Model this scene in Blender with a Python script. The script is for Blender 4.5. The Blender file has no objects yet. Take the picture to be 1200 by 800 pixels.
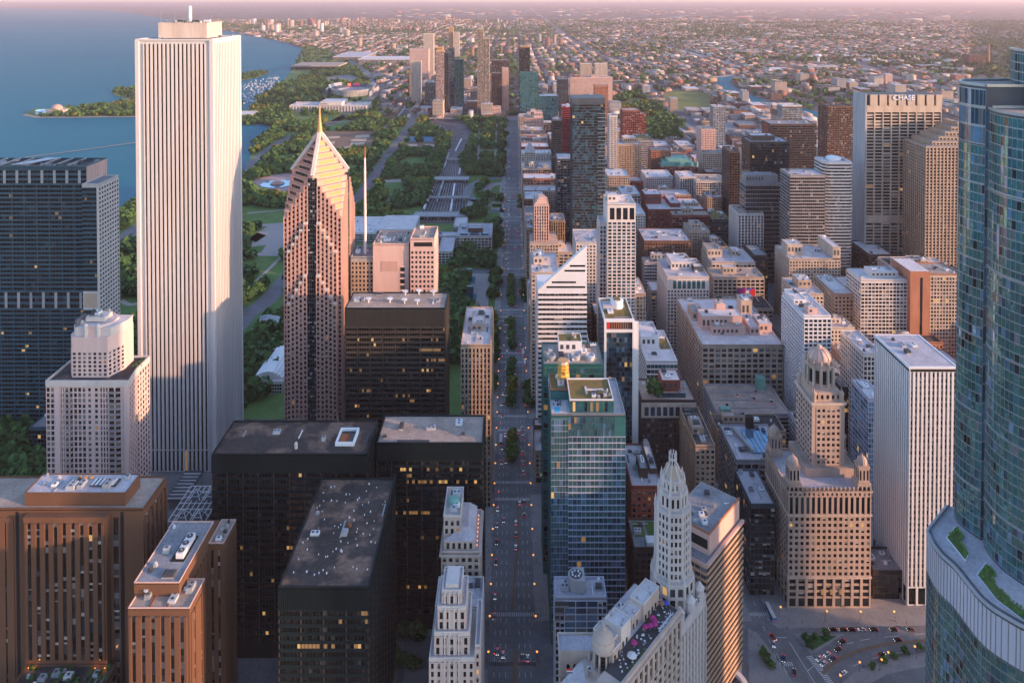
import bpy, bmesh, math, random
import numpy as np
from mathutils import Vector

R = math.radians
rnd = random.Random(11)
S = bpy.context.scene
COL = S.collection

# ------------------------------------------------------------------ camera
# a helicopter hovering 375 m above the avenue, looking due south (+Y); +X is west
F, CX, Y0, H, PITCH = 863.0, 600.0, -3.0, 375.0, 0.02
YP = Y0 + F*math.tan(PITCH)
cam = bpy.data.cameras.new('camera')
camo = bpy.data.objects.new('camera', cam)
COL.objects.link(camo)
camo.location = (0, 0, H)
camo.rotation_euler = (R(90) - PITCH, 0, 0)
cam.sensor_width = 36
cam.lens = F/1200*36
cam.shift_y = -(400 - YP)/1200
cam.clip_start = 1
cam.clip_end = 300000
S.camera = camo
S.render.resolution_x, S.render.resolution_y = 1024, 682

# ------------------------------------------------------------------ light
SUN_EL, SUN_N = R(10.0), R(20)          # sun low in the west, a little north of it
to_sun = Vector((math.cos(SUN_N)*math.cos(SUN_EL), -math.sin(SUN_N)*math.cos(SUN_EL), math.sin(SUN_EL)))
world = bpy.data.worlds.new('World')
S.world = world
world.use_nodes = True
wn = world.node_tree
wn.nodes.clear()
sky = wn.nodes.new('ShaderNodeTexSky')
sky.sky_type = 'NISHITA'
sky.sun_disc = False
sky.sun_elevation = SUN_EL
sky.sun_rotation = math.atan2(to_sun.x, to_sun.y)
sky.air_density, sky.dust_density, sky.ozone_density = 1.0, 1.0, 1.9
sky.altitude = 300
bg = wn.nodes.new('ShaderNodeBackground')
bg.inputs['Strength'].default_value = 0.15
wo = wn.nodes.new('ShaderNodeOutputWorld')
tint = wn.nodes.new('ShaderNodeMix'); tint.data_type = 'RGBA'; tint.blend_type = 'MULTIPLY'; tint.inputs[0].default_value = 1; tint.inputs[7].default_value = (.97, .97, 1.06, 1)   # the blue of the clear evening sky
wn.links.new(sky.outputs[0], tint.inputs[6])
wn.links.new(tint.outputs[2], bg.inputs[0])
wn.links.new(bg.outputs[0], wo.inputs[0])
sl = bpy.data.lights.new('sun', 'SUN')
sl.energy = 2.5
sl.angle = R(0.6)
sl.color = (1.0, 0.57, 0.33)
so = bpy.data.objects.new('sun', sl)
COL.objects.link(so)
so.rotation_euler = (-to_sun).to_track_quat('-Z', 'Y').to_euler()
so.location = (500, -500, 900)
S.view_settings.view_transform = 'Standard'
S.view_settings.look = 'None'
S.view_settings.gamma = 1
S.view_settings.exposure = 1.65

# ------------------------------------------------------------------ helpers
def ray(px, py):
    u, v = (px-CX)/F, (YP-py)/F
    return u, math.cos(PITCH)+v*math.sin(PITCH), -math.sin(PITCH)+v*math.cos(PITCH)
def at(px, py, d):                       # world point at distance d south of the camera
    r = ray(px, py); t = d/r[1]
    return r[0]*t, d, H+r[2]*t
def gr(px, py, z=0.0):                   # world point on the ground
    r = ray(px, py); t = (z-H)/r[2]
    return r[0]*t, r[1]*t
def proj(x, y, z):
    f = y*math.cos(PITCH)-(z-H)*math.sin(PITCH)
    u = y*math.sin(PITCH)+(z-H)*math.cos(PITCH)
    f = max(f, 1e-3)
    return CX+F*x/f, YP-F*u/f

def tag(o, label=None, cat=None, group=None, kind=None):
    if label: o['label'] = label
    if cat: o['category'] = cat
    if group: o['group'] = group
    if kind: o['kind'] = kind
    return o

def empty(name, loc, label=None, cat=None, group=None, rz=0):
    o = bpy.data.objects.new(name, None)
    o.empty_display_size = 2
    o.location = loc
    o.rotation_euler = (0, 0, rz)
    COL.objects.link(o)
    return tag(o, label, cat, group)

def link(name, mesh, parent=None, loc=(0, 0, 0)):
    o = bpy.data.objects.new(name, mesh)
    COL.objects.link(o)
    o.location = loc
    if parent: o.parent = parent
    return o

def text_part(name, body, size, mat, parent, loc, rot, extrude=.2, off=.08, align='CENTER', line=1.0):
    fc = bpy.data.curves.new(name, 'FONT'); fc.body, fc.size, fc.extrude, fc.offset, fc.align_x, fc.space_line = body, size, extrude, off, align, line
    fo = bpy.data.objects.new(name, fc); COL.objects.link(fo)
    me = bpy.data.meshes.new_from_object(fo.evaluated_get(bpy.context.evaluated_depsgraph_get()))
    bpy.data.objects.remove(fo); me.materials.clear(); me.materials.append(MT[mat])
    o = link(name, me, parent, loc); o.rotation_euler = rot
    return o

class MB:
    """collects shapes, then links them as ONE mesh object"""
    def __init__(s): s.v, s.f, s.m, s.mats, s.cur = [], [], [], [], 0
    def use(s, m):
        if m not in s.mats: s.mats.append(m)
        s.cur = s.mats.index(m); return s
    def quad(s, *pts):
        n = len(s.v); s.v += pts; s.f.append(tuple(range(n, n+len(pts)))); s.m.append(s.cur)
    def obox(s, o, u, n, a0, a1, b0, b1, z0, z1):
        k = len(s.v)
        for z in (z0, z1):
            for a, b in ((a0, b0), (a1, b0), (a1, b1), (a0, b1)):
                s.v.append((o[0]+u[0]*a+n[0]*b, o[1]+u[1]*a+n[1]*b, z))
        s.f += [(k, k+3, k+2, k+1), (k+4, k+5, k+6, k+7), (k, k+1, k+5, k+4), (k+1, k+2, k+6, k+5), (k+2, k+3, k+7, k+6), (k+3, k, k+4, k+7)]
        s.m += [s.cur]*6; return s
    def box(s, x0, x1, y0, y1, z0, z1): return s.obox((0, 0), (1, 0), (0, 1), x0, x1, y0, y1, z0, z1)
    def prism(s, pts, z0, z1):
        k, n = len(s.v), len(pts)
        s.v += [(p[0], p[1], z0) for p in pts]+[(p[0], p[1], z1) for p in pts]
        s.f.append(tuple(range(k+n-1, k-1, -1))); s.f.append(tuple(range(k+n, k+2*n)))
        for i in range(n):
            j = (i+1) % n; s.f.append((k+i, k+j, k+n+j, k+n+i))
        s.m += [s.cur]*(n+2); return s
    def lathe(s, cx, cy, prof, seg=16, a0=0.0, sx=1.0):
        k = len(s.v)
        for r, z in prof:
            for i in range(seg):
                a = a0+2*math.pi*i/seg; s.v.append((cx+r*sx*math.cos(a), cy+r*math.sin(a), z))
        for j in range(len(prof)-1):
            for i in range(seg):
                q = (i+1) % seg
                s.f.append((k+j*seg+i, k+j*seg+q, k+(j+1)*seg+q, k+(j+1)*seg+i)); s.m.append(s.cur)
        s.f.append(tuple(k+(len(prof)-1)*seg+i for i in range(seg))); s.m.append(s.cur)
        return s
    def bar(s, a, b, w):
        a, b = Vector(a), Vector(b); d = (b-a).normalized()
        x = d.cross(Vector((0, 0, 1)))
        if x.length < 1e-3: x = Vector((1, 0, 0))
        x.normalize(); y = d.cross(x); k = len(s.v)
        for p in (a, b):
            for i, j in ((-1, -1), (1, -1), (1, 1), (-1, 1)):
                s.v.append(tuple(p+x*(i*w/2)+y*(j*w/2)))
        s.f += [(k, k+3, k+2, k+1), (k+4, k+5, k+6, k+7), (k, k+1, k+5, k+4), (k+1, k+2, k+6, k+5), (k+2, k+3, k+7, k+6), (k+3, k, k+4, k+7)]
        s.m += [s.cur]*6; return s
    def mesh(s, name, org=(0, 0, 0)):
        me = bpy.data.meshes.new(name)
        vs = [(v[0]-org[0], v[1]-org[1], v[2]-org[2]) for v in s.v] if org != (0, 0, 0) else s.v
        me.from_pydata(vs, [], s.f)
        for m in s.mats: me.materials.append(MT[m])
        if len(s.mats) > 1: me.polygons.foreach_set('material_index', s.m)
        return me
    def build(s, name, parent=None, org=(0, 0, 0)):
        return link(name, s.mesh(name, org), parent)

# ------------------------------------------------------------------ materials
MT = {}
def _node(nt, kind, **kw):
    n = nt.nodes.new(kind)
    for k, v in kw.items(): setattr(n, k, v)
    return n
def M(name, c, rough=0.75, metal=0.0, spec=0.35, var=0.25, scale=0.12, streak=1.0, fine=0.0, bump=0.0, emit=None, es=1.0, rand=0.0, c2=None, c2scale=0.05, c2t=0.5, trans=0.0):
    m = bpy.data.materials.new(name); m.use_nodes = True; MT[name] = m
    nt = m.node_tree; b = nt.nodes['Principled BSDF']
    b.inputs['Roughness'].default_value = rough
    b.inputs['Metallic'].default_value = metal
    b.inputs['Specular IOR Level'].default_value = spec
    L = nt.links.new
    if emit:
        b.inputs['Base Color'].default_value = (*c, 1)
        b.inputs['Emission Color'].default_value = (*emit, 1)
        b.inputs['Emission Strength'].default_value = es
        m.cycles.emission_sampling = 'NONE'
        return m
    geo = _node(nt, 'ShaderNodeNewGeometry')
    mp = _node(nt, 'ShaderNodeMapping'); mp.inputs['Scale'].default_value = (1, 1, streak)
    L(geo.outputs['Position'], mp.inputs[0])
    nz = _node(nt, 'ShaderNodeTexNoise'); nz.inputs['Scale'].default_value = scale; nz.inputs['Detail'].default_value = 6; nz.inputs['Roughness'].default_value = 0.65
    L(mp.outputs[0], nz.inputs['Vector'])
    mr = _node(nt, 'ShaderNodeMapRange'); mr.inputs[1].default_value = 0.25; mr.inputs[2].default_value = 0.75
    mr.inputs[3].default_value = 1-var; mr.inputs[4].default_value = 1+var
    L(nz.outputs[0], mr.inputs[0])
    val = mr.outputs[0]
    if fine:
        n2 = _node(nt, 'ShaderNodeTexNoise'); n2.inputs['Scale'].default_value = scale*9; n2.inputs['Detail'].default_value = 3
        L(mp.outputs[0], n2.inputs['Vector'])
        m2 = _node(nt, 'ShaderNodeMapRange'); m2.inputs[1].default_value = 0.3; m2.inputs[2].default_value = 0.7
        m2.inputs[3].default_value = 1-fine; m2.inputs[4].default_value = 1+fine
        L(n2.outputs[0], m2.inputs[0])
        mm = _node(nt, 'ShaderNodeMath', operation='MULTIPLY'); L(val, mm.inputs[0]); L(m2.outputs[0], mm.inputs[1]); val = mm.outputs[0]
    if rand:
        ob = _node(nt, 'ShaderNodeObjectInfo')
        m3 = _node(nt, 'ShaderNodeMapRange'); m3.inputs[3].default_value = 1-rand; m3.inputs[4].default_value = 1+rand
        L(ob.outputs['Random'], m3.inputs[0])
        mm = _node(nt, 'ShaderNodeMath', operation='MULTIPLY'); L(val, mm.inputs[0]); L(m3.outputs[0], mm.inputs[1]); val = mm.outputs[0]
    base = _node(nt, 'ShaderNodeRGB'); base.outputs[0].default_value = (*c, 1)
    cs = base.outputs[0]
    if c2:
        n4 = _node(nt, 'ShaderNodeTexNoise'); n4.inputs['Scale'].default_value = c2scale; n4.inputs['Detail'].default_value = 5
        L(geo.outputs['Position'], n4.inputs['Vector'])
        r4 = _node(nt, 'ShaderNodeMapRange'); r4.inputs[1].default_value = c2t-0.06; r4.inputs[2].default_value = c2t+0.06
        L(n4.outputs[0], r4.inputs[0])
        mx = _node(nt, 'ShaderNodeMix', data_type='RGBA'); mx.inputs[7].default_value = (*c2, 1)
        L(cs, mx.inputs[6]); L(r4.outputs[0], mx.inputs[0]); cs = mx.outputs[2]
    vm = _node(nt, 'ShaderNodeVectorMath', operation='SCALE')
    L(cs, vm.inputs[0]); L(val, vm.inputs['Scale'])
    L(vm.outputs[0], b.inputs['Base Color'])
    if bump:
        bp = _node(nt, 'ShaderNodeBump'); bp.inputs['Strength'].default_value = bump; bp.inputs['Distance'].default_value = 1.0
        L(nz.outputs[0], bp.inputs['Height']); L(bp.outputs[0], b.inputs['Normal'])
    return m
def G(name, c, rough=0.06, spec=0.8, metal=0.0, wob=0.012):
    """window glass: dark, glossy, each pane a touch uneven"""
    m = M(name, c, rough, metal, spec, var=0.35, scale=0.21, bump=0.0)
    nt = m.node_tree; b = nt.nodes['Principled BSDF']
    geo = nt.nodes.new('ShaderNodeNewGeometry')
    nz = nt.nodes.new('ShaderNodeTexNoise'); nz.inputs['Scale'].default_value = 0.16; nz.inputs['Detail'].default_value = 3
    nt.links.new(geo.outputs['Position'], nz.inputs['Vector'])
    bp = nt.nodes.new('ShaderNodeBump'); bp.inputs['Strength'].default_value = wob*14; bp.inputs['Distance'].default_value = 0.35
    nt.links.new(nz.outputs[0], bp.inputs['Height']); nt.links.new(bp.outputs[0], b.inputs['Normal'])
    return m

# walls
M('white_marble', (.57, .54, .545), .55, streak=.08, var=.1)
M('white_stone', (.60, .535, .505), .7, streak=.15, var=.14)
M('cream_stone', (.54, .44, .375), .75, streak=.15)
M('beige_stone', (.46, .36, .29), .8, streak=.2)
M('deco_stone', (.56, .45, .405), .7, streak=.15, var=.15)
M('hotel_stone', (.46, .375, .325), .75, streak=.15)
M('pink_terracotta', (.45, .335, .28), .75, streak=.2)
M('blue_slate', (.032, .085, .118), .4, spec=.5)
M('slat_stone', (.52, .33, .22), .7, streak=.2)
M('tan_stone', (.38, .275, .205), .8, streak=.2)
M('pink_granite', (.50, .30, .25), .55, streak=.2, var=.12)
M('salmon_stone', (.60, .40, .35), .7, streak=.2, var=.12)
M('pink_concrete', (.68, .49, .45), .7, streak=.15, var=.1)
M('brown_brick', (.155, .08, .052), .85, streak=.2)
M('hyatt_brick', (.145, .068, .038), .85, streak=.12, var=.13)
M('red_brick', (.27, .075, .055), .85, streak=.3)
M('orange_brick', (.36, .15, .09), .85, streak=.3)
M('dark_brick', (.085, .055, .05), .85, streak=.3)
M('grey_stone', (.27, .25, .25), .8, streak=.2)
M('grey_concrete', (.35, .34, .35), .8, streak=.15)
M('lilac_panel', (.46, .46, .54), .5, streak=.2, var=.1)
M('black_steel', (.008, .017, .020), .5, spec=.14, streak=.2, var=.25)
M('dark_bronze', (.05, .042, .036), .5, streak=.2)
M('brown_steel', (.085, .055, .05), .55, streak=.2)
M('slate_steel', (.06, .075, .095), .5, streak=.2)
M('maroon_steel', (.22, .025, .028), .55, streak=.2, var=.1)
M('white_paint', (.72, .70, .71), .5, streak=.2, var=.07)
M('terracotta', (.62, .55, .52), .6, streak=.15, var=.16)
M('copper_green', (.16, .36, .30), .6, var=.2)
M('teal_panel', (.03, .13, .13), .35, spec=.6)
M('steel', (.40, .42, .45), .38, metal=.75, var=.1)
M('yellow_paint', (.70, .38, .05), .6, var=.12)
M('gold_and_sunlit', (.55, .30, .12), .4, var=.1)  # gold of trims, and sunlit orange put into steps, spire and far slab
M('dark_void', (.012, .012, .013), .9, var=.05)
M('red_paint', (.6, .03, .03), .5, var=.05)
M('rust', (.22, .08, .04), .8)
# roofs
M('roof_white', (.60, .55, .555), .85, scale=.10, fine=.12, var=.22)
M('roof_lilac', (.45, .42, .455), .85, scale=.09, fine=.14, var=.26)
M('roof_grey', (.25, .245, .26), .9, scale=.09, fine=.2, var=.3)
M('roof_tan', (.36, .285, .24), .9, scale=.08, fine=.16, var=.3)
M('roof_dark', (.042, .042, .046), .8, scale=.06, fine=.25, var=.45, c2=(.13, .09, .07), c2scale=.06, c2t=.56)
M('roof_tar', (.045, .036, .032), .75, scale=.05, fine=.3, var=.5, c2=(.19, .115, .085), c2scale=.07, c2t=.54)
M('roof_sedum', (.20, .14, .045), .95, scale=.3, fine=.3, var=.25)
M('roof_green', (.075, .13, .03), .95, scale=.4, fine=.3, var=.3)
M('unit_grey', (.36, .37, .39), .6, var=.12, rand=.35)
M('unit_white', (.72, .72, .74), .6, var=.1, rand=.15)
M('unit_dark', (.06, .06, .065), .6, var=.15)
# glass
G('glass_dark', (.012, .014, .016))
G('glass_black', (.004, .006, .007), .07, .55)
G('glass_blue', (.035, .085, .125), .05, 1.0, .35)
G('glass_sky', (.16, .30, .44), .06, 1.0, .5)
G('glass_teal', (.055, .17, .20), .05, 1.0, .45)
G('glass_green', (.07, .20, .18), .05, 1.0, .45)
G('glass_river', (.13, .32, .32), .04, 1.0, .75, .03)
M('blind_light', (.42, .39, .36), .6, var=.2)
G('glass_mid', (.05, .055, .06), .08, .7)
G('glass_pale', (.15, .16, .18), .12, .7, .1)
M('blind', (.20, .18, .165), .6, var=.2)
M('lit_warm', (.3, .2, .1), emit=(1, .55, .16), es=.17)
M('lit_dim', (.12, .08, .05), emit=(1, .50, .14), es=.07)
M('lit_cool', (.3, .3, .25), emit=(1, .85, .6), es=.5)
M('lamp_glow', (.8, .5, .2), emit=(1, .33, .05), es=.5)
M('head_glow', (.8, .8, .8), emit=(1, .93, .8), es=.9)
M('brake_glow', (.6, .02, .04), emit=(1, .03, .10), es=2.6)
M('tail_glow', (.6, .02, .02), emit=(1, .03, .05), es=.8)
M('signal_red', (.6, .02, .02), emit=(1, .04, .02), es=3.0)
# ground
M('asphalt', (.19, .19, .195), .9, scale=.06, fine=.12, var=.3)
M('asphalt_worn', (.17, .16, .17), .9, scale=.05, fine=.1, var=.25)
M('sidewalk', (.30, .28, .275), .9, scale=.12, fine=.12, var=.2)
M('plaza_pink', (.45, .30, .29), .9, var=.12)
M('path', (.36, .31, .29), .9, var=.15)
M('road_paint', (.6, .6, .6), .7, var=.2, scale=.5)
M('median_tan', (.23, .15, .10), .9, var=.2)
M('lawn', (.10, .175, .045), .95, scale=.05, fine=.2, var=.3)
M('meadow', (.16, .175, .04), .95, scale=.015, fine=.25, var=.3, c2=(.21, .14, .06), c2scale=.006, c2t=.6)
M('infield', (.20, .125, .085), .95, var=.15)
M('sand_and_lit_road', (.50, .37, .28), .95, var=.1)
M('court_blue', (.06, .19, .30), .8, var=.1)
M('rail_bed', (.12, .095, .095), .95, scale=.05, fine=.35, var=.4, c2=(.05, .045, .045), c2scale=.03)
M('rail_track', (.22, .195, .20), .6, var=.2)
M('leaf', (.085, .165, .042), .85, var=.35, scale=.25, rand=.3, spec=.2)
M('leaf_dark', (.055, .122, .036), .85, var=.35, scale=.2, rand=.25, spec=.2)
M('leaf_yellow', (.16, .17, .03), .85, var=.3, scale=.25, rand=.3, spec=.2)
M('bark', (.07, .05, .035), .95)
M('pool_blue', (.05, .45, .70), .2, var=.05)
# people and small things
M('skin', (.42, .27, .2), .6, var=.05); M('hair', (.04, .03, .02), .7, var=.05)
for nm, c in (('cloth_blue', (.05, .09, .2)), ('cloth_white', (.6, .6, .6)), ('cloth_black', (.02, .02, .022)), ('cloth_red', (.35, .04, .04))):
    M(nm, c, .85, var=.08)
M('magenta_cloth', (.42, .03, .19), .8, var=.08); M('blue_cloth', (.05, .1, .5), .8, var=.08)
for nm, c in (('car_white', (.72, .72, .74)), ('car_black', (.012, .012, .014)), ('car_silver', (.33, .34, .36)), ('car_red', (.33, .015, .02)), ('car_blue', (.03, .06, .17)), ('car_grey', (.09, .095, .1)), ('car_yellow', (.62, .30, .02))):
    M(nm, c, .25, metal=.1, spec=.6, var=.03)
M('tyre', (.015, .015, .015), .8, var=.05)
M('hull_white', (.55, .55, .56), .4, var=.04)
M('bus_blue', (.08, .22, .45), .4, var=.05)

# ------------------------------------------------------------------ buildings
GM = {
    'dark': (('glass_dark', .64), ('glass_black', .26), ('glass_mid', .07), ('blind', .03)),
    'black': (('glass_black', .8), ('glass_dark', .17), ('glass_mid', .03)),
    'blue': (('glass_blue', .55), ('glass_sky', .12), ('glass_dark', .28), ('glass_pale', .05)),
    'sky': (('glass_sky', .55), ('glass_blue', .35), ('glass_pale', .10)),
    'teal': (('glass_teal', .60), ('glass_green', .18), ('glass_dark', .16), ('glass_sky', .06)),
    'tower': (('glass_river', .45), ('glass_teal', .2), ('glass_green', .15), ('glass_sky', .07), ('glass_blue', .06), ('glass_dark', .05), ('glass_pale', .02)),
    'smoke': (('glass_dark', .55), ('glass_blue', .35), ('glass_teal', .1)),
    'mila': (('glass_river', .4), ('glass_teal', .25), ('glass_sky', .15), ('glass_blue', .2)),
    'green': (('glass_green', .4), ('glass_teal', .35), ('glass_dark', .25)),
    'office': (('glass_dark', .56), ('glass_mid', .22), ('blind', .15), ('glass_pale', .07)),
}
ST = {
    'punch': dict(bay=3.4, fl=3.7, pw=1.5, pd=.22, sh=1.6, sd=.18),
    'wide': dict(bay=5.2, fl=3.9, pw=1.2, pd=.32, sh=1.4, sd=.24),
    'grid': dict(bay=4.4, fl=3.9, pw=.75, pd=.4, sh=.95, sd=.33),
    'ribbon': dict(bay=3.0, fl=3.8, pw=.16, pd=.08, sh=1.9, sd=.32),
    'vert': dict(bay=3.0, fl=3.8, pw=1.25, pd=.45, sh=.9, sd=.12),
    'curtain': dict(bay=2.4, fl=3.7, pw=.16, pd=.14, sh=.55, sd=.07),
    'slab': dict(bay=3.0, fl=3.3, pw=.2, pd=.1, sh=.9, sd=.7),
}
OCC, LAND, BLD = [], [], []
NWIN = [0]

class Bld:
    def __init__(s, name, label, cat, x, y, group=None, seed=None):
        s.org = (x, y, 0.0)
        s.root = empty(name, s.org, label, cat, group)
        s.parts, s.wins, s.order, s.sub = {}, [], [], {}
        s.blinds = not any(q in label for q in ('black', 'marble', 'glass', 'bronze', 'dark'))
        s.r = random.Random(seed if seed is not None else hash(label) % 9999 if False else sum(map(ord, label)))
        BLD.append(s)
    def p(s, name, key=''):
        k = (name, key)
        if k not in s.parts: s.parts[k] = MB(); s.order.append(k)
        return s.parts[k]
    def facade(s, p0, p1, z0, z1, wall, glass='dark', style='punch', lit=0.0, part='facade_frame', top=None, nb=None, nf=None, win=True, **kw):
        st = dict(ST[style]); st.update(kw)
        dx, dy = p1[0]-p0[0], p1[1]-p0[1]; Ln = math.hypot(dx, dy)
        if Ln < 1 or z1-z0 < 1.5: return
        u = (dx/Ln, dy/Ln); n = (u[1], -u[0])
        nb = nb or max(1, round(Ln/st['bay'])); nf = nf or max(1, round((z1-z0)/st['fl']))
        bw, fh = Ln/nb, (z1-z0)/nf
        m = s.p(part, wall).use(wall)
        pw, pd, sh, sd = st['pw'], st['pd'], st['sh'], st['sd']
        if pw:
            for i in range(nb+1):
                m.obox(p0, u, n, max(i*bw-pw/2, .003), min(i*bw+pw/2, Ln-.003), -.05, pd, z0, z1)
        if st.get('col'):
            cb, cw, cd, cm = st['col']; m = s.p('column', cm).use(cm)
            k = max(1, round(Ln/cb))
            for i in range(k+1):
                a = min(max(i*Ln/k-cw/2, .006), Ln-cw-.006)
                m.obox(p0, u, n, a, a+cw, -.05, cd, z0, z1-.01)
            m = s.p(part, wall).use(wall)
        if sh:
            if st.get('spm'): m = s.p('spandrel', st['spm']).use(st['spm'])
            for j in range(nf+1):
                za = max(z0+.004, z0+j*fh-sh/2); zb = min(z1-.004, z0+j*fh+sh/2)
                m.obox(p0, u, n, .004, Ln-.004, -.05, sd, za, zb)
        if win:
            g = GM[glass]; r = s.r; W = s.wins
            w = bw-pw; h = fh-sh
            for j in range(nf):
                zc = z0+(j+.5)*fh
                frow = r.random() < .25; run = (r.randrange(nb), r.randint(2, 4+nb//4)) if lit and style == 'ribbon' and r.random() < lit*1.6 else (0, 0)
                for i in range(nb):
                    q = r.random()
                    if lit and r.random() < lit*(1.3 if frow else .12):
                        mt = 'lit_warm' if r.random() < .35 else 'lit_dim'
                    elif run[0] <= i < run[0]+run[1] and r.random() < .7: mt = 'lit_dim'
                    else:
                        mt = g[-1][0]
                        for nm, pr in g:
                            if q < pr: mt = nm; break
                            q -= pr
                    a = (i+.5)*bw
                    W.append((p0[0]+u[0]*a+n[0]*.02, p0[1]+u[1]*a+n[1]*.02, zc, w, h, u, n, mt))
    def ring(s, name, x0, x1, y0, y1, z0, z1, t, mat, key=None):
        m = s.p(name, mat if key is None else key).use(mat)
        m.box(x0, x1, y0, y0+t, z0, z1); m.box(x0, x1, y1-t, y1, z0, z1)
        m.box(x0, x0+t, y0+t, y1-t, z0, z1); m.box(x1-t, x1, y0+t, y1-t, z0, z1)
    def roof(s, x0, x1, y0, y1, z, mat, par, ph=1.1, pt=.5, clutter=6, out=0.0):
        s.ring('parapet', x0-out, x1+out, y0-out, y1+out, z-.4, z+ph, pt+out, par)
        s.p('roof', len(s.order)).use(mat).box(x0+pt+.01, x1-pt-.01, y0+pt+.01, y1-pt-.01, z-.3, z+.05)
        s.clutter(x0+1.5, x1-1.5, y0+1.5, y1-1.5, z+.05, clutter)
    def clutter(s, x0, x1, y0, y1, z, n):
        r = s.r; placed = []; n = int(n*1.4+.5)
        if x1-x0 < 3 or y1-y0 < 3: return
        for _ in range(n):
            for _t in range(8):
                k = r.random()
                w, d, h = (r.uniform(2, 4.5), r.uniform(2, 6), r.uniform(1.2, 2.6)) if k < .55 else ((r.uniform(1, 1.8),)*2+(r.uniform(.6, 1.4),) if k < .8 else (r.uniform(.5, .9), r.uniform(6, 12), .5))
                if r.random() < .3: w, d = d, w
                w, d = min(w, (x1-x0)*.6), min(d, (y1-y0)*.6)
                x, y = r.uniform(x0, max(x0+.01, x1-w)), r.uniform(y0, max(y0+.01, y1-d))
                if all(x+w < a or x > b or y+d < c or y > e for a, b, c, e in placed): break
            else: continue
            placed.append((x-.4, x+w+.4, y-.4, y+d+.4))
            if any(x+w > a and x < b and y+d > c and y < e for a, b, c, e in getattr(s, 'ban', [])): continue
            kind = 'rooftop_unit' if k < .55 else ('roof_vent' if k < .8 else 'roof_duct')
            m = MB().use(r.choice(('unit_grey', 'unit_grey', 'unit_white', 'unit_dark')))
            m.box(x, x+w, y, y+d, z, z+h)
            if kind == 'rooftop_unit':
                nf = max(1, int(max(w, d)/2))
                for i in range(nf):
                    fx, fy = (x+w*(i+.5)/nf, y+d/2) if w > d else (x+w/2, y+d*(i+.5)/nf)
                    m.use('unit_dark').lathe(fx, fy, [(.7, z+h), (.7, z+h+.15), (.55, z+h+.16)], 10)
                m.use('unit_grey').box(x-.15, x+w+.15, y-.15, y-.02, z, z+h*.4)
            elif kind == 'roof_vent':
                m.lathe(x+w/2, y+d/2, [(w*.3, z+h), (w*.3, z+h+.5), (w*.5, z+h+.55), (w*.2, z+h+.9)], 10)
            o = m.build(kind, s.root, s.org)
    def pent(s, x0, x1, y0, y1, z0, z1, mat, roofmat='roof_grey', name='penthouse', clutter=2, louver=True):
        k = len(s.order); pk = (name, k); s.p(name, k).use(mat).box(x0, x1, y0, y1, z0, z1)
        s.ring('coping', x0-.12, x1+.12, y0-.12, y1+.12, z1-.25, z1+.5, .45, mat, k); s.sub[('coping', k)] = pk
        s.sub[('penthouse_roof', k)] = pk; s.p('penthouse_roof', k).use(roofmat).box(x0+.35, x1-.35, y0+.35, y1-.35, z1, z1+.12)
        if louver and x1-x0 > 5 and z1-z0 > 2.5:
            for i in range(min(6, int((x1-x0)/4))):
                a = x0+1+i*4; q = s.p('louver', (k, i)).use('unit_dark'); s.sub[('louver', (k, i))] = pk
                q.box(a, a+2.2, y0-.06, y0+.2, z0+(z1-z0)*.35, z0+(z1-z0)*.75)
        s.clutter(x0+.6, x1-.6, y0+.6, y1-.6, z1+.12, clutter)
    def done(s, split=True):
        W = s.wins; ind = []
        if W and split:
            sc = []
            for i, w in enumerate(W):
                vx, vy, vz = w[0], w[1], w[2]-H
                d = math.sqrt(vx*vx+vy*vy+vz*vz)
                c = -(vx*w[6][0]+vy*w[6][1])/d
                if c <= .02: continue
                f = F/d
                ww, hh = w[3]*f*c, w[4]*f
                px, py = proj(w[0], w[1], w[2])
                if not (-8 < px < 1208 and -5 < py < 805): continue
                if ww < 1.6 or hh < 1.6: continue
                sc.append((-ww*hh, i))
            sc.sort(); ind = [i for _, i in sc[:100]]
        iset = set(ind); cache = {}
        for i in ind:
            x, y, z, w, h, u, n, mt = W[i]
            k = (round(w, 2), round(h, 2), round(u[0], 3), round(u[1], 3), mt)
            if k not in cache:
                mb = MB().use(mt)
                mb.quad(*[(u[0]*a+n[0]*0, u[1]*a+n[1]*0, b) for a, b in ((-w/2, -h/2), (w/2, -h/2), (w/2, h/2), (-w/2, h/2))])
                cache[k] = mb.mesh('window')
            link('window', cache[k], s.root, (x-s.org[0], y-s.org[1], z))
        NWIN[0] += len(ind)
        rest = MB()
        for i, w in enumerate(W):
            if i in iset: continue
            x, y, z, ww, h, u, n, mt = w
            rest.use(mt).quad(*[(x+u[0]*a, y+u[1]*a, z+b) for a, b in ((-ww/2, -h/2), (ww/2, -h/2), (ww/2, h/2), (-ww/2, h/2))])
        if rest.v: tag(rest.build('window', s.root, s.org), kind='stuff')
        if split and W:
            bl = MB()
            for i, w in enumerate(W):
                if w[7] in ('glass_dark', 'glass_mid', 'glass_black') and w[4] < 3.2 and s.r.random() < .24 and s.blinds:
                    x, y, z, ww, h, u, n, mt = w; f = s.r.uniform(.2, .65); x += n[0]*.03; y += n[1]*.03
                    bl.use('blind_light' if s.r.random() < .4 else 'blind').quad(*[(x+u[0]*a, y+u[1]*a, z+c) for a, c in ((-ww*.48, h/2-h*f), (ww*.48, h/2-h*f), (ww*.48, h*.49), (-ww*.48, h*.49))])
            if bl.v: tag(bl.build('window_blind', s.root, s.org), kind='stuff')
        made = {}
        for k in s.order:
            pk = s.sub.get(k); o = s.parts[k].build(k[0], s.root, s.org); made[k] = o
            if k[0] in ('planting', 'roof_patch', 'roof_garden'): o['kind'] = 'stuff'
            if pk in made: o.parent = made[pk]
        return s

def sides_for(x0, x1):
    if x1 < -60: return 'fr'
    if x0 > 60: return 'fl'
    return 'flr'

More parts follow.
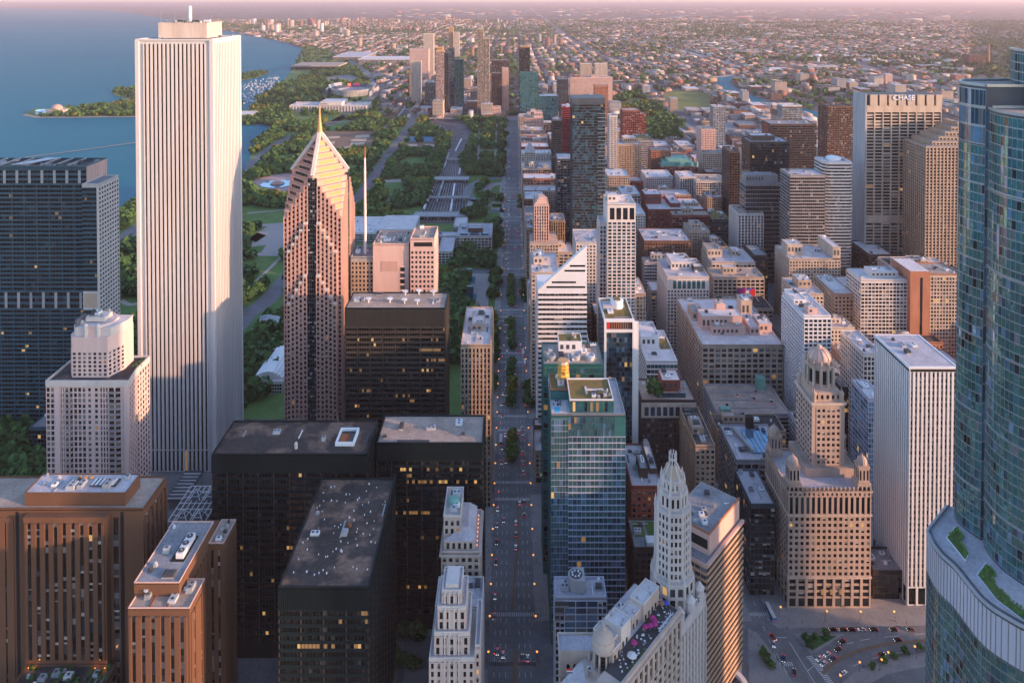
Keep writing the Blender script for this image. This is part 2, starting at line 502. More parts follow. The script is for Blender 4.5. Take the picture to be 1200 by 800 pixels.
def block(name, label, cat, x0, x1, y0, y1, h, wall, glass='dark', style='punch', lit=0.0, base=0.0, band=1.6, roofmat='roof_grey', clutter=6, pent=None, short=None, par=None, cornice=0.0, sides=None, split=True, group=None, ph=1.1, seed=None, z0=0.0, finish=False, b=None, gbase='dark', **kw):
    """a building with one rectangular shaft; extra pieces are added before done()"""
    if b is None:
        b = Bld(name, label, cat, (x0+x1)/2, (y0+y1)/2, group, seed)
    OCC.append((x0, x1, y0, y1))
    if short: LAND.append((short, proj((x0+x1)/2, y0, h*.9)))
    b.dim = (x0, x1, y0, y1, h)
    b.p('wall', wall).use(wall).box(x0, x1, y0, y1, z0-.2, h)
    zs = z0+.1
    for sd in (sides_for(x0, x1) if sides is None else sides):
        p0, p1 = {'f': ((x0, y0), (x1, y0)), 'l': ((x0, y1), (x0, y0)), 'r': ((x1, y0), (x1, y1)), 'b': ((x1, y1), (x0, y1))}[sd]
        zb = zs
        if base:
            b.facade(p0, p1, zs, zs+base, wall, gbase, 'wide', lit=max(lit, .06), nf=max(1, round(base/4.5)), bay=6, pw=1.2, sh=.9)
            zb = zs+base
        b.facade(p0, p1, zb, h-band, wall, glass, style, lit, **kw)
    if cornice:
        b.ring('cornice', x0-cornice, x1+cornice, y0-cornice, y1+cornice, h-1.3, h-.42, cornice+.3, wall)
    if roofmat:
        b.roof(x0, x1, y0, y1, h, roofmat, par or wall, ph=ph, clutter=clutter if not pent else max(2, clutter-2))
    if pent:
        for q in (pent if isinstance(pent[0], (tuple, list)) else [pent]):
            fx0, fx1, fy0, fy1, ht = q[:5]
            mm = q[5] if len(q) > 5 else wall
            rm = q[6] if len(q) > 6 else 'roof_grey'
            b.pent(x0+(x1-x0)*fx0, x0+(x1-x0)*fx1, y0+(y1-y0)*fy0, y0+(y1-y0)*fy1, h+.06, h+ht, mm, rm)
    if finish: b.done(split)
    return b

def tower(name, label, cat, xl, xr, yt, d, D, wall, glass='dark', style='punch', lit=0.0, **kw):
    """the same from its measured picture edges: front left/right, roof line, distance, depth"""
    X0, _, h = at(xl, yt, d); X1 = at(xr, yt, d)[0]
    kw.setdefault('finish', True)
    return block(name, label, cat, X0, X1, d, d+D, h, wall, glass, style, lit, **kw)

# ================================================================== the landmark towers, east of the avenue
def aon():
    x0, x1 = at(161, 47, 575)[0], at(248, 47, 575)[0]; h = at(161, 47, 575)[2]; y0, y1 = 575, 632
    b = block('office_tower', 'very tall white marble tower with dark vertical window strips and a short roof mast', 'office tower', x0, x1, y0, y1, h, 'white_marble', roofmat=None, sides='', short='the tall white marble tower')
    n = 4.6   # notched corners
    for p0, p1 in (((x0+n, y0), (x1-n, y0)), ((x1, y0+n), (x1, y1-n))):
        b.facade(p0, p1, 18, h-3, 'white_marble', 'black', 'vert', .004, bay=3.2, pw=1.7, pd=1.0, sh=0, fl=4.0)
        b.facade(p0, p1, 1, 17, 'white_marble', 'black', 'vert', .2, bay=3.2, pw=1.5, pd=1.1, sh=0, nf=1)
    w = b.p('corner_notch', '').use('grey_stone')
    for cx, cy in ((x0, y0), (x1, y0), (x1, y1)):
        b.p('corner_pier', '').use('white_marble').box(cx-1.4, cx+1.4, cy-1.4, cy+1.4, 0, h-.2)
    b.roof(x0-1.2, x1+1.2, y0-1.2, y1+1.2, h-.2, 'roof_dark', 'white_marble', ph=1.0, pt=1.4, clutter=9)
    a = at(187, 40, 590)[0]; c = at(244, 40, 590)[0]
    b.pent(a, c, 588, 618, h+.7, h+12.5, 'cream_stone', 'roof_dark', clutter=14, louver=False)
    for i in range(9):
        t = a+2+i*(c-a-4)/8
        b.p('roof_railing', '').use('steel').bar((t, 589, h+13), (t, 589, h+15.5), .3)
    b.p('roof_railing', '').bar((a+1, 589, h+15.5), (c-1, 589, h+15.5), .3)
    t = at(221, 30, 600)
    m = b.p('mast', '').use('white_paint'); m.lathe(t[0], 603, [(1.5, h+12), (1.3, h+26), (.9, h+26.2), (.5, at(221, 8, 600)[2])], 10)
    for px, hh in ((190, 10), (206, 9), (249, 8)):
        b.p('antenna', str(px)).use('steel').bar((at(px, 40, 600)[0], 598, h+1), (at(px, 40, 600)[0], 598, h+12+hh), .35)
    b.done()
aon()

def bluecross():
    X0, _, h = at(-60, 197, 630); X1 = at(101, 197, 630)[0]
    b = block('office_tower', 'broad dark banded office slab with an orange sunlit end wall at the left edge', 'office tower', X0, X1, 630, 662, h, 'blue_slate', 'black', 'ribbon', .03, sides='', short='the dark slab at the left edge', roofmat='roof_dark', clutter=8, ph=2)
    p0, p1 = (X0, 630), (X1-.1, 630)
    zt, zm0, zm1 = h-14, at(0, 362, 630)[2], at(0, 341, 630)[2]
    for z0, z1 in ((8, zm0), (zm1, zt)):
        b.facade(p0, p1, z0, z1, 'blue_slate', 'black', 'ribbon', .03, col=(10.5, .7, .12, 'blue_slate'), sh=1.7)
    for z0, z1 in ((zm0, zm1), (zt, h-1)):
        b.facade(p0, p1, z0, z1, 'blue_slate', 'black', 'ribbon', 0, nf=3, pw=.2, sh=2.2)
        k = max(1, round((X1-X0)/10.5))
        for i in range(k): b.p('bright_column', (i, z0)).use('grey_concrete').obox(p0, (1, 0), (0, -1), 4+i*(X1-X0)/k, 6.2+i*(X1-X0)/k, .33, .75, z0+1, z1-1)
    b.p('end_wall', '').use('salmon_stone').box(X1, X1+.5, 630.3, 661.7, 2, h+1)
    m = b.p('end_wall', '')
    for i in range(8): m.box(X1+.5, X1+.75, 631+i*4, 632.2+i*4, 2, h+1)
    hs = at(115, 217, 622)[2]; xs0, xs1 = X1+.8, at(115, 217, 622)[0]
    b.p('shoulder', '').use('white_stone').box(xs0, xs1, 622, 654, 0, hs)
    zc = at(100, 352, 622)[2]
    b.facade((xs0, 622), (xs1-1.5, 622), 4, zc-8, 'blue_slate', 'black', 'ribbon', .03, bay=2)
    b.facade((xs0, 622), (xs1-1.5, 622), zc+8, hs-2, 'blue_slate', 'black', 'ribbon', .03, bay=2)
    b.p('sky_recess', '').use('sand_and_lit_road').box(xs0+.5, xs1-2, 621.9, 622.6, zc-6, zc+6)
    b.facade((xs1, 622), (xs1, 654), 4, hs-2, 'white_stone', 'black', 'grid', .02, bay=4, pw=1.3, sh=1.9, pd=.5)
    b.roof(xs0, xs1, 622, 654, hs, 'roof_grey', 'white_stone', clutter=0)
    for i in range(9): b.p('roof_beam', '').use('grey_concrete').box(X0+6+i*(X1-X0-12)/9, X0+7+i*(X1-X0-12)/9, 632, 660, h+1.4, h+2.4)
    b.p('roof_panel', '').use('roof_white').quad((X0+50, 632, h+2.6), (X0+62, 632, h+2.6), (X0+80, 659, h+2.6), (X0+66, 659, h+2.6))
    b.done()
    px0, pz = at(36, 500, 585)[0], at(36, 500, 585)[2]
    q = block('podium_building', 'low dark glazed podium at the foot of the broad dark slab', 'podium', at(34, 500, 590)[0], at(75, 500, 590)[0], 590, 618, 26, 'blue_slate', 'black', 'curtain', .05, clutter=3, roofmat='roof_grey', finish=True)
bluecross()

def parkmill():
    d = 490; x = lambda p: at(p, 448, d)[0]; h = at(100, 448, d)[2]
    A, B_, Cc = (x(54), d), (x(151), d), (at(160, 440, d+16)[0], d+16)
    P = [(A[0], d), B_, Cc, (Cc[0], d+34), (A[0], d+34)]
    b = Bld('apartment_tower', 'stepped pinkish white apartment tower with balconies and angled sunlit corner', 'apartment tower', (A[0]+B_[0])/2, d+17)
    OCC.append((A[0], Cc[0], d, d+34)); LAND.append(('the stepped pinkish apartment tower', (114, 470)))
    b.p('wall', '').use('pink_concrete').prism(P, 0, h)
    segs = [(54, 64, 'w'), (64, 71, 'p'), (71, 76, 'w'), (76, 86, 'b'), (86, 101, 'w2'), (101, 117, 's'), (117, 127, 'w2'), (127, 142, 'b'), (142, 145, 'w'), (145, 151, 'p')]
    nf = int((h-30)/3.0)
    for s0, s1, k in segs:
        p0, p1 = (x(s0), d), (x(s1), d)
        if k == 'p': b.p('pilaster', '').use('pink_concrete').box(p0[0]+.3, p1[0]-.3, d-.8, d, 10, h-2); continue
        b.facade(p0, p1, 10, h-3, 'pink_concrete', 'office', 'punch', .04, nf=nf, nb={'w': 2, 'w2': 3, 's': 2, 'b': 2}[k], pw={'w': .7, 'w2': .8, 's': 2.6, 'b': .8}[k], sh={'s': 1.6}.get(k, 1.0), pd=.45)
        if k == 'b':
            fh = (h-13)/nf
            for j in range(nf):
                mb = MB().use('pink_concrete').box(p0[0]+.8, p1[0]-.8, d-1.9, d-.05, 10+j*fh, 10+j*fh+.3)
                mb.use('steel').box(p0[0]+.8, p1[0]-.8, d-1.9, d-1.82, 10+j*fh+.3, 10+j*fh+1.3)
                mb.build('balcony', b.root, b.org)
    b.facade(B_, Cc, 10, h-3, 'pink_concrete', 'office', 'punch', .05, nf=nf, bay=4, pw=1.6, sh=1.1, pd=.5)
    b.facade(Cc, (Cc[0], d+34), 10, h-3, 'pink_concrete', 'office', 'punch', .05, nf=nf, bay=3.6, pw=1.6, sh=1.1)
    b.p('roof', '').use('roof_dark').prism([(p[0]*.998-.5, p[1]) for p in P], h, h+.1)
    for i in range(5):
        a, c = P[i], P[(i+1) % 5]; L = math.hypot(c[0]-a[0], c[1]-a[1]); u = ((c[0]-a[0])/L, (c[1]-a[1])/L); n = (u[1], -u[0])
        b.p('parapet', '').use('white_stone').obox(a, u, n, 0, L, -.5, .55, h-2.5, h+1.4)
    # upper block
    d2 = d+6; h2 = at(100, 395, d2)[2]; x2 = lambda p: at(p, 395, d2)[0]
    Q = [(x2(78), d2+5), (x2(84), d2), (x2(126), d2), (at(146, 402, d2+12)[0], d2+12), (at(146, 402, d2+12)[0], d2+24), (x2(78), d2+24)]
    b.p('upper_block', '').use('pink_concrete').prism(Q, h-1, h2)
    for i, (f, nbb) in enumerate((((0, 1), 1), ((1, 2), 7), ((2, 3), 4))):
        a, c = Q[f[0]], Q[f[1]]
        b.facade(a, c, h+1, h2-10, 'pink_concrete', 'office', 'punch', .1, nf=6, nb=nbb, pw=1.5, sh=1.1)
    cr = [(p[0]*.985-3.2, d2+12+(p[1]-d2-12)*.8) for p in Q]
    b.p('crown', '').use('white_stone').prism(cr, h2, h2+5.5)
    b.p('crown_roof', '').use('roof_white').prism([(p[0]*.99-2, p[1]) for p in cr], h2+5.5, h2+6)
    cx = (x2(84)+x2(126))/2
    b.p('crown', 'o').use('pink_concrete').lathe(cx+1, d2+11.5, [(11, h2), (11, h2+5.5), (11.6, h2+6), (11.6, h2+7.2), (10.1, h2+7.3), (10.1, h2+7)], 8, R(22.5))
    b.p('crown_roof', 'o').use('roof_white').lathe(cx+1, d2+11.5, [(10, h2+6), (9.9, h2+7.1)], 8, R(22.5))
    b.p('crown', 'p').use('white_stone').box(cx-6, cx+7, d2+6, d2+16, h2+8, h2+11)
    for i in (3, 4, 5, 6): b.p('corner_bay', i).use('white_stone').lathe(cx+1+10.9*math.cos(R(22.5+45*i)), d2+11.5+10.9*math.sin(R(22.5+45*i)), [(1.5, h-1), (1.5, h2+7.4), (.4, h2+8.6)], 8)
    b.p('crown_screen', '').use('glass_pale').box(cx-11.5, cx-10, d2+3, d2+14, h2+5, h2+10.5)
    b.clutter(cx-7, cx+7, d2+5, d2+17, h2+11.2, 5)
    xa = at(152, 446, d+12)[0]
    m = b.p('roof_garden', '').use('leaf')
    for i in range(30):
        xx, yy = b.r.uniform(xa-3, xa+2.5), b.r.uniform(d+19, d+32); s_ = b.r.uniform(.5, 1.2); m.box(xx, xx+s_, yy, yy+s_, h+.1, h+.1+s_)
    b.done()
parkmill()

def hyatt():
    d = 381; x = lambda p, y=597: at(p, y, d)[0]; h = at(60, 597, d)[2]; X0, X1 = x(-60), x(168); y1 = d+26
    b = block('hotel_tower', 'wide brown brick hotel with vertical window slots and big penthouse, lower left corner', 'hotel', X0, X1, d, y1, h, 'hyatt_brick', roofmat='roof_tan', sides='', short='the wide brown hotel', clutter=5, ph=.8)
    cx0, cx1 = x(33), x(129)
    hc = at(60, 606, d-4)[2]
    b.p('centre_bay', '').use('hyatt_brick').box(cx0, cx1, d-4, d, 26, hc)
    kw = dict(bay=4.7, pw=2.5, pd=.7, sh=0, fl=3.1)
    b.facade((cx0+1, d-4), (cx1-1, d-4), 30, hc-3, 'hyatt_brick', 'dark', 'vert', .03, **kw)
    b.facade((x(-60), d), (x(16), d), 10, h-4, 'hyatt_brick', 'dark', 'vert', 0, bay=9, pw=7.6, pd=.5, sh=0, fl=3.1)
    for g in (20, 143): b.p('recess', str(g)).use('dark_void').box(x(g)-.9, x(g)+.9, d-.06, d, 8, h-1)  # flush near-black strips; the shade of two grooves is put into the colour
    b.facade((x(131), d), (x(141), d), 10, h-4, 'hyatt_brick', 'office', 'vert', 0, nb=1, pw=1.7, pd=.4, sh=0, fl=3.1)
    b.facade((X1, d+1), (X1, y1-1), 10, h-4, 'hyatt_brick', 'office', 'vert', .05, bay=4.6, pw=2.7, pd=.9, sh=0, fl=3.1)
    hp = at(30, 578, d+3)[2]; p0, p1 = at(29, 578, d+3)[0], at(147, 578, d+3)[0]
    b.pent(p0, p1, d+3, d+18.5, h+.06, hp, 'hyatt_brick', 'roof_lilac', clutter=9, louver=False)
    m = b.p('cooling_louver', '').use('unit_dark').box(p1-22, p1-8, d+8, d+14, hp+.2, hp+.9)
    m.use('unit_white')
    for i in range(6): m.box(p1-21.5+i*2.2, p1-20.4+i*2.2, d+8.4, d+13.6, hp+.9, hp+1.2)
    for i in range(3): b.p('exhaust_fan', str(i)).use('gold_and_sunlit').lathe(p0+22+i*3.2, d+15, [(1.1, hp+.1), (1.1, hp+1.2), (.8, hp+1.3)], 12)
    b.done()
    # planted podium roof and uplights at the foot
    q = block('podium_building', 'low podium with a dark planted roof in front of the wide brown hotel', 'podium', x(36), x(140), d-22, d-4.2, 27, 'brown_brick', 'dark', 'wide', .05, roofmat='roof_dark', clutter=7)
    for i in range(60):
        xx, yy, s_ = q.r.uniform(x(38), x(137)), q.r.uniform(d-20, d-6), q.r.uniform(.6, 1.8)
        q.p('planting', '').use('leaf_dark').box(xx, xx+s_, yy, yy+s_, 27, 27.2+s_)
    q.done()
    for p in (42, 49, 90, 119, 130):
        xx = x(p, 770)
        o = empty('wall_uplight', (xx, d-6, 27.1), 'small uplight washing the foot of the brown hotel with orange light', 'uplight', 'uplights at the foot of the brown hotel')
        MB().use('unit_dark').lathe(0, 0, [(.2, 0), (.3, .3), (.34, .5)], 10).build('lamp_housing', o)
        MB().use('lamp_glow').lathe(0, 0, [(.25, .5), (.2, .56)], 10).build('lens', o)
        l = bpy.data.lights.new('uplight', 'POINT'); l.energy = 40; l.color = (1, .4, .08); l.shadow_soft_size = .4
        lo = bpy.data.objects.new('uplight', l); COL.objects.link(lo); lo.parent = o; lo.location = (0, 0, 1.2)
hyatt()

def brown2():
    d = 331; h = at(150, 713, d)[2]; xa = at(150, 713, d)[0]; xb = at(222, 713, d)[0]; y1 = d+57; xm = at(210, 683, 338)[0]
    b = Bld('hotel_tower', 'narrow stepped brown brick tower with three roof fans and pale rimmed flat roofs', 'hotel', (xa+xb)/2, d+28)
    OCC.append((xa, xb, d, y1)); LAND.append(('the narrow brown tower', (212, 720)))
    w = b.p('wall', '').use('hyatt_brick'); w.box(xa, xm, d, y1, 0, h); w.box(xm, xb, d, d+17, 0, h); w.box(xm, xb, d+40, y1, 0, h)
    kw = dict(bay=4.6, pw=2.5, pd=.9, sh=0, fl=3.1)
    b.facade((xa+.6, d), (xb-1, d), 10, h-3.2, 'hyatt_brick', 'office', 'vert', .02, **kw)
    b.facade((xb, d+1), (xb, d+16), 10, h-3.2, 'hyatt_brick', 'office', 'vert', .02, bay=7.5, pw=6, pd=.5, sh=0, fl=3.1)
    b.facade((xm, d+18), (xm, d+39), 10, h-3.2, 'hyatt_brick', 'office', 'vert', .02, bay=3.6, pw=2, pd=.6, sh=0, fl=3.1)
    b.facade((xm+.4, d+40), (xb-.6, d+40), 10, h-3.2, 'hyatt_brick', 'office', 'vert', .02, nb=2, pw=2, pd=.7, sh=0, fl=3.1)
    b.facade((xb, d+41), (xb, y1-1), 10, h-3.2, 'hyatt_brick', 'office', 'vert', .02, bay=8, pw=6.6, pd=.5, sh=0, fl=3.1)
    b.roof(xa, xb, d, d+17, h, 'roof_tan', 'salmon_stone', ph=.7, pt=.35, clutter=3)
    b.roof(xm, xb, d+40, y1, h, 'roof_tan', 'salmon_stone', ph=.7, pt=.35, clutter=4)
    hu = at(157, 683, 338)[2]; u0 = at(157, 683, 338)[0]; ye = at(205, 612, 378)[1]
    b.p('upper_block', '').use('hyatt_brick').box(u0, xm, 338, ye, h, hu)
    b.ban = [(xm-13, xm-1, 349, 372)]
    b.roof(u0, xm, 338, ye, hu, 'roof_grey', 'salmon_stone', ph=.6, pt=.35, clutter=12)
    f0 = xm-8.2
    b.p('fan_pit', '').use('dark_void').box(f0-2.2, f0+4.6, 351, 368, hu+.06, hu+.25)
    u = MB().use('unit_white').box(f0, f0+3.6, 352.5, 366.5, hu+.3, hu+3); u.use('unit_dark')
    u.build('cooling_unit', b.root, b.org)
    for i in range(3): MB().use('unit_dark').lathe(f0+1.8, 354.6+i*4.8, [(1.5, hu+3), (1.5, hu+3.35), (1.1, hu+3.36)], 14).use('steel').lathe(f0+1.8, 354.6+i*4.8, [(.5, hu+3.36), (.4, hu+3.6)], 8).build('fan', b.root, b.org)
    for dx in (9, 17): b.p('roof_duct', str(dx)).use('rust').box(xa+dx, xa+dx+.8, d+1, 338, h+.1, h+.6)
    b.p('satellite_dish', '').use('unit_white').lathe(xa+5, 337.6, [(.2, h+2.4), (.9, h+2.9), (1.1, h+3.4)], 12)
    b.done()
brown2()

# ------------------------------------------------------------------ the black office slabs
def blackslab(label, xl, xr, yt, d, D, short, roofm='roof_tar', clutter=18, lit=.05, bandh=9.5, wall='black_steel', rim='black_steel', skylight=None, short_=None, extra=None):
    X0, _, h = at(xl, yt, d); X1 = at(xr, yt, d)[0]
    b = block('office_tower', label, 'office tower', X0, X1, d, d+D, h, wall, roofmat=None, sides='', short=short)
    for p0, p1 in (((X0, d), (X1, d)), ((X1, d), (X1, d+D)), ((X0, d+D), (X0, d))):
        if p0 == (X0, d+D) and X0 < -60: continue
        b.facade(p0, p1, 9, h-bandh, wall, 'black', 'ribbon', lit, bay=1.75, fl=3.75, pw=.16, sh=1.6, sd=.3, pd=.22, col=(9.2, .55, .3, 'dark_bronze'))
        L = math.hypot(p1[0]-p0[0], p1[1]-p0[1]); u = ((p1[0]-p0[0])/L, (p1[1]-p0[1])/L); n = (u[1], -u[0])
        m = b.p('louver_band', '').use(wall)
        m.obox(p0, u, n, 0, L, -.1, .2, h-bandh, h-.5)
        k = int(L/.9)
        for i in range(k): m.obox(p0, u, n, i*L/k, i*L/k+.28, .2, .48, h-bandh+.2, h-.7)
    b.ban = [skylight] if skylight else []
    b.roof(X0, X1, d, d+D, h, roofm, rim, ph=.8, pt=.7, clutter=clutter)
    return b, X0, X1, h
b, X0, X1, h = blackslab('long black steel office block with a rusty stained roof, nearest of the black blocks', 326, 432, 689, 330, 76, 'the nearest black block', 'roof_tar', 3, .05)
m = b.p('roof_patch', '').use('unit_white')
for i in range(70):
    x, y = b.r.uniform(X0+2, X1-2), b.r.uniform(333, 403); s = b.r.uniform(.2, .55); m.box(x, x+s, y, y+s*1.3, h+.06, h+.5+s*.4)
b.p('roof_hatch', '').use('grey_concrete').box(X0+21, X0+24, 362, 366, h+.06, h+1.6)
b.p('roof_hatch', '').use('rust').lathe(X0+24, 369, [(.9, h), (.9, h+1.5), (.4, h+1.9)], 10)
b.done()
b, X0, X1, h = blackslab('black steel office block with a square white framed skylight opening on its dark roof', 248, 430, 533, 411, 33, 'the black block with the square roof frame', 'roof_tar', 5, .04, skylight=(at(388, 515, 425)[0], at(418, 515, 425)[0], 415, 440))
a, c = at(395, 512, 424)[0], at(417, 512, 424)[0]
b.ring('skylight_frame', a, c, 419, 434, h+.1, h+2.2, 1.0, 'unit_white')
b.p('skylight', '').use('glass_black').box(a+1, c-1, 420, 433, h+.1, h+.6)
b.p('roof_mast', '').use('steel').bar((at(396, 510, 436)[0], 436, h), (at(396, 510, 436)[0], 436, h+9), .25)
b.p('roof_tank', '').use('white_stone').lathe(at(347, 525, 417)[0], 417, [(.9, h), (1.0, h+3), (.5, h+3.8)], 10)
b.done()
b, X0, X1, h = blackslab('black steel office block with a plain pale gravel roof beside the avenue', 441, 566, 520, 430, 29, 'the black block with the pale roof', 'roof_tan', 4, .10)
b.p('roof_grating', '').use('unit_dark').box(X0+12, X0+31, 431, 433, h+.06, h+.7); b.done()
b, X0, X1, h = blackslab('dark bronze office slab with a band of blank louvers and white roof dishes', 404, 522, 362, 530, 29, 'the bronze slab with roof dishes', 'roof_tan', 4, .09, bandh=13, wall='dark_bronze')
for px, py in ((475, 347), (491, 346), (508, 347), (457, 356), (474, 357), (489, 358), (432, 356)):
    yy = 532+(362-py)*1.5; xx = at(px, 355, yy)[0]
    dm = MB().use('unit_white').lathe(xx, yy, [(.4, h+.1), (.4, h+1.8), (.9, h+2.0), (2.0, h+2.9), (2.3, h+3.4)], 14); dm.build('satellite_dish', b.root, b.org)
b.done()

# ------------------------------------------------------------------ pointed granite tower
def twopru():
    d = 588; c0 = at(366, 210, d)[0]; a = (at(401, 250, d)[0]-at(333, 250, d)[0])/2; cy = d+a
    zA = at(371, 157, cy)[2]; ka = (zA-at(333, 253, d)[2])/2; zm = zA-ka; zk = zA-2*ka
    b = Bld('office_tower', 'pink granite tower with a stepped pointed pyramid top and a golden spire', 'office tower', c0, cy)
    OCC.append((c0-a, c0+a, d, d+2*a)); LAND.append(('the pointed pink granite tower', (371, 240)))
    sq = [(-a, -a), (a, -a), (a, a), (-a, a)]
    b.p('shaft', '').use('pink_granite').prism([(c0+x, cy+y) for x, y in sq], 0, zk)
    def clip(s):   # square cut by the diamond |x|+|y| <= s
        if s <= a: return [(s, 0), (0, s), (-s, 0), (0, -s)]
        t = s-a
        return [(a, -t), (a, t), (t, a), (-t, a), (-a, t), (-a, -t), (-t, -a), (t, -a)]
    NL = 13
    for i in range(NL):
        s = 2*a*(1-(i+.5)/NL)+.4; z0 = zk+(zA-zk)*i/NL; z1 = zk+(zA-zk)*(i+1)/NL
        b.p('pyramid_step', str(i)).use('pink_granite').prism([(c0+x, cy+y) for x, y in clip(s)], z0, z1-.02)
        # dark window strips on left steps; right strips carry sunlit orange in their colour
        t = max(0, s-a); L = (s-2*t)*.70
        for sx in (-1, 1):
            p = (c0+sx*(t+(s-2*t)*.5), cy-(s-(t+(s-2*t)*.5)))
            u = (sx*.7071, .7071) if sx > 0 else (.7071, -.7071); n = (u[1], -u[0])
            if L > 2: b.p('step_strip', str(i)+str(sx)).use('glass_dark' if sx < 0 else 'gold_and_sunlit').obox(p, u, n, -L*.62, L*.62, 0, .06, z0+1.2, z1-1.1)
    for (x, y) in ((0, -a), (a, 0), (-a, 0), (0, a)):        # bright ridge ribs
        b.p('ridge', str(x)+str(y)).use('white_stone').bar((c0+x*.03, cy+y*.03, zA+1.5), (c0+x*1.01, cy+y*1.01, zm+1.2), 2.6)
    z = at(371, 122, cy)[2]
    b.p('spire', '').use('gold_and_sunlit').lathe(c0, cy, [(2.6, zA-1), (1.6, zA+8), (.8, zA+16), (.2, z)], 12)  # the low sun's gold on the spire is part of its colour
    # faces: pilastered bays each side of a glass slot, tops stepping down towards the corners
    def face(p0, u, front):
        n = (u[1], -u[0]); L = 2*a; sl = 3.6
        nb = 6; w = (L/2-sl)/nb
        for side in (-1, 1):
            for i in range(nb):
                t = L/2+side*(sl+(i+.5)*w); top = zm-(zm-zk)*(i+1)/nb-1
                for lay, (zc, dep) in enumerate((((0, 0),) if not front else ((0, 0), (at(368, 262, d)[2]-i*5.6, 2.0), (at(368, 322, d)[2]-i*5.6, 4.0)))):
                    if lay == 2 and i > 4 or lay == 1 and i > 4: continue
                    zt = top if lay == 0 else zc
                    o = (p0[0]+u[0]*(t-w/2)+n[0]*dep, p0[1]+u[1]*(t-w/2)+n[1]*dep)
                    if lay: b.p('chevron_bay', '%d%d%d' % (side, i, lay)).use('pink_granite').obox(o, u, n, 0, w, -2.0, 0, 0, zt)
                    if lay: b.p('chevron_cap', '%d%d%d' % (side, i, lay)).use('white_stone').obox(o, u, n, .1, w-.1, -1.9, .5, zt, zt+1.7)
                    zb = 6
                    if front and lay < 2 and i <= 4: zb = (at(368, 322, d)[2] if lay == 1 else at(368, 262, d)[2])-i*5.6+1
                    b.facade(o, (o[0]+u[0]*w, o[1]+u[1]*w), max(6, zb), zt-.5, 'pink_granite', 'dark', 'punch', .01, nb=1, fl=3.9, pw=1.4, pd=.8, sh=1.5, sd=.2, part='bay_frame')
        o = (p0[0]+u[0]*(L/2-sl), p0[1]+u[1]*(L/2-sl))
        dep = 4.2 if front else .1
        if front:
            b.p('glass_slot_core', '').use('glass_black').obox(o, u, n, 0, 2*sl, -1, 3.4, 0, at(368, 320, d)[2])
            b.p('glass_slot_core', '').obox(o, u, n, 0, 2*sl, -1, 1.4, at(368, 320, d)[2], at(368, 262, d)[2])
        for zz0, zz1, dp in (((4, at(368, 320, d)[2], 3.42), (at(368, 320, d)[2], at(368, 262, d)[2], 1.42), (at(368, 262, d)[2], zm, .02)) if front else ((4, zm, .02),)):
            oo = (o[0]+n[0]*dp, o[1]+n[1]*dp)
            b.facade(oo, (oo[0]+u[0]*2*sl, oo[1]+u[1]*2*sl), zz0, zz1-.5, 'slate_steel', 'black', 'curtain', 0, nb=4, part='glass_slot_frame', win=True)
    face((c0-a, cy-a), (1, 0), True)
    face((c0+a, cy-a), (0, 1), False)
    b.done()
twopru()

# salmon block beside it with wing and mast
b = tower('office_tower', 'salmon stone block with blank front and tall white mast behind the bronze slab', 'office tower', 437, 479, 287, 610, 34, 'salmon_stone', sides='', roofmat='roof_tan', clutter=9, finish=False, short='the salmon block')
x0, x1, y0, y1, h = b.dim
xs = at(468, 300, 610)[0]
b.facade((xs, y0), (xs+5, y0), 20, h-18, 'salmon_stone', 'dark', 'punch', 0, nb=1, pw=1, fl=5)
zq, zq2 = at(455, 318, 610)[2], at(455, 306, 610)[2]
b.p('front_panel', '').use('pink_granite').box(at(447, 310, 610)[0], at(466, 310, 610)[0], y0-.3, y0, zq, zq2)
xa, xb, h2 = at(481, 282, 609)[0], at(509, 282, 609)[0], at(481, 280, 609)[2]
b.p('second_block', '').use('salmon_stone').box(xa, xb, 608, 640, 0, h2)
b.facade((xa, 608), (xb, 608), 8, h2-9, 'salmon_stone', 'dark', 'punch', .02, bay=3.2, pw=1.5, sh=2.0, fl=4)
b.facade((xb, 608), (xb, 640), 8, h2-9, 'salmon_stone', 'dark', 'punch', .02)
b.p('top_slot', '').use('dark_void').box(xa+3, xb-1.5, 607.94, 608, h2-6, h2-2.5)
b.roof(xa, xb, 608, 640, h2, 'roof_tan', 'salmon_stone', clutter=3)
wa, wb, hw = at(411, 302, 612)[0], x0-.1, at(411, 302, 612)[2]
b.p('wing', '').use('grey_concrete').box(wa, wb, 612, 640, 0, hw)
b.facade((wa, 612), (wb, 612), 8, hw-3, 'tan_stone', 'dark', 'punch', .02, bay=3)
b.roof(wa, wb, 612, 640, hw, 'roof_grey', 'grey_concrete', clutter=3)
mx = at(428, 300, 622)[0]
b.p('mast', '').use('white_paint').lathe(mx, 622, [(1.3, hw), (1.1, hw+40), (.9, hw+70), (.7, at(428, 185, 622)[2])], 12)
b.p('mast_tip', '').use('orange_brick').lathe(mx, 622, [(.7, at(428, 185, 622)[2]), (.4, at(428, 172, 622)[2])], 10)
b.done()

b = tower('office_tower', 'slim tan tower with a cluttered pale roof on the park side of the avenue', 'office tower', 540, 575, 405, 535, 66, 'tan_stone', 'dark', 'vert', .02, bay=2.9, pw=1.3, pd=.5, sh=1.1, sides='fr', roofmat='roof_white', clutter=16, finish=False, short='the slim tan tower', pent=((.3, .75, .35, .7, 5, 'roof_tan', 'roof_white'),))
b.done()

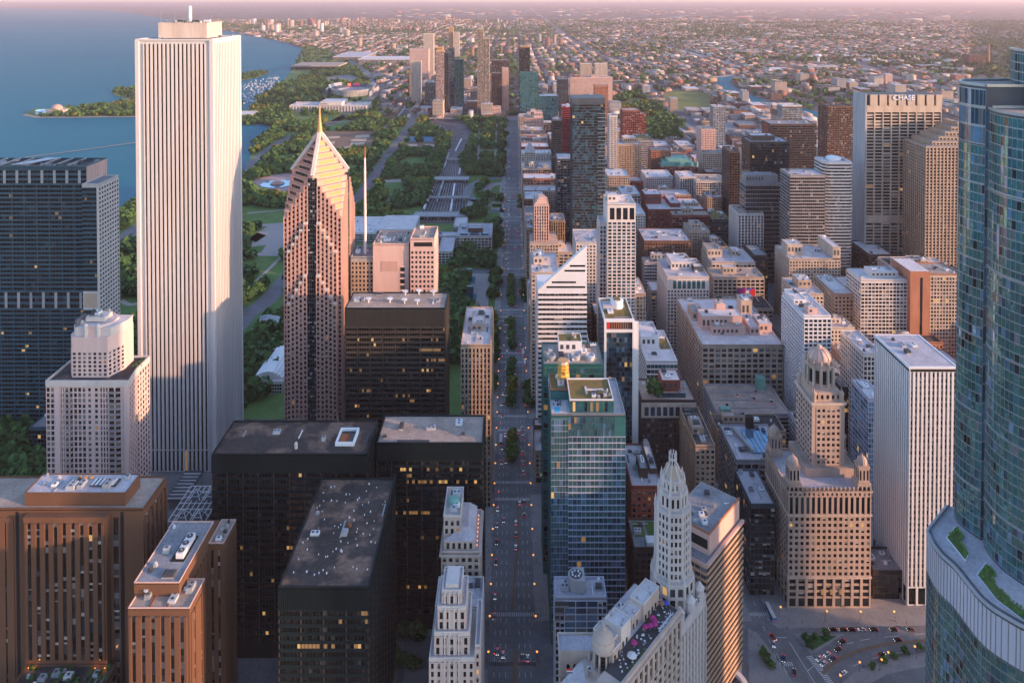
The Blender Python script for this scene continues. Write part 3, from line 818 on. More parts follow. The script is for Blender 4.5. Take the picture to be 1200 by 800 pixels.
# 333-style slim white stepped tower at the bridge end of the avenue, and its neighbour
def deco():
    d = 329; b = Bld('office_tower', 'slim white art deco tower with stepped crown standing at the near end of the avenue', 'office tower', -28, 350)
    OCC.append((-40, -13, 329, 378)); LAND.append(('the slim white art deco tower', (530, 720)))
    x = lambda p, y: at(p, y, d)[0]
    tiers = [(503, 556, 772, 329, 356), (509, 550, 742, 331, 354), (513, 546, 712, 333, 351), (518, 541, 693, 335, 349)]
    for i, (l, r_, yt, ya, yb) in enumerate(tiers):
        a, c, z = at(l, yt, ya)[0], at(r_, yt, ya)[0], at(l, yt, ya)[2]
        z0 = 0 if i == 0 else zp
        b.p('tier', str(i)).use('deco_stone' if i else 'deco_stone').box(a, c, ya, yb, max(0, z0-1), z)
        b.facade((a, ya), (c, ya), max(6, z0), z-1.2, 'deco_stone', 'dark', 'vert', .03, bay=3.1 if i < 3 else 2.6, pw=1.7, pd=.45, sh=1.3, sd=.2)
        b.facade((c, ya), (c, yb), max(6, z0), z-1.2, 'deco_stone', 'dark', 'punch', .03)
        b.facade((a, yb), (a, ya), max(6, z0), z-1.2, 'deco_stone', 'dark', 'punch', .03)
        b.ring('parapet', a-.15, c+.15, ya-.15, yb+.15, z-.8, z+.9, .6, 'white_stone')
        b.p('roof', '').use('roof_white').box(a+.46, c-.46, ya+.46, yb-.46, z, z+.06)
        m = b.p('centre_pier', '').use('white_stone')
        cc = (a+c)/2
        for q in (-3.2, -1.1, 1.1, 3.2): m.box(cc+q-.35, cc+q+.35, ya-.75, ya, max(0, z0), z+.4)
        zp = z
    b.clutter(a+1, c-1, 336, 348, z+.06, 6)
    b.p('crown_box', '').use('white_stone').box(a+1.6, c-1.6, 336.5, 347.5, z+.06, z+2.4)
    hb = 74; xe, xw = -38, -14.5
    b.p('rear_block', '').use('deco_stone').box(xe, xw, 357, 376, 0, hb)
    b.facade((xw, 357), (xw, 376), 5, hb-2, 'deco_stone', 'dark', 'punch', .03)
    b.p('street_wing', '').use('deco_stone').box(at(556, 772, 329)[0]+.1, xw, 331, 356.8, 0, 78)
    b.facade((at(556, 772, 329)[0]+.1, 331), (xw, 331), 5, 76, 'deco_stone', 'dark', 'punch', .03)
    b.facade((xw, 331), (xw, 356.8), 5, 76, 'deco_stone', 'dark', 'punch', .03)
    b.roof(at(556, 772, 329)[0]+.1, xw, 331, 356.8, 78, 'roof_lilac', 'white_stone', clutter=5)
    b.roof(xe, xw, 357, 376, hb, 'roof_lilac', 'white_stone', clutter=7)
    b.done()
    x0, x1, h = at(517, 648, 382)[0], at(562, 648, 382)[0], at(517, 648, 382)[2]
    b = block('office_tower', 'white classical block with hipped lilac roof just behind the slim art deco tower', 'office tower', x0, x1, 382, 414, h, 'cream_stone', 'dark', 'punch', .05, sides='fr', roofmat='roof_lilac', clutter=2, cornice=1.0, short='the white classical block')
    xa, xb, xc = at(520, 645, 388)[0], at(540, 645, 388)[0], at(557, 645, 388)[0]
    b.p('attic', '').use('cream_stone').box(xa, xb, 388, 411, h, h+15)
    b.facade((xa, 388), (xb, 388), h+1, h+14, 'cream_stone', 'dark', 'punch', .05, nf=3)
    b.p('attic', '').box(xb, xc, 391, 411, h, h+4.5)
    k = b.p('hipped_roof', '').use('roof_lilac')
    A, B_, C_, D_ = (xa+.5, 384, h+5), (xc, 384, h+5), (xc, 411, h+5), (xb, 411, h+5)
    b.p('attic', '').box(xa+.3, xc, 384, 388, h, h+4.9)
    k.quad((xa+.3, 384, h+4.95), (xc, 384, h+4.95), (xc-4, 390, h+8.5), (xb, 390, h+8.5)); k.quad((xc, 384, h+4.95), (xc, 411, h+4.95), (xc-4, 409, h+8.5), (xc-4, 390, h+8.5)); k.quad((xb, 390, h+8.5), (xc-4, 390, h+8.5), (xc-4, 409, h+8.5), (xb, 409, h+8.5))
    for i in range(5): b.p('arched_window', str(i)).use('glass_dark').box(xa+2+i*3, xa+3.4+i*3, 383.9, 384, h+1, h+4)
    for i in range(8): b.p('balcony_lamp', str(i)).use('lamp_glow').lathe(x1-1.6, 386+i*3.2, [(.25, h+1.2), (.3, h+1.6), (.1, h+1.9)], 8)
    b.ring('attic_coping', xa-.2, xb+.2, 387.8, 411.2, h+15, h+16, .6, 'white_stone')
    b.p('water_tank', '').use('copper_green').lathe((xa+xb)/2, 398, [(3, h+15), (3, h+18), (2, h+19)], 12)
    b.clutter(xa+.6, xb-.6, 389, 410, h+15, 5)
    b.done()
deco()

# ================================================================== west of the avenue, near group
def mila():
    b = tower('apartment_tower', 'green glass apartment tower with a roof pool terrace and brown sedum roof beside the avenue', 'apartment tower', 646, 733, 487, 420, 40, 'teal_panel', 'teal', 'curtain', .03, sides='', roofmat=None, finish=False, short='the green glass tower with the pool')
    x0, x1, y0, y1, h = b.dim; xs = at(666, 487, 420)[0]; xw = at(720, 487, 420)[0]
    b.facade((xs, y0), (x1, y0), 20, h-12, 'lilac_panel', 'mila', 'curtain', .008, bay=2.6, fl=3.6, sh=.35, sd=.55, pw=.14)
    b.facade((xs, y0), (xw, y0), h-12, h-.6, 'slate_steel', 'mila', 'curtain', .12, bay=1.7, nf=3, pw=.12, sh=.3)
    b.facade((x0, y0), (xs, y0), 4, h-2, 'lilac_panel', 'mila', 'curtain', .02, bay=1.6, fl=3.6, sh=.22, pw=.08)
    b.facade((xs, y0), (x1, y0), 3, 20, 'black_steel', 'black', 'curtain', .12, bay=3, fl=4.4)
    b.facade((x0, y1), (x0, y0), 4, h-1, 'teal_panel', 'teal', 'curtain', .03, bay=2.4, fl=3.6, sh=.4)
    b.facade((x1, y0), (x1, y1), 4, h-1, 'teal_panel', 'teal', 'curtain', .03)
    # roof levels
    b.ban = [(x0, xs+.5, y0, y0+16), (xw, x1, y0, y1)]
    b.roof(x0, x1, y0, y1, h, 'roof_lilac', 'steel', ph=1.2, pt=.4, clutter=0)
    hp = at(668, 465, 427)[2]; xa, xb = at(667, 465, 427)[0], at(718, 465, 427)[0]
    b.p('penthouse', '').use('teal_panel').box(xa, xb, 423, 447, h, hp)
    b.facade((xa, 423), (xb, 423), h+.5, hp-.4, 'teal_panel', 'teal', 'curtain', .12, nf=1, bay=1.7)
    b.p('penthouse', '').box(x0+.6, xa-.1, 437, 455, h, hp-1.5)
    b.roof(xa, xb, 423, 447, hp, 'roof_sedum', 'white_paint', ph=.8, pt=.5, clutter=0)
    b.roof(x0+.6, xa-.1, 437, 455, hp-1.5, 'roof_sedum', 'orange_brick', ph=.8, pt=.4, clutter=2)
    b.p('roof_walkway', '').use('roof_white').box(xa+11, xa+21, 434, 435.5, hp+.06, hp+.5)
    b.p('roof_walkway', '').box(xa+10, xa+11.2, 430, 438, hp+.06, hp+.5)
    b.clutter(xa+13, xb-1, 425, 433, hp+.06, 9)
    px0 = at(650, 482, 424)[0]
    b.p('pool', '').use('pool_blue').box(px0, px0+2.9, 423.5, 429, h+.06, h+.22)
    b.p('pool_deck', '').use('roof_white').box(x0+.6, xs-.3, 421, 436, h+.05, h+.1)
    for i in range(16):
        m = MB().use(b.r.choice(('unit_white', 'cloth_blue', 'unit_dark'))); xx, yy = b.r.uniform(x0+1, xs-1.6), b.r.uniform(430, 435.6)
        m.box(xx, xx+.55, yy, yy+1.5, h+.1, h+.4); m.box(xx, xx+.55, yy+1.4, yy+1.6, h+.4, h+.8); m.build('sun_lounger', b.root, b.org)
    b.clutter(xw+.5, x1-.8, y0+1, y0+16, h+.06, 9)
    b.done()
    # yellow tower on the roof
    q = Bld('stair_tower', 'narrow yellow tower with one dark slot standing on the roof of the green glass tower', 'stair tower', at(660, 450, 452)[0], 452)
    xx = at(660, 450, 452)[0]; zt = at(660, 425, 452)[2]
    m = q.p('tower_body', '').use('yellow_paint')
    m.lathe(xx, 452, [(4.2, hp-1.4), (4.0, hp), (3.3, zt-5), (3.3, zt)], 8, R(22.5))
    q.p('tower_cap', '').use('white_stone').lathe(xx, 452, [(2.9, zt), (2.7, zt+1.4), (2.2, zt+1.5)], 8, R(22.5))
    q.p('slot', '').use('dark_void').box(xx-.6, xx+.6, 452-3.35, 452-3.05, zt-6, zt-4.4)
    for i in range(5): q.p('rib', '').use('gold_and_sunlit').lathe(xx, 452, [(4.15-.16*i, hp+i*2.3), (4.2-.16*i, hp+i*2.3+.3), (4.1-.16*i, hp+i*2.3+.35)], 8, R(22.5))
    q.done()
mila()
b = tower('office_tower', 'teal glass office tower with white roof plant just behind the narrow yellow tower', 'office tower', 637, 707, 428, 472, 30, 'teal_panel', 'teal', 'curtain', .03, bay=3, fl=4, sh=.8, sides='fl', roofmat='roof_tan', clutter=12, finish=False, short='the teal tower behind the yellow tower', pent=((.28, .68, .55, .95, 7.5, 'white_paint', 'roof_sedum'),))
for fx in (.13, .55, .8):
    x0, x1, y0, y1, h = b.dim
    MB().use('unit_grey').lathe(x0+(x1-x0)*fx, y0+8, [(3.0, h+.1), (3.4, h+3), (2.4, h+3.2), (2.3, h+2.6)], 16).build('cooling_tower', b.root, b.org)
b.done()
def slimglass():
    b = tower('apartment_tower', 'slim dark blue glass tower framed in white with a red sign panel and sedum roof', 'apartment tower', 708.5, 743, 375, 520, 37, 'white_paint', 'blue', 'curtain', .03, sides='', roofmat=None, finish=False, short='the white framed slim glass tower')
    x0, x1, y0, y1, h = b.dim; z2 = at(710, 388, 520)[2]
    b.facade((x0+1, y0), (x1-1, y0), 6, z2-1, 'slate_steel', 'blue', 'curtain', .04, bay=1.9, fl=3.5, sh=.4, pw=.1)
    b.facade((x0, y1), (x0, y0), 6, h-2, 'slate_steel', 'blue', 'curtain', .04, bay=2.6, fl=3.5)
    b.p('portal_frame', '').use('white_paint').box(x0-.4, x0+1.2, y0-1.2, y0, 0, h+.5)
    m = b.p('portal_frame', ''); m.box(x1-1.2, x1+.4, y0-1.2, y0, 0, h+.5); m.box(x0+1.2, x1-1.2, y0-1.2, y0, z2, z2+1.6); m.box(x0+1.2, x1-1.2, y0-1.2, y0, h-1, h+.5)
    m.box(x1+.4, x1+3.2, y0-.5, y0+1.0, 0, h-1); m.box(x0-.4, x0+.8, y0, y1, h-1.2, h+.5)
    b.p('loggia', '').use('dark_bronze').box(x0+1.2, x1-1.2, y0-.1, y0, z2+1.6, h-1)
    b.p('sign_panel', '').use('red_paint').box(x0+1.6, x0+3.8, y0-.6, y0-.12, z2+2, h-1.3)
    for i in range(9): b.p('loggia_post', '').use('orange_brick').box(x0+5+i*1.6, x0+5.5+i*1.6, y0-.3, y0-.1, z2+1.6, h-1)
    b.roof(x0, x1, y0, y1, h, 'roof_sedum', 'white_paint', ph=.9, pt=.7, clutter=4)
    cx = x0+(x1-x0)*.56
    b.p('roof_drum', '').use('unit_white').lathe(cx, y0+22, [(4.6, h), (4.6, h+6), (4.2, h+6.1)], 18)
    b.p('roof_plant', '').use('roof_lilac').box(x0+1, x0+8, y0+17, y0+26, h+.06, h+3)
    b.p('drum_garden', '').use('roof_sedum').box(cx-2.4, cx+2.4, y0+19, y0+25, h+6.1, h+6.5)
    b.done()
slimglass()
def crain():
    d = 600; x0, x1 = at(630.5, 340, d)[0], at(688, 290, d)[0]; z0, z1 = at(631, 341, d)[2], at(687.5, 289, d)[2]
    b = Bld('office_tower', 'white striped office tower with a big slanted diamond top', 'office tower', (x0+x1)/2, d+18)
    OCC.append((x0, x1, d, d+36)); LAND.append(('the white striped slanted tower', (660, 380)))
    m = b.p('wall', '').use('white_paint')
    m.box(x0+.05, x1-.05, d+7.1, d+36, 0, z0); k = len(m.v)
    pts = [(x0, d, 0), (x1, d, 0), (x1, d+7, 0), (x0, d+7, 0), (x0, d, z0), (x1, d, z1), (x1, d+7, z1), (x0, d+7, z0)]
    m.v += pts; m.f += [(k, k+1, k+5, k+4), (k+1, k+2, k+6, k+5), (k+2, k+3, k+7, k+6), (k+3, k, k+4, k+7), (k+4, k+5, k+6, k+7)]; m.m += [m.cur]*5
    b.facade((x0, d), (x1, d), 8, z0-1, 'white_paint', 'black', 'ribbon', 0, fl=4.05, sh=2.1, sd=.4, pw=.08, pd=.1, bay=3.4)
    b.facade((x0, d+36), (x0, d), 8, z0-1, 'white_paint', 'black', 'ribbon', 0, fl=4.05, sh=2.1, sd=.4, pw=.08, pd=.1, bay=3.4)
    s = (x1-x0)/(z1-z0)
    for i, hh in enumerate((2.5, 6.5, 16, 20)):
        xa = x0+s*(hh+2)+2; xb = x1-1.5 if i != 1 else x1-9
        b.p('slot_window', str(i)).use('glass_black').box(xa, xb, d-.05, d, z0+hh, z0+hh+1.5)
    b.p('roof_edge', '').use('white_paint').bar((x0, d-.2, z0+.4), (x1, d-.2, z1+.4), 1.2)
    b.done()
crain()
def heritage():
    b = tower('apartment_tower', 'slender cream and glass apartment tower with four tall dark windows at its stepped top', 'apartment tower', 712, 745, 240, 690, 32, 'white_stone', 'blue', 'grid', .02, bay=4.2, pw=1.2, sh=1.0, fl=3.3, band=16, sides='fl', roofmat='roof_white', clutter=5, finish=False, short='the slender cream apartment tower', pent=((.05, .5, .3, .8, 6, 'white_stone', 'roof_white'),))
    x0, x1, y0, y1, h = b.dim
    for i in range(4): b.p('tall_window', str(i)).use('glass_dark').box(x0+2.2+i*6.2, x0+6.6+i*6.2, y0-.05, y0, h-14, h-3)
    zl = at(706, 262, 700)[2]; xl = at(703, 262, 700)[0]
    b.p('side_wing', '').use('white_stone').box(xl, x0, 700, 722, 0, zl); b.facade((xl, 700), (x0, 700), 8, zl-2, 'white_stone', 'blue', 'grid', .02, bay=3)
    b.facade((xl, 722), (xl, 700), 8, zl-2, 'white_stone', 'blue', 'grid', .02, bay=4, sd=.7)
    b.roof(xl, x0, 700, 722, zl, 'roof_lilac', 'white_stone', clutter=0)
    b.done()
heritage()
def annex():
    b = tower('hotel_block', 'pale blue glazed block with notched corner balconies and a round roof tank room', 'hotel', 651, 711, 701, 364, 13, 'lilac_panel', 'sky', 'grid', .0, bay=5.2, fl=3.5, pw=.5, sh=.5, sides='', roofmat='roof_lilac', clutter=6, finish=False, short='the pale blue glazed block')
    x0, x1, y0, y1, h = b.dim
    b.facade((x0+4.5, y0), (x1-4.4, y0), 10, h-1, 'lilac_panel', 'sky', 'grid', 0, nb=3, fl=3.5, pw=.45, sh=.45)
    b.facade((x1-4.4, y0), (x1, y0), 10, h-1, 'lilac_panel', 'dark', 'grid', .05, nb=2, fl=3.5, pw=.5, sh=.9)
    b.facade((x0, y0), (x0+4.5, y0), 10, h-8, 'lilac_panel', 'dark', 'grid', .05, nb=2, fl=3.5, pw=.4, sh=.9)
    for i in range(3): b.p('corner_balcony', str(i)).use('unit_dark').box(x0-.3, x0+6.5-i*2.2, y0-.45, y0-.02, h-4.3-i*3.5, h-1.3-i*3.5)
    for i in range(3): b.p('balcony_rail', str(i)).use('steel').box(x0-.3, x0+6.5-i*2.2, y0-.6, y0-.46, h-4.3-i*3.5, h-3.2-i*3.5)
    b.facade((x0, y1), (x0, y0), 5, h-1, 'lilac_panel', 'sky', 'grid', 0)
    cx = x0+11.2
    b.p('tank_room', '').use('grey_concrete').prism([(cx+4.3*math.cos(t)*(1 if math.cos(t) < 0 else .9), y0+7+4.4*math.sin(t)) for t in [R(90+i*15) for i in range(13)]]+[(cx+4, y0+2.6), (cx+4, y0+11.4)], h, h+7)
    b.p('tank_room_roof', '').use('unit_dark').lathe(cx-.3, y0+7, [(3.3, h+7), (3.3, h+7.15)], 16)
    for i in range(7):
        t = i*.9; b.p('tank_fan', str(i)).use('unit_white').lathe(cx-.3+2*math.cos(t), y0+7+2*math.sin(t), [(.5, h+7.1), (.5, h+7.5), (.3, h+7.6)], 8)
    b.done()
annex()

# ---- the riverfront row, turned about 49 degrees to the grid
UX, UY = 0.66, 0.7513
def rp(o, a, n): return (o[0]+UX*a-UY*n, o[1]+UY*a+UX*n)       # a along the river front, n inwards (east)
A0 = (52.0, 309.5)
RU, RN = (UX, UY), (UY, -UX)                                     # outward normal points to the river
def rfac(b, a0, a1, n, z0, z1, *k, **kw): b.facade(rp(A0, a0, n), rp(A0, a1, n), z0, z1, *k, **kw)
def rbox(m, a0, a1, n0, n1, z0, z1): m.obox(A0, RU, RN, a0, a1, -n1, -n0, z0, z1)
def london():
    b = Bld('hotel_block', 'cream classical hotel with a domed corner cupola and a crowded roof terrace', 'hotel', 48, 325)
    LAND.append(('the domed cream hotel', (707, 770)))
    h = 87.0; L = 41
    h2 = 79.5
    rbox(b.p('wall', '').use('hotel_stone'), -22, L, 0, 9.5, 0, h); rbox(b.p('wall', 'b').use('hotel_stone'), 7, L, 9.51, 25, 0, h); rbox(b.p('wall', 'c').use('hotel_stone'), -22, 6.99, 9.51, 25, 0, h2)
    b.facade(rp(A0, -22, 25), rp(A0, -22, 9.5), 4, h2-2, 'hotel_stone', 'office', 'wide', .03, bay=4, pw=1.6)
    rfac(b, -22, L, 0, 4, h-14, 'hotel_stone', 'office', 'wide', .03, bay=4.2, pw=1.7, sh=1.5, pd=.5)
    rfac(b, -22, L, 0, h-13, h-3, 'hotel_stone', 'office', 'vert', .03, bay=4.2, pw=1.9, nf=2, pd=.7)
    m = b.p('cornice', '').use('hotel_stone'); m.obox(A0, RU, RN, -22.5, L+.6, -.5, 1.5, h-2.2, h-.9); m.obox(A0, RU, RN, -22.4, L+.5, -.5, .9, h-14, h-13.1); m.obox(A0, RU, RN, -22.3, L+.4, -.6, .55, h-.9, h+1.1)
    rbox(b.p('terrace_floor', '').use('unit_dark'), -8, L-.4, .7, 9.5, h, h+.12)
    rbox(b.p('roof', '').use('roof_lilac'), 7.4, L-.4, 9.6, 24.5, h, h+.1); rbox(b.p('roof', 'c').use('roof_white'), -21.5, 6.9, 9.6, 24.5, h2, h2+.1)
    # stepped penthouses
    for a0, a1, n0, n1, z, nm in ((24, 38, 9.5, 17, 8, 1), (16, 24, 11, 18, 5.5, 2), (5, 13, 9.5, 18, 9, 3), (0, 5.5, 11, 21, 6, 4), (-3, 3, 8.5, 14, 5, 5)):
        zz = h if a0 > 4 else h2
        rbox(b.p('penthouse', str(nm)).use('hotel_stone' if nm != 3 else 'white_stone'), a0, a1, n0, n1, zz, h+z)
        rbox(b.p('penthouse_roof', str(nm)).use('roof_white'), a0+.4, a1-.4, n0+.4, n1-.4, h+z, h+z+.08)
        for q in ((a0, a1, n0, n0+.35), (a0, a1, n1-.35, n1), (a0, a0+.35, n0+.36, n1-.36), (a1-.35, a1, n0+.36, n1-.36)): rbox(b.p('penthouse_coping', str(nm)).use('white_stone'), *q, h+z, h+z+.7)
        for i in range(int((a1-a0)/3)): b.p('penthouse_door', str(nm)).use('glass_dark').obox(A0, RU, RN, a0+1+i*3, a0+2.2+i*3, -n0, -n0+.05, h+.3, h+2.8)
        for i in range(3):
            p = rp(A0, b.r.uniform(a0+1, a1-1), b.r.uniform(n0+1, n1-1)); MB().use('unit_grey').lathe(p[0], p[1], [(.5, h+z), (.5, h+z+.9), (.7, h+z+1), (.2, h+z+1.3)], 8).build('roof_vent', b.root, b.org)
    for i in range(6):
        p = rp(A0, -5+i*6+b.r.uniform(-1, 1), b.r.uniform(19, 23)); b.clutter(p[0]-2, p[0]+2, p[1]-2, p[1]+2, (h if i > 2 else h2)+.1, 2)
    # avenue block with arched windows, and the corner block
    x0, x1 = at(656, 763, 324)[0], at(698, 763, 324)[0]; hb = at(660, 763, 324)[2]
    b.p('avenue_block', '').use('hotel_stone').box(x0, x1, 324, 333, 0, hb)
    b.ring('avenue_coping', x0-.6, x1+.4, 323.4, 333.4, hb-1.4, hb+.7, .8, 'hotel_stone')
    b.p('roof', '').box(x0+.3, x1-.5, 324.3, 332.5, hb, hb+.05)
    for i in range(5):
        a = x0+3+i*2.9
        m = b.p('arched_window', str(i)).use('glass_black'); m.box(a, a+1.5, 323.95, 324, hb-9, hb-6.2); m.box(a+.25, a+1.25, 323.95, 324, hb-6.2, hb-5.6)
    b.p('balcony_ledge', '').use('hotel_stone').box(x0-.5, x1, 323, 324, hb-10.4, hb-9.6)
    b.p('lower_block', '').use('hotel_stone').box(x0, x1-4, 309, 323.9, 0, hb-13)
    b.facade((x0, 309), (x1-4, 309), 5, hb-15, 'hotel_stone', 'office', 'wide', .03)
    b.roof(x0, x1-4, 309, 323.9, hb-13, 'roof_lilac', 'hotel_stone', clutter=6)
    # cupola
    cx, cy, _ = at(707, 790, 317); zt = at(707, 735, 317)[2]; zb = h2+.3
    b.p('corner_block', '').use('hotel_stone').lathe(cx, cy, [(8.4, zb-6), (8.4, zb-1), (9, zb-.6), (9, zb+.6), (8, zb+.7)], 8, R(22.5))
    b.p('cupola_base', '').use('hotel_stone').lathe(cx, cy, [(5.6, zb+.7), (5.6, zb+2.5), (5.0, zb+2.6), (5.0, zb+3)], 20)
    b.p('cupola_drum', '').use('glass_dark').lathe(cx, cy, [(3.3, zb+3), (3.3, zb+11)], 20)
    for i in range(9):
        t = 2*math.pi*i/9; MB().use('hotel_stone').lathe(cx+4.3*math.cos(t), cy+4.3*math.sin(t), [(.5, zb+3), (.4, zb+10), (.5, zb+10.8)], 8).build('column', b.root, b.org)
    b.p('cupola_entablature', '').use('hotel_stone').lathe(cx, cy, [(4.9, zb+10.8), (5.1, zb+11.6), (5.4, zb+12), (5.4, zb+12.6), (4.9, zb+12.7)], 24)
    b.p('dome', '').use('hotel_stone').lathe(cx, cy, [(4.9, zb+12.7), (4.8, zb+13.8), (4.3, zb+15), (4.3, zb+15.6), (3.7, zb+16.6), (2.6, zb+17.7), (2.6, zb+18.2), (1.3, zb+18.7)], 24)
    b.p('finial', '').use('hotel_stone').lathe(cx, cy, [(1.2, zb+18.7), (1.2, zb+19.6), (.6, zb+19.9), (.8, zb+20.6), (.35, zb+21.4), (.3, max(zt, zb+22.5))], 12)
    for i in range(6):
        t = 2*math.pi*i/6+.3; MB().use('hotel_stone').lathe(cx+7.6*math.cos(t), cy+7.6*math.sin(t), [(.7, zb+.7), (.8, zb+2.2), (.3, zb+2.6), (.6, zb+3.2), (.1, zb+4)], 10).build('urn', b.root, b.org)
    b.done()
    # terrace furniture
    k = 0
    tm = MB().use('unit_white').lathe(0, 0, [(.5, .7), (.5, .76), (.1, .77)], 10).mesh('table_top')
    lm = MB().use('unit_dark').lathe(0, 0, [(.25, 0), (.06, .05), (.06, .7)], 8).mesh('table_leg')
    cm = MB().use('unit_white'); cm.box(-.25, .25, -.25, .25, .4, .46); cm.box(-.25, .25, .2, .26, .46, .9)
    for sx in (-.2, .2):
        for sy in (-.2, .2): cm.box(sx-.03, sx+.03, sy-.03, sy+.03, 0, .4)
    cm = cm.mesh('terrace_chair')
    for i in range(46):
        a, n = rnd.uniform(-4, 38), rnd.uniform(2, 8)
        p = rp(A0, a, n)
        if i < 22:
            o = empty('cafe_table', (p[0], p[1], h+.12), 'small round table on the crowded terrace of the domed hotel', 'table', 'tables on the hotel terrace')
            link('table_top', tm, o); link('table_leg', lm, o)
        else:
            o = link('terrace_chair', cm, None, (p[0], p[1], h+.12)); o.rotation_euler.z = rnd.uniform(0, 6)
            tag(o, 'small white chair on the crowded terrace of the domed hotel', 'chair', 'chairs on the hotel terrace')
    def parasol(a, n, mt, lab, grp=None, r=1.5):
        p = rp(A0, a, n); o = empty('parasol', (p[0], p[1], h+.12), lab, 'parasol', grp)
        MB().use('steel').lathe(0, 0, [(.3, 0), (.05, .1), (.05, 2.5)], 8).build('pole', o)
        MB().use(mt).lathe(0, 0, [(r, 2.05), (r*.98, 2.15), (.05, 2.9)], 8).build('canopy', o)
    for a, n in ((24.5, 4), (26, 5), (22.5, 5.2), (27, 6.5), (20.5, 6.5)): parasol(a, n, 'magenta_cloth', 'magenta parasol on the far end of the hotel terrace beside the long penthouse', 'magenta parasols at the far terrace end')
    parasol(10, 6, 'magenta_cloth', 'lone magenta parasol near the middle of the hotel terrace')
    parasol(4, 3.2, 'cloth_white', 'broad white parasol at the near end of the hotel terrace', r=2.2)
    parasol(38.5, 6, 'blue_cloth', 'blue parasol at the far corner of the hotel terrace')
    parasol(37, 7.6, 'orange_brick', 'orange parasol at the far corner of the hotel terrace')
    for i in range(9):
        p = rp(A0, 25+i*1.4, 1.6+(i % 2)*.5); o = link('sun_lounger', MB().use('unit_white').box(-.35, .35, -.9, .9, .2, .35).box(-.35, .35, .7, .95, .35, .8).mesh('sun_lounger'), None, (p[0], p[1], h+.12)); o.rotation_euler.z = R(-40)
        tag(o, 'white lounger in the row along the outer edge of the hotel terrace', 'sun lounger', 'white loungers along the terrace edge')
    for i in range(8):
        p = rp(A0, -2+i*1.9, 1.2); m = MB().use('unit_dark').box(-.5, .5, -.4, .4, 0, .5); m.use('leaf')
        for j in range(10): m.box(*(lambda u, v, s: (u, u+s, v, v+s, .5, .6+s))(rnd.uniform(-.5, .2), rnd.uniform(-.4, .1), rnd.uniform(.2, .5)))
        tag(m.build('planter', None), 'dark planter with green shrubs along the near terrace edge', 'planter', 'planters along the terrace edge').location = (p[0], p[1], h+.12)
london()
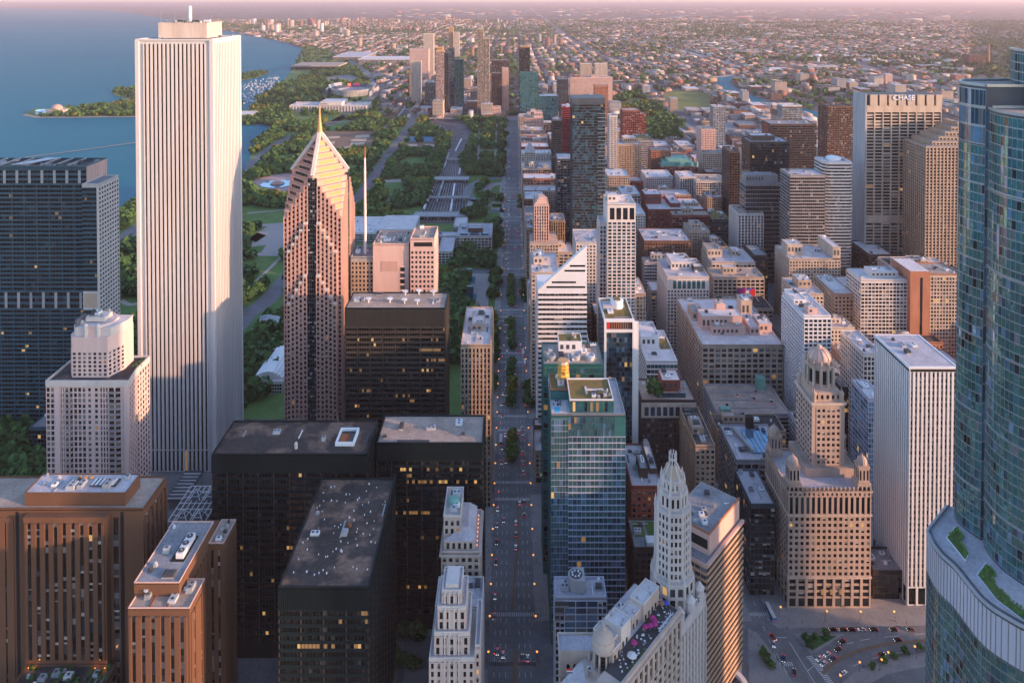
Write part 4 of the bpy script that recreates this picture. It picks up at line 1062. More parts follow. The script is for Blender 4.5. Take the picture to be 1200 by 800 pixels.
def mather():
    b = Bld('office_tower', 'slender white octagonal terracotta tower tapering to a lantern crown', 'office tower', 80, 361)
    LAND.append(('the slender white octagonal tower', (790, 640)))
    hp = 77
    rbox(b.p('podium', '').use('terracotta'), 41.05, 67, 0, 25, 0, hp)
    rfac(b, 41.1, 67, 0, 4, hp-3, 'terracotta', 'office', 'vert', .02, bay=3.3, pw=1.7, pd=.7, sh=1.4)
    b.facade(rp(A0, 67, 0), rp(A0, 67, 25), 4, hp-3, 'terracotta', 'office', 'vert', .02)
    rbox(b.p('podium_roof', '').use('roof_grey'), 41.4, 66.6, .4, 24.6, hp, hp+.1)
    for q in ((41.05, 67, -.3, .5), (41.05, 67, 24.5, 25.3)): rbox(b.p('podium_parapet', '').use('terracotta'), *q, hp, hp+2)
    cx, cy = 79.8, 361; zt = at(790, 529, 361)[2]
    s = 1.06
    def octo(r): return [(cx+r*math.cos(R(22.5+45*i)), cy+r*math.sin(R(22.5+45*i))) for i in range(8)]
    for k, (r, z0, z1) in enumerate(((9.6, hp, hp+13), (7.9, hp+13, zt-26), (6.4, zt-26, zt-18), (5.2, zt-18, zt-12))):
        P = octo(r*s)
        b.p('octagon', str(k)).use('terracotta').prism(P, z0-.5, z1)
        for i in range(8):
            p0, p1 = P[i], P[(i+1) % 8]
            if (p0[1]+p1[1])/2-cy > r*.5: continue
            b.facade(p0, p1, z0+1, z1-1, 'terracotta', 'office' if k < 1 else 'dark', 'punch', .02, nb=3 if k == 1 else 2, fl=3.9 if k == 1 else 5, pw=.85 if k == 1 else 1.3, pd=.45, sh=1.5, sd=.3)
        for i in range(8):
            b.p('corner_rib', str(k)).use('white_stone').lathe(P[i][0], P[i][1], [(.85, z0), (.8, z1), (.5, z1+1.2), (.1, z1+3.4)], 6)
            m = b.p('cornice', str(k)).use('white_stone')
        m.lathe(cx, cy, [(r*s+.1, z1-.9), (r*s+.7, z1-.5), (r*s+.7, z1+.2), (r*s-.5, z1+.25)], 8, R(22.5))
    for i in range(8):
        t = R(22.5+45*i); bm = MB().use('white_stone')
        bm.bar((cx+6.6*math.cos(t), cy+6.6*math.sin(t), zt-18), (cx+4.9*math.cos(t), cy+4.9*math.sin(t), zt-12.5), .8); bm.build('buttress', b.root, b.org)
        bm = MB().use('white_stone'); bm.bar((cx+9.8*math.cos(t), cy+9.8*math.sin(t), hp+13), (cx+8.4*math.cos(t), cy+8.4*math.sin(t), hp+21), 1.0); bm.build('buttress', b.root, b.org)
    b.p('lantern_roof', '').use('beige_stone').lathe(cx, cy, [(5.2, zt-12), (4.4, zt-11), (2.4, zt-6.2), (2.2, zt-6)], 8, R(22.5))
    for i in range(8):
        t = R(22.5+45*i); b.p('roof_rib', '').use('white_stone').bar((cx+5.2*math.cos(t), cy+5.2*math.sin(t), zt-11.8), (cx+2.3*math.cos(t), cy+2.3*math.sin(t), zt-5.8), .5)
        b.p('lantern', '').use('white_stone').bar((cx+1.7*math.cos(t), cy+1.7*math.sin(t), zt-6), (cx+1.7*math.cos(t), cy+1.7*math.sin(t), zt), .5)
    b.p('lantern', '').lathe(cx, cy, [(2.1, zt-3.6), (2.1, zt-3), (1.6, zt-2.9)], 8, R(22.5))
    b.p('lantern_core', '').use('glass_dark').lathe(cx, cy, [(1.3, zt-6), (1.3, zt-2)], 8, R(22.5))
    # corner turrets on the podium roof
    for a, n in ((44, 2), (64, 2), (44, 22), (64, 22), (54, 1.5)):
        p = rp(A0, a, n); MB().use('terracotta').lathe(p[0], p[1], [(2.4, hp), (2.4, hp+6), (2.7, hp+6.3), (2.1, hp+7), (.6, hp+9)], 8).build('turret', b.root, b.org)
    b.done()
    # white roof sign on its frame
    o = Bld('roof_sign', 'white roof sign reading HOTEL standing on the podium edge of the slender octagonal tower', 'sign', *rp(A0, 60, 2))
    u3 = Vector((UX, UY, 0))
    m = o.p('sign_frame', '').use('steel')
    for a in (53.5, 58, 62.5, 66.5):
        p = rp(A0, a, 1.2); m.bar((p[0], p[1], hp), (p[0], p[1], hp+5.6), .25)
    for z in (hp+1.0, hp+5.2):
        p, q = rp(A0, 53.5, 1.2), rp(A0, 66.5, 1.2); m.bar((p[0], p[1], z), (q[0], q[1], z), .2)
    o.done()
    p = rp(A0, 60, .8)
    text_part('sign_letters', 'HOTEL', 5.0, 'unit_white', o.root, (p[0]-o.org[0], p[1]-o.org[1], hp+1.3), (R(90), 0, math.atan2(UY, UX)))
mather()
def wyndham():
    b = Bld('hotel_tower', 'dark hotel tower with diagonal looking slats on its orange sunlit river side', 'hotel', 112, 384)
    LAND.append(('the orange sunlit slatted tower', (850, 690)))
    h = at(830, 665, 366)[2]; B0 = (98.5, 367)
    def bp(a, n): return (B0[0]+UX*a-UY*n, B0[1]+UY*a+UX*n)
    L = 43
    P = [bp(0, 0), bp(L, 0), bp(L, 26), bp(0, 26)]
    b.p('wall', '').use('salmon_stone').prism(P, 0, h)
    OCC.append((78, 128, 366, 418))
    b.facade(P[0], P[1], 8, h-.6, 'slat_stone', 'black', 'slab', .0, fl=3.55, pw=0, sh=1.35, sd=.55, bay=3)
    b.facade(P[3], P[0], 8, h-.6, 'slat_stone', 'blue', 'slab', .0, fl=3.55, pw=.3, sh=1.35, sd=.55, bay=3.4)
    b.p('roof', '').use('roof_grey').prism([bp(.5, .5), bp(L-.5, .5), bp(L-.5, 25.5), bp(.5, 25.5)], h, h+.08)
    m = b.p('parapet', '').use('salmon_stone'); m.obox(B0, RU, RN, 0, L, -.45, .9, h-.5, h+1); m.obox(B0, RU, RN, -.6, -.02, -26, .9, h-.5, h+1)
    hu = h+11
    b.p('upper_block', '').use('salmon_stone').obox(B0, RU, RN, 7, L, -25, -2.0, h, hu)
    b.p('dark_band', '').use('dark_void').obox(B0, RU, RN, 6.94, 7, -24, -3, h+3, hu-3)
    b.p('roof', '').obox(B0, RU, RN, 7.4, L-.4, -24.6, -2.4, hu, hu+.1)
    b.p('upper_parapet', '').use('orange_brick').obox(B0, RU, RN, 7, L, -2.5, -1.9, hu, hu+1.2); b.p('upper_parapet', '').obox(B0, RU, RN, 7.0, 7.5, -25, -2.6, hu, hu+1.2)
    for i in range(12):
        p = bp(b.r.uniform(10, L-5), b.r.uniform(5, 22)); b.clutter(p[0]-2.2, p[0]+2.2, p[1]-2.2, p[1]+2.2, hu+.1, 1)
    b.p('roof_railing', '').use('steel')
    for i in range(12): b.p('roof_railing', '').bar((*bp(.6, 1+i*2), h), (*bp(.6, 1+i*2), h+2.2), .15)
    b.p('roof_railing', '').bar((*bp(.6, 1), h+2.2), (*bp(.6, 23), h+2.2), .15)
    # curved white canopy at the foot
    m = b.p('canopy', '').use('white_paint'); a0 = bp(16, -1); 
    c = bp(22, 2)
    ar = [(c[0]+r*math.cos(R(t)), c[1]+r*math.sin(R(t))) for r, ts in ((15, range(-80, 61, 10)), (12.5, range(60, -81, -10))) for t in ts]
    m.prism(ar, 5, 8.5); b.p('canopy_glass', '').use('glass_blue').prism([(c[0]+12.4*math.cos(R(t)), c[1]+12.4*math.sin(R(t))) for t in range(-80, 61, 10)]+[c], 0, 6.5)
    b.done()
wyndham()
def jewelers():
    d = 445; x0, x1, h = at(924, 574, d)[0], at(1021, 574, d)[0], at(924, 574, d)[2]; y1 = d+40
    b = block('office_tower', 'ornate beige terracotta tower with a domed top and four small corner turrets', 'office tower', x0, x1, d, y1, h, 'pink_terracotta', roofmat='roof_lilac', sides='', clutter=0, cornice=.9, short='the ornate domed tower', ph=1.4)
    for p0, p1 in (((x0, d), (x1, d)), ((x0, y1), (x0, d))):
        b.facade(p0, p1, 1, 7, 'pink_terracotta', 'dark', 'wide', .04, nf=1, bay=5.6, pw=1.7, sh=1)
        b.facade(p0, p1, 7, 19, 'pink_terracotta', 'dark', 'wide', .08, nf=3, bay=5.6, pw=1.6, sh=1.4, pd=.55)
        b.facade(p0, p1, 19.8, h-16, 'pink_terracotta', 'dark', 'punch', .04, bay=3.4, fl=3.75, pw=1.55, sh=1.75)
        b.facade(p0, p1, h-15, h-4, 'pink_terracotta', 'dark', 'vert', .08, bay=3.4, nf=1, pw=1.5, pd=.4)
        b.facade(p0, p1, h-3.6, h-1.4, 'pink_terracotta', 'dark', 'punch', 0, bay=2.75, nf=1, pw=1.6, sh=.6, pd=.3)
    for z in (19, h-15.8): b.ring('string_course', x0-.7, x1+.7, d-.7, y1+.7, z, z+.8, .9, 'cream_stone')
    for i in range(3): b.p('entrance_arch', str(i)).use('lit_dim').box(x0+20.2+i*5.6, x0+21.8+i*5.6, d-.62, d-.56, 9, 12.5)
    m = b.p('balustrade', '').use('pink_terracotta')
    for i in range(20): m.lathe(x0+.6+i*(x1-x0-1.2)/19, d-.4, [(.5, h), (.55, h+1.6), (.2, h+2.4)], 6)
    for i in range(16): m.lathe(x0-.4, d+2+i*2.4, [(.5, h), (.55, h+1.6), (.2, h+2.4)], 6)
    for cx, cy in ((x0+4, d+4), (x1-4, d+4), (x0+4, y1-4), (x1-4, y1-4)):
        t = MB().use('pink_terracotta').box(cx-4, cx+4, cy-4, cy+4, h, h+4)
        t.box(cx-3.2, cx+3.2, cy-3.2, cy+3.2, h+4, h+13)
        for q in (-2.2, 0, 2.2):
            t.use('glass_dark').box(cx+q-.45, cx+q+.45, cy-3.26, cy-3.2, h+5.5, h+11.5); t.box(cx-3.26, cx-3.2, cy+q-.45, cy+q+.45, h+5.5, h+11.5)
        t.use('pink_terracotta').box(cx-3.6, cx+3.6, cy-3.6, cy+3.6, h+13, h+14)
        t.lathe(cx, cy, [(2.9, h+14), (2.9, h+15.5), (3.2, h+15.7), (2.7, h+17.2), (1.4, h+18.6), (.5, h+18.9), (.4, h+20.2)], 14)
        t.build('turret', b.root, b.org)
    # upper tower
    tx0, tx1, zt = at(952, 472, 460)[0], at(990, 472, 460)[0], at(952, 472, 460)[2]; ty0, ty1 = 460, 486
    b.p('attic', '').use('pink_terracotta').box(tx0-5, tx1+6, ty0-3, ty1, h, h+5.5)
    b.p('attic_roof', '').use('roof_tan').box(tx0-4.4, tx1+5.4, ty0-2.4, ty1-.4, h+5.5, h+5.6)
    b.p('upper_tower', '').use('pink_terracotta').box(tx0, tx1, ty0, ty1, h, zt)
    b.facade((tx0+2.5, ty0), (tx1-2.5, ty0), h+6, zt-3, 'pink_terracotta', 'dark', 'punch', .03, nb=5, fl=3.7, pw=1.35, sh=1.8)
    b.facade((tx0, ty1), (tx0, ty0), h+6, zt-3, 'pink_terracotta', 'dark', 'punch', .03, nb=7, fl=3.7, pw=1.35, sh=1.8)
    b.ring('cornice', tx0-.8, tx1+.8, ty0-.8, ty1+.8, zt-1.2, zt+.3, 1, 'cream_stone')
    cx, cy = (tx0+tx1)/2-.6, (ty0+ty1)/2; ins = 1.6
    b.p('setback', '').use('pink_terracotta').box(tx0+ins, tx1-ins, ty0+ins, ty1-ins, zt, zt+6)
    b.facade((tx0+ins, ty0+ins), (tx1-ins, ty0+ins), zt+.8, zt+5, 'pink_terracotta', 'dark', 'punch', .03, nb=5, nf=1, sh=1.6, pw=1.8)
    for qx, qy in ((tx0+1.5, ty0+1.5), (tx1-1.5, ty0+1.5), (tx0+1.5, ty1-1.5), (tx1-1.5, ty1-1.5)):
        MB().use('pink_terracotta').lathe(qx, qy, [(1.5, zt), (1.5, zt+5), (1.8, zt+5.2), (1.2, zt+6.5), (.5, zt+7), (.2, zt+9)], 10).build('pinnacle', b.root, b.org)
    zb = zt+6; r = 8.4
    b.p('belvedere', '').use('pink_terracotta').lathe(cx, cy, [(r+1.2, zb), (r+1.2, zb+1.4), (r, zb+1.5), (r, zb+13), (r+.8, zb+13.3), (r+.8, zb+14.4), (r-.6, zb+14.5), (r-.6, zb+17)], 12, R(15))
    for i in range(12):
        t = R(30*i); MB().use('glass_dark').obox((cx+(r*.966+.02)*math.cos(t), cy+(r*.966+.02)*math.sin(t)), (-math.sin(t), math.cos(t)), (math.cos(t), math.sin(t)), -1.1, 1.1, 0, .06, zb+3, zb+11.5).build('tall_window', b.root, b.org)
        t = R(30*i+15); MB().use('cream_stone').lathe(cx+(r+.4)*math.cos(t), cy+(r+.4)*math.sin(t), [(.75, zb+1.5), (.62, zb+12.4), (.8, zb+13.2)], 8).build('column', b.root, b.org)
        MB().use('pink_terracotta').lathe(cx+(r+.2)*math.cos(t), cy+(r+.2)*math.sin(t), [(.6, zb+14.4), (.7, zb+16), (.15, zb+17.6)], 8).build('urn', b.root, b.org)
    zd = zb+17; ze = at(960, 404, cy)[2]; hd = max(ze-zd, 8)
    b.p('dome', '').use('salmon_stone').lathe(cx, cy, [(r-1.4, zd)]+[((r-1.4)*math.cos(R(a)), zd+(hd-2.2)*math.sin(R(a))) for a in range(12, 80, 12)]+[(1.2, zd+hd-2), (1.2, zd+hd-.6), (.7, zd+hd)], 24)
    for i in range(12):
        t = R(30*i); m = b.p('dome_rib', '').use('pink_terracotta'); pr = None
        for a in range(0, 85, 14):
            q = (cx+(r-1.3)*math.cos(R(a))*math.cos(t), cy+(r-1.3)*math.cos(R(a))*math.sin(t), zd+(hd-2)*math.sin(R(a)))
            if pr: m.bar(pr, q, .45)
            pr = q
    b.done()
jewelers()
def oneeast():
    b = tower('office_tower', 'tall white office tower with flat lilac roof, right of the ornate domed tower', 'office tower', 1066, 1121.5, 430, 447, 43, 'white_paint', 'dark', 'vert', 0, sides='', roofmat='roof_lilac', clutter=3, finish=False, short='the white tower with the lilac roof', ph=.3)
    x0, x1, y0, y1, h = b.dim
    for p0, p1, n in (((x0, y0), (x1, y0), 11), ((x0, y1), (x0, y0), 17)):
        b.facade(p0, p1, 12, h-3, 'white_paint', 'office' if n == 11 else 'dark', 'vert', .01, nb=n, fl=3.7, pw=1.3, pd=.5, sh=1.3, sd=.1, spm='grey_stone')
        b.facade(p0, p1, .5, 11.5, 'white_paint', 'black', 'vert', .1, nb=n//2, nf=1, pw=1.3, pd=.5)
        L = math.hypot(p1[0]-p0[0], p1[1]-p0[1]); u = ((p1[0]-p0[0])/L, (p1[1]-p0[1])/L)
        b.p('recess_shade', '').use('dark_void').obox(p0, u, (u[1], -u[0]), .5, L-.5, 0, .04, h-2.9, h-.9)  # flat dark strip, shade of the recess under the roof painted on
    b.p('roof_slab', '').use('white_paint').box(x0-.8, x1+.8, y0-.8, y1+.8, h-.9, h+.02)
    b.done()
    q = block('glass_pavilion', 'low glazed lobby pavilion with dark roof between the ornate domed tower and the white tower', 'pavilion', at(1023, 715, 452)[0], at(1062, 715, 452)[0], 452, 472, 17, 'dark_bronze', 'dark', 'curtain', .25, roofmat='roof_grey', clutter=4, sides='f', finish=True)
oneeast()

# ------------------------------------------------------------------ curved glass skyscraper at the right edge
def trump():
    b = Bld('skyscraper', 'enormous curved blue green glass skyscraper with a planted setback terrace, filling the right edge', 'skyscraper', 215, 285)
    LAND.append(('the huge curved glass skyscraper', (1150, 400)))
    def smooth(pts, n=5):
        out = []
        for i in range(len(pts)-1):
            p0 = pts[max(i-1, 0)]; p1 = pts[i]; p2 = pts[i+1]; p3 = pts[min(i+2, len(pts)-1)]
            for k in range(n):
                t = k/n
                out.append(tuple(.5*(2*p1[j]+(p2[j]-p0[j])*t+(2*p0[j]-5*p1[j]+4*p2[j]-p3[j])*t*t+(3*p1[j]-p0[j]-3*p2[j]+p3[j])*t**3) for j in (0, 1)))
        return out+[pts[-1]]
    zp = 155.0
    east = [(171, 299), (169.4, 292), (169.3, 286), (170.8, 280), (171, 272), (171.5, 264), (174.5, 258), (181, 251), (192, 247), (214, 245), (250, 249)]
    E = smooth(east, 4)
    pod = E+[(268, 262), (268, 318), (188, 314)]
    def curtain(pts, z0, z1, fl, wall='steel', glass='tower', **kw):
        nf = max(1, round((z1-z0)/fl))
        for i in range(len(pts)-1):
            a, c = pts[i], pts[i+1]; L = math.hypot(a[0]-c[0], a[1]-c[1])
            if L < .6: continue
            b.facade(a, c, z0, z1, wall, glass, 'curtain', .001, nf=nf, nb=max(1, round(L/1.75)), pw=.11, pd=.16, sh=.42, sd=.10, **kw)
    b.p('podium_core', '').use('slate_steel').prism(pod, 0, zp)
    back = [(188, 314), (171, 299)]
    curtain(back+E[1:], 2, zp-16, 3.9)
    # pale louvred band under the terrace
    for i in range(len(back+E[1:])-1):
        pts = back+E[1:]; a, c = pts[i], pts[i+1]
        b.facade(a, c, zp-15.5, zp-1, 'steel', 'sky', 'curtain', 0, nf=1, nb=max(1, round(math.hypot(a[0]-c[0], a[1]-c[1])/1.6)), pw=.2, pd=.25, sh=.6, part='louvre_frame', win=False)
    b.p('louvre_band', '').use('lilac_panel').prism([(p[0]+(220-p[0])*(-.0015), p[1]+(280-p[1])*(-.0015)) for p in pod], zp-15.4, zp-1.1)
    b.p('terrace', '').use('roof_lilac').prism(pod, zp, zp+.1)
    m = b.p('terrace_rim', '').use('unit_grey'); pp = back+E[1:]
    for i in range(len(pp)-1): m.bar((*pp[i], zp+.4), (*pp[i+1], zp+.4), .9)
    m = b.p('terrace_balustrade', '').use('glass_pale')
    ins = [(p[0]+1.3, p[1]+.3) for p in pp]
    for i in range(len(ins)-1):
        a, c = ins[i], ins[i+1]; m.quad((*a, zp+.1), (*c, zp+.1), (*c, zp+1.4), (*a, zp+1.4))
    # planting beds, two stepped L shapes, edged white
    def bed(pix, nm):
        P = []
        for px, py in pix:
            r = ray(px, py); t = (zp+.2-H)/r[2]; P.append((r[0]*t, r[1]*t))
        b.p('bed_edge', nm).use('unit_white').prism([(p[0]+(p[0]-sum(q[0] for q in P)/len(P))*.07, p[1]+(p[1]-sum(q[1] for q in P)/len(P))*.07) for p in P], zp+.1, zp+.45)
        b.p('planting_bed', nm).use('roof_green').prism(P, zp+.1, zp+.6)
        mm = b.p('planting', nm).use('leaf')
        for i in range(90):
            k = b.r.randrange(len(P)-1); t, s_ = b.r.random(), b.r.uniform(.25, .7); cxx = sum(q[0] for q in P)/len(P); cyy = sum(q[1] for q in P)/len(P)
            x = P[k][0]*(1-t)+P[k+1][0]*t; y = P[k][1]*(1-t)+P[k+1][1]*t; f = b.r.uniform(.03, .3); x += (cxx-x)*f; y += (cyy-y)*f
            mm.box(x, x+s_, y, y+s_, zp+.5, zp+.6+s_*.8)
    bed([(1110, 630), (1120, 618), (1129, 628), (1124, 634), (1134, 650), (1131, 656)], 'a')
    bed([(1146, 674), (1156, 661), (1165, 671), (1161, 678), (1180, 701), (1212, 726), (1212, 736), (1190, 719), (1168, 702)], 'b')
    # main shaft: two bowed sections and a recess between them, then a taller section behind
    za, zb_, zc = at(1133, 96, 312)[2], at(1180, 131, 285)[2], at(1192, 60, 300)[2]
    sa = smooth([(191.5, 313), (187.2, 307), (187.6, 300), (190.0, 294.5)], 4)
    nb_ = [(190.0, 294.5), (192.2, 293.6), (192.2, 291.8), (189.2, 291)]
    sb = smooth([(189.2, 291), (188.0, 284), (189.0, 277), (192.5, 270), (199, 263.5), (210, 260), (240, 262)], 4)
    core_a = sa+[(192.2, 294.4), (250, 294.4), (250, 316), (194, 316)]
    b.p('shaft_core', 'a').use('slate_steel').prism(core_a, zp, za)
    curtain([(250, 316), (194, 316)], zp+1, za-2, 3.9); curtain([(194, 316)]+sa, zp+1, za-24, 3.9)
    for i in range(len([(194, 316)]+sa)-1):
        a, c = ([(194, 316)]+sa)[i], ([(194, 316)]+sa)[i+1]
        b.facade(a, c, za-23.5, za-1, 'steel', 'sky', 'curtain', 0, nf=3, nb=max(1, round(math.hypot(a[0]-c[0], a[1]-c[1])/1.6)), pw=.12, sh=1.0)
    core_b = sb+[(250, 270), (250, 294.3), (192.3, 294.3)]
    b.p('shaft_core', 'b').use('slate_steel').prism(core_b, zp, zb_)
    curtain(nb_, zp+1, zb_-1, 7.8, glass='sky'); curtain(sb, zp+1, zb_-1, 3.9)
    for i in range(len(sb)-1):      # bright steel bands round the bowed front
        for z in np.arange(zp+20, zb_, 31.2):
            b.p('steel_band', int(z)).use('steel').bar((*sb[i], float(z)), (*sb[i+1], float(z)), .75)
    for i in range(len(sa)-1):
        for z in np.arange(zp+20, za, 31.2): b.p('steel_band', ('a', int(z))).use('steel').bar((*sa[i], float(z)), (*sa[i+1], float(z)), .75)
    for z, core in ((za, core_a), (zb_, core_b)):
        b.p('shaft_roof', str(z)).use('roof_tan').prism([(p[0]+.8, p[1]) for p in core[:-1]], z, z+.1)
        mm = b.p('shaft_parapet', str(z)).use('steel')
        for i in range(len(core)-1): mm.bar((*core[i], z+.5), (*core[i+1], z+.5), 1.0)
    xc0 = at(1190, 60, 303)[0]
    b.p('upper_core', '').use('slate_steel').prism([(xc0, 303), (xc0-.6, 296), (xc0+.5, 289), (xc0+5, 283), (250, 283), (250, 312), (xc0+4, 312)], zp, zc)
    curtain([(xc0+4, 312), (xc0, 303), (xc0-.6, 296), (xc0+.5, 289), (xc0+5, 283), (250, 283)], zb_-1, zc-1, 3.9, glass='teal')
    b.p('upper_rim', '').use('steel')
    q = [(xc0+4, 312), (xc0, 303), (xc0-.6, 296), (xc0+.5, 289), (xc0+5, 283), (250, 283)]
    for i in range(5): b.p('upper_rim', '').bar((*q[i], zc+.4), (*q[i+1], zc+.4), .9)
    b.done()
    OCC.append((165, 270, 240, 320))
trump()

# ================================================================== the blocks behind, west of the avenue
T = tower
# near row (parking garage, brick blocks ...)
b = T('office_block', 'red brick block with a pale blue grey roof just behind the slender white octagonal tower', 'office block', 740, 776, 571, 456, 44, 'red_brick', 'office', 'punch', .08, roofmat='roof_lilac', clutter=8, finish=False, pent=((.35, .62, .2, .55, 6, 'dark_brick', 'roof_grey'), (.72, .98, .3, .98, 3, 'dark_brick', 'roof_lilac')), short='the red brick block'); b.done()
b = T('office_block', 'dark brick block with two green roof lawns left of the slender white octagonal tower', 'office block', 743, 786, 643, 424, 24, 'dark_brick', 'dark', 'punch', .03, roofmat='roof_grey', clutter=5, finish=False, short='the block with green roof lawns')
x0, x1, y0, y1, h = b.dim
for f0, f1 in ((.1, .4), (.48, .8)): b.p('roof_lawn', str(f0)).use('roof_green').box(x0+(x1-x0)*f0, x0+(x1-x0)*f1, y0+10, y0+22, h+.06, h+.5)
b.p('skylight', '').use('unit_white').box(x0+8, x0+15, y0+2, y0+8, h+.06, h+2.2); b.done()
b = T('hotel_block', 'dark red brick block with pale arched top windows and a big roof tree', 'hotel', 752, 815, 470, 532, 30, 'dark_brick', 'office', 'punch', .03, band=12, roofmat='roof_tan', clutter=7, finish=False, pent=((.45, .8, .45, .98, 8, 'red_brick', 'roof_white'),), short='the brick block with the roof tree')
x0, x1, y0, y1, h = b.dim
b.p('pale_band', '').use('cream_stone').box(x0-.3, x1+.3, y0-.4, y0, h-12, h-1)
for i in range(8): b.p('arched_window', str(i)).use('glass_blue').box(x0+2+i*(x1-x0-3)/8, x0+5+i*(x1-x0-3)/8, y0-.48, y0-.4, h-10.5, h-4)
b.p('glass_screen', '').use('glass_blue').box(x0+12, x1-6, y0+5, y0+5.3, h, h+3.2)
b.done()
rooftree = (x0+11, y0+7, h)
b = T('office_tower', 'narrow tan brick tower with a cluttered flat roof, behind the slender white octagonal tower', 'office tower', 815, 838, 523, 482, 46, 'tan_stone', 'dark', 'punch', .05, roofmat='roof_dark', clutter=9, finish=False, short='the narrow tan brick tower', pent=((.1, .7, .3, .6, 4, 'tan_stone', 'roof_tan'),)); b.done()
b = T('office_block', 'white panelled block with sedum roof corner beside the big pale department store', 'office block', 758, 794, 424, 602, 56, 'white_paint', 'teal', 'ribbon', .02, fl=4.2, sh=1.0, roofmat='roof_white', clutter=7, finish=False, short='the white terrace block', pent=((.0, .6, .45, .98, 9, 'white_paint', 'roof_white'),))
x0, x1, y0, y1, h = b.dim; b.p('sedum_roof', '').use('roof_sedum').box(x0+(x1-x0)*.62, x1-1, y0+22, y0+44, h+.06, h+.4); b.done()
b = T('office_block', 'grey block with a ridged roof skylight, left of the ornate domed tower', 'office block', 863, 924, 540, 500, 42, 'grey_concrete', 'dark', 'wide', .05, bay=5.2, fl=4.2, pw=1.1, sh=1.5, roofmat='roof_lilac', clutter=9, finish=False, short='the grey block with the ridged skylight')
x0, x1, y0, y1, h = b.dim
m = b.p('skylight', '').use('glass_sky')
for i in range(6): m.box(x0+14+i*3.2, x0+16.8+i*3.2, y0+8, y1-6, h+.06, h+1.2)
b.p('roof_duct', '').use('unit_grey').bar((x0+8, y1-6, h+2), (x0+14, y0+8, h+2), 2.2); b.p('dark_shaft', '').use('dark_void').box(x0+19, x0+24, y1-5, y1-1, h, h+9); b.done()
b = T('office_block', 'blue grey flat roofed block squeezed between the orange slatted tower and the ornate domed tower', 'office block', 880, 908, 592, 455, 34, 'slate_steel', 'dark', 'curtain', .05, roofmat='roof_lilac', clutter=4, finish=True)
# garage
b = T('parking_garage', 'open decked concrete parking garage with a ramped top deck', 'parking garage', 841, 926, 486, 588, 46, 'grey_concrete', 'black', 'ribbon', .05, fl=3.2, sh=1.5, bay=8, pw=.6, roofmat=None, finish=False, short='the parking garage')
x0, x1, y0, y1, h = b.dim
b.roof(x0, x1, y0, y1, h, 'roof_tan', 'grey_concrete', ph=1.2, clutter=0)
m = b.p('deck_ramp', '').use('grey_concrete')
for i in range(3): m.box(x0+4, x1-8, y0+9+i*12, y0+9.6+i*12, h+.06, h+1)
for i in range(4): m.box(x0+18+i*17, x0+18.6+i*17, y0+12+(i % 2)*12, y0+21+(i % 2)*12, h+.06, h+.8)
b.p('stair_head', '').use('copper_green').box(x0+3, x0+11, y0+1, y0+6, h, h+4); b.p('stair_head', '').box(x1-14, x1-7, y1-9, y1-2, h, h+10)
b.done(); GARAGE = (x0, x1, y0, y1, h)
# department store
b = T('department_store', 'big pale department store with tiers of beige roof blocks behind the parking garage', 'department store', 823, 918, 405, 645, 100, 'beige_stone', 'office', 'wide', .06, bay=5.6, fl=4.6, pw=1.5, sh=1.7, roofmat='roof_white', clutter=14, cornice=.8, finish=False, sides='fl', short='the big pale department store',
      pent=((.1, .62, .3, .45, 13, 'salmon_stone', 'roof_white'), (.2, .62, .2, .3, 7, 'salmon_stone', 'roof_tan'), (.35, .47, .45, .55, 18, 'salmon_stone', 'roof_white'), (.68, .8, .2, .5, 7, 'salmon_stone', 'roof_lilac'), (.72, .86, .55, .7, 17, 'beige_stone', 'roof_white'), (.82, .98, .25, .45, 8, 'salmon_stone', 'roof_white'), (.05, .2, .5, .7, 8, 'beige_stone', 'roof_grey'))); b.done()
# white grid block etc.
T('office_block', 'white block with a neat window grid and five tall dark windows high on its front', 'office block', 782, 831, 325, 765, 54, 'white_stone', 'dark', 'punch', .02, band=13, roofmat='roof_lilac', clutter=6, finish=False, short='the neat white grid block', pent=((.2, .7, .4, .9, 8, 'white_stone', 'roof_white'), (.72, .95, .3, .6, 5, 'slate_steel', 'roof_lilac')))
b = BLD[-1]; x0, x1, y0, y1, h = b.dim
for i in range(7): b.p('tall_window', str(i)).use('glass_green').box(x0+6+i*5, x0+9.6+i*5, y0-.06, y0, h-12, h-3.5)
b.done()
T('office_block', 'brown block with a pale roof crowded with plant, behind the neat white grid block', 'office block', 755, 810, 283, 905, 50, 'brown_brick', 'dark', 'punch', .02, roofmat='roof_lilac', clutter=14, short='the brown block behind the white grid block')
T('hotel_block', 'long red brick hotel with several pale roof wings', 'hotel', 760, 826, 246, 1050, 60, 'red_brick', 'dark', 'punch', .02, roofmat='roof_white', clutter=4, finish=False, short='the long red brick hotel', pent=((.0, .3, .5, .98, 14, 'red_brick', 'roof_white'), (.42, .6, .2, .98, 6, 'red_brick', 'roof_lilac'), (.7, .95, .3, .6, 5, 'beige_stone', 'roof_white')), cornice=1); BLD[-1].done()
T('office_block', 'cream block with rows of paired windows behind the big pale department store', 'office block', 834, 885, 308, 850, 46, 'cream_stone', 'dark', 'wide', .03, bay=4.4, roofmat='roof_lilac', clutter=8, finish=False, short='the cream paired window block', pent=((.0, .35, .4, .9, 9, 'beige_stone', 'roof_tan'), (.6, .8, .5, .8, 6, 'beige_stone', 'roof_white'))); BLD[-1].done()
T('apartment_tower', 'white tower with dark balcony columns up its front, right of the long red brick hotel', 'apartment tower', 865, 895, 251, 950, 40, 'white_stone', 'dark', 'vert', .02, bay=4.2, pw=1.8, sh=1.0, roofmat='roof_tan', clutter=6, short='the white tower with balcony columns')
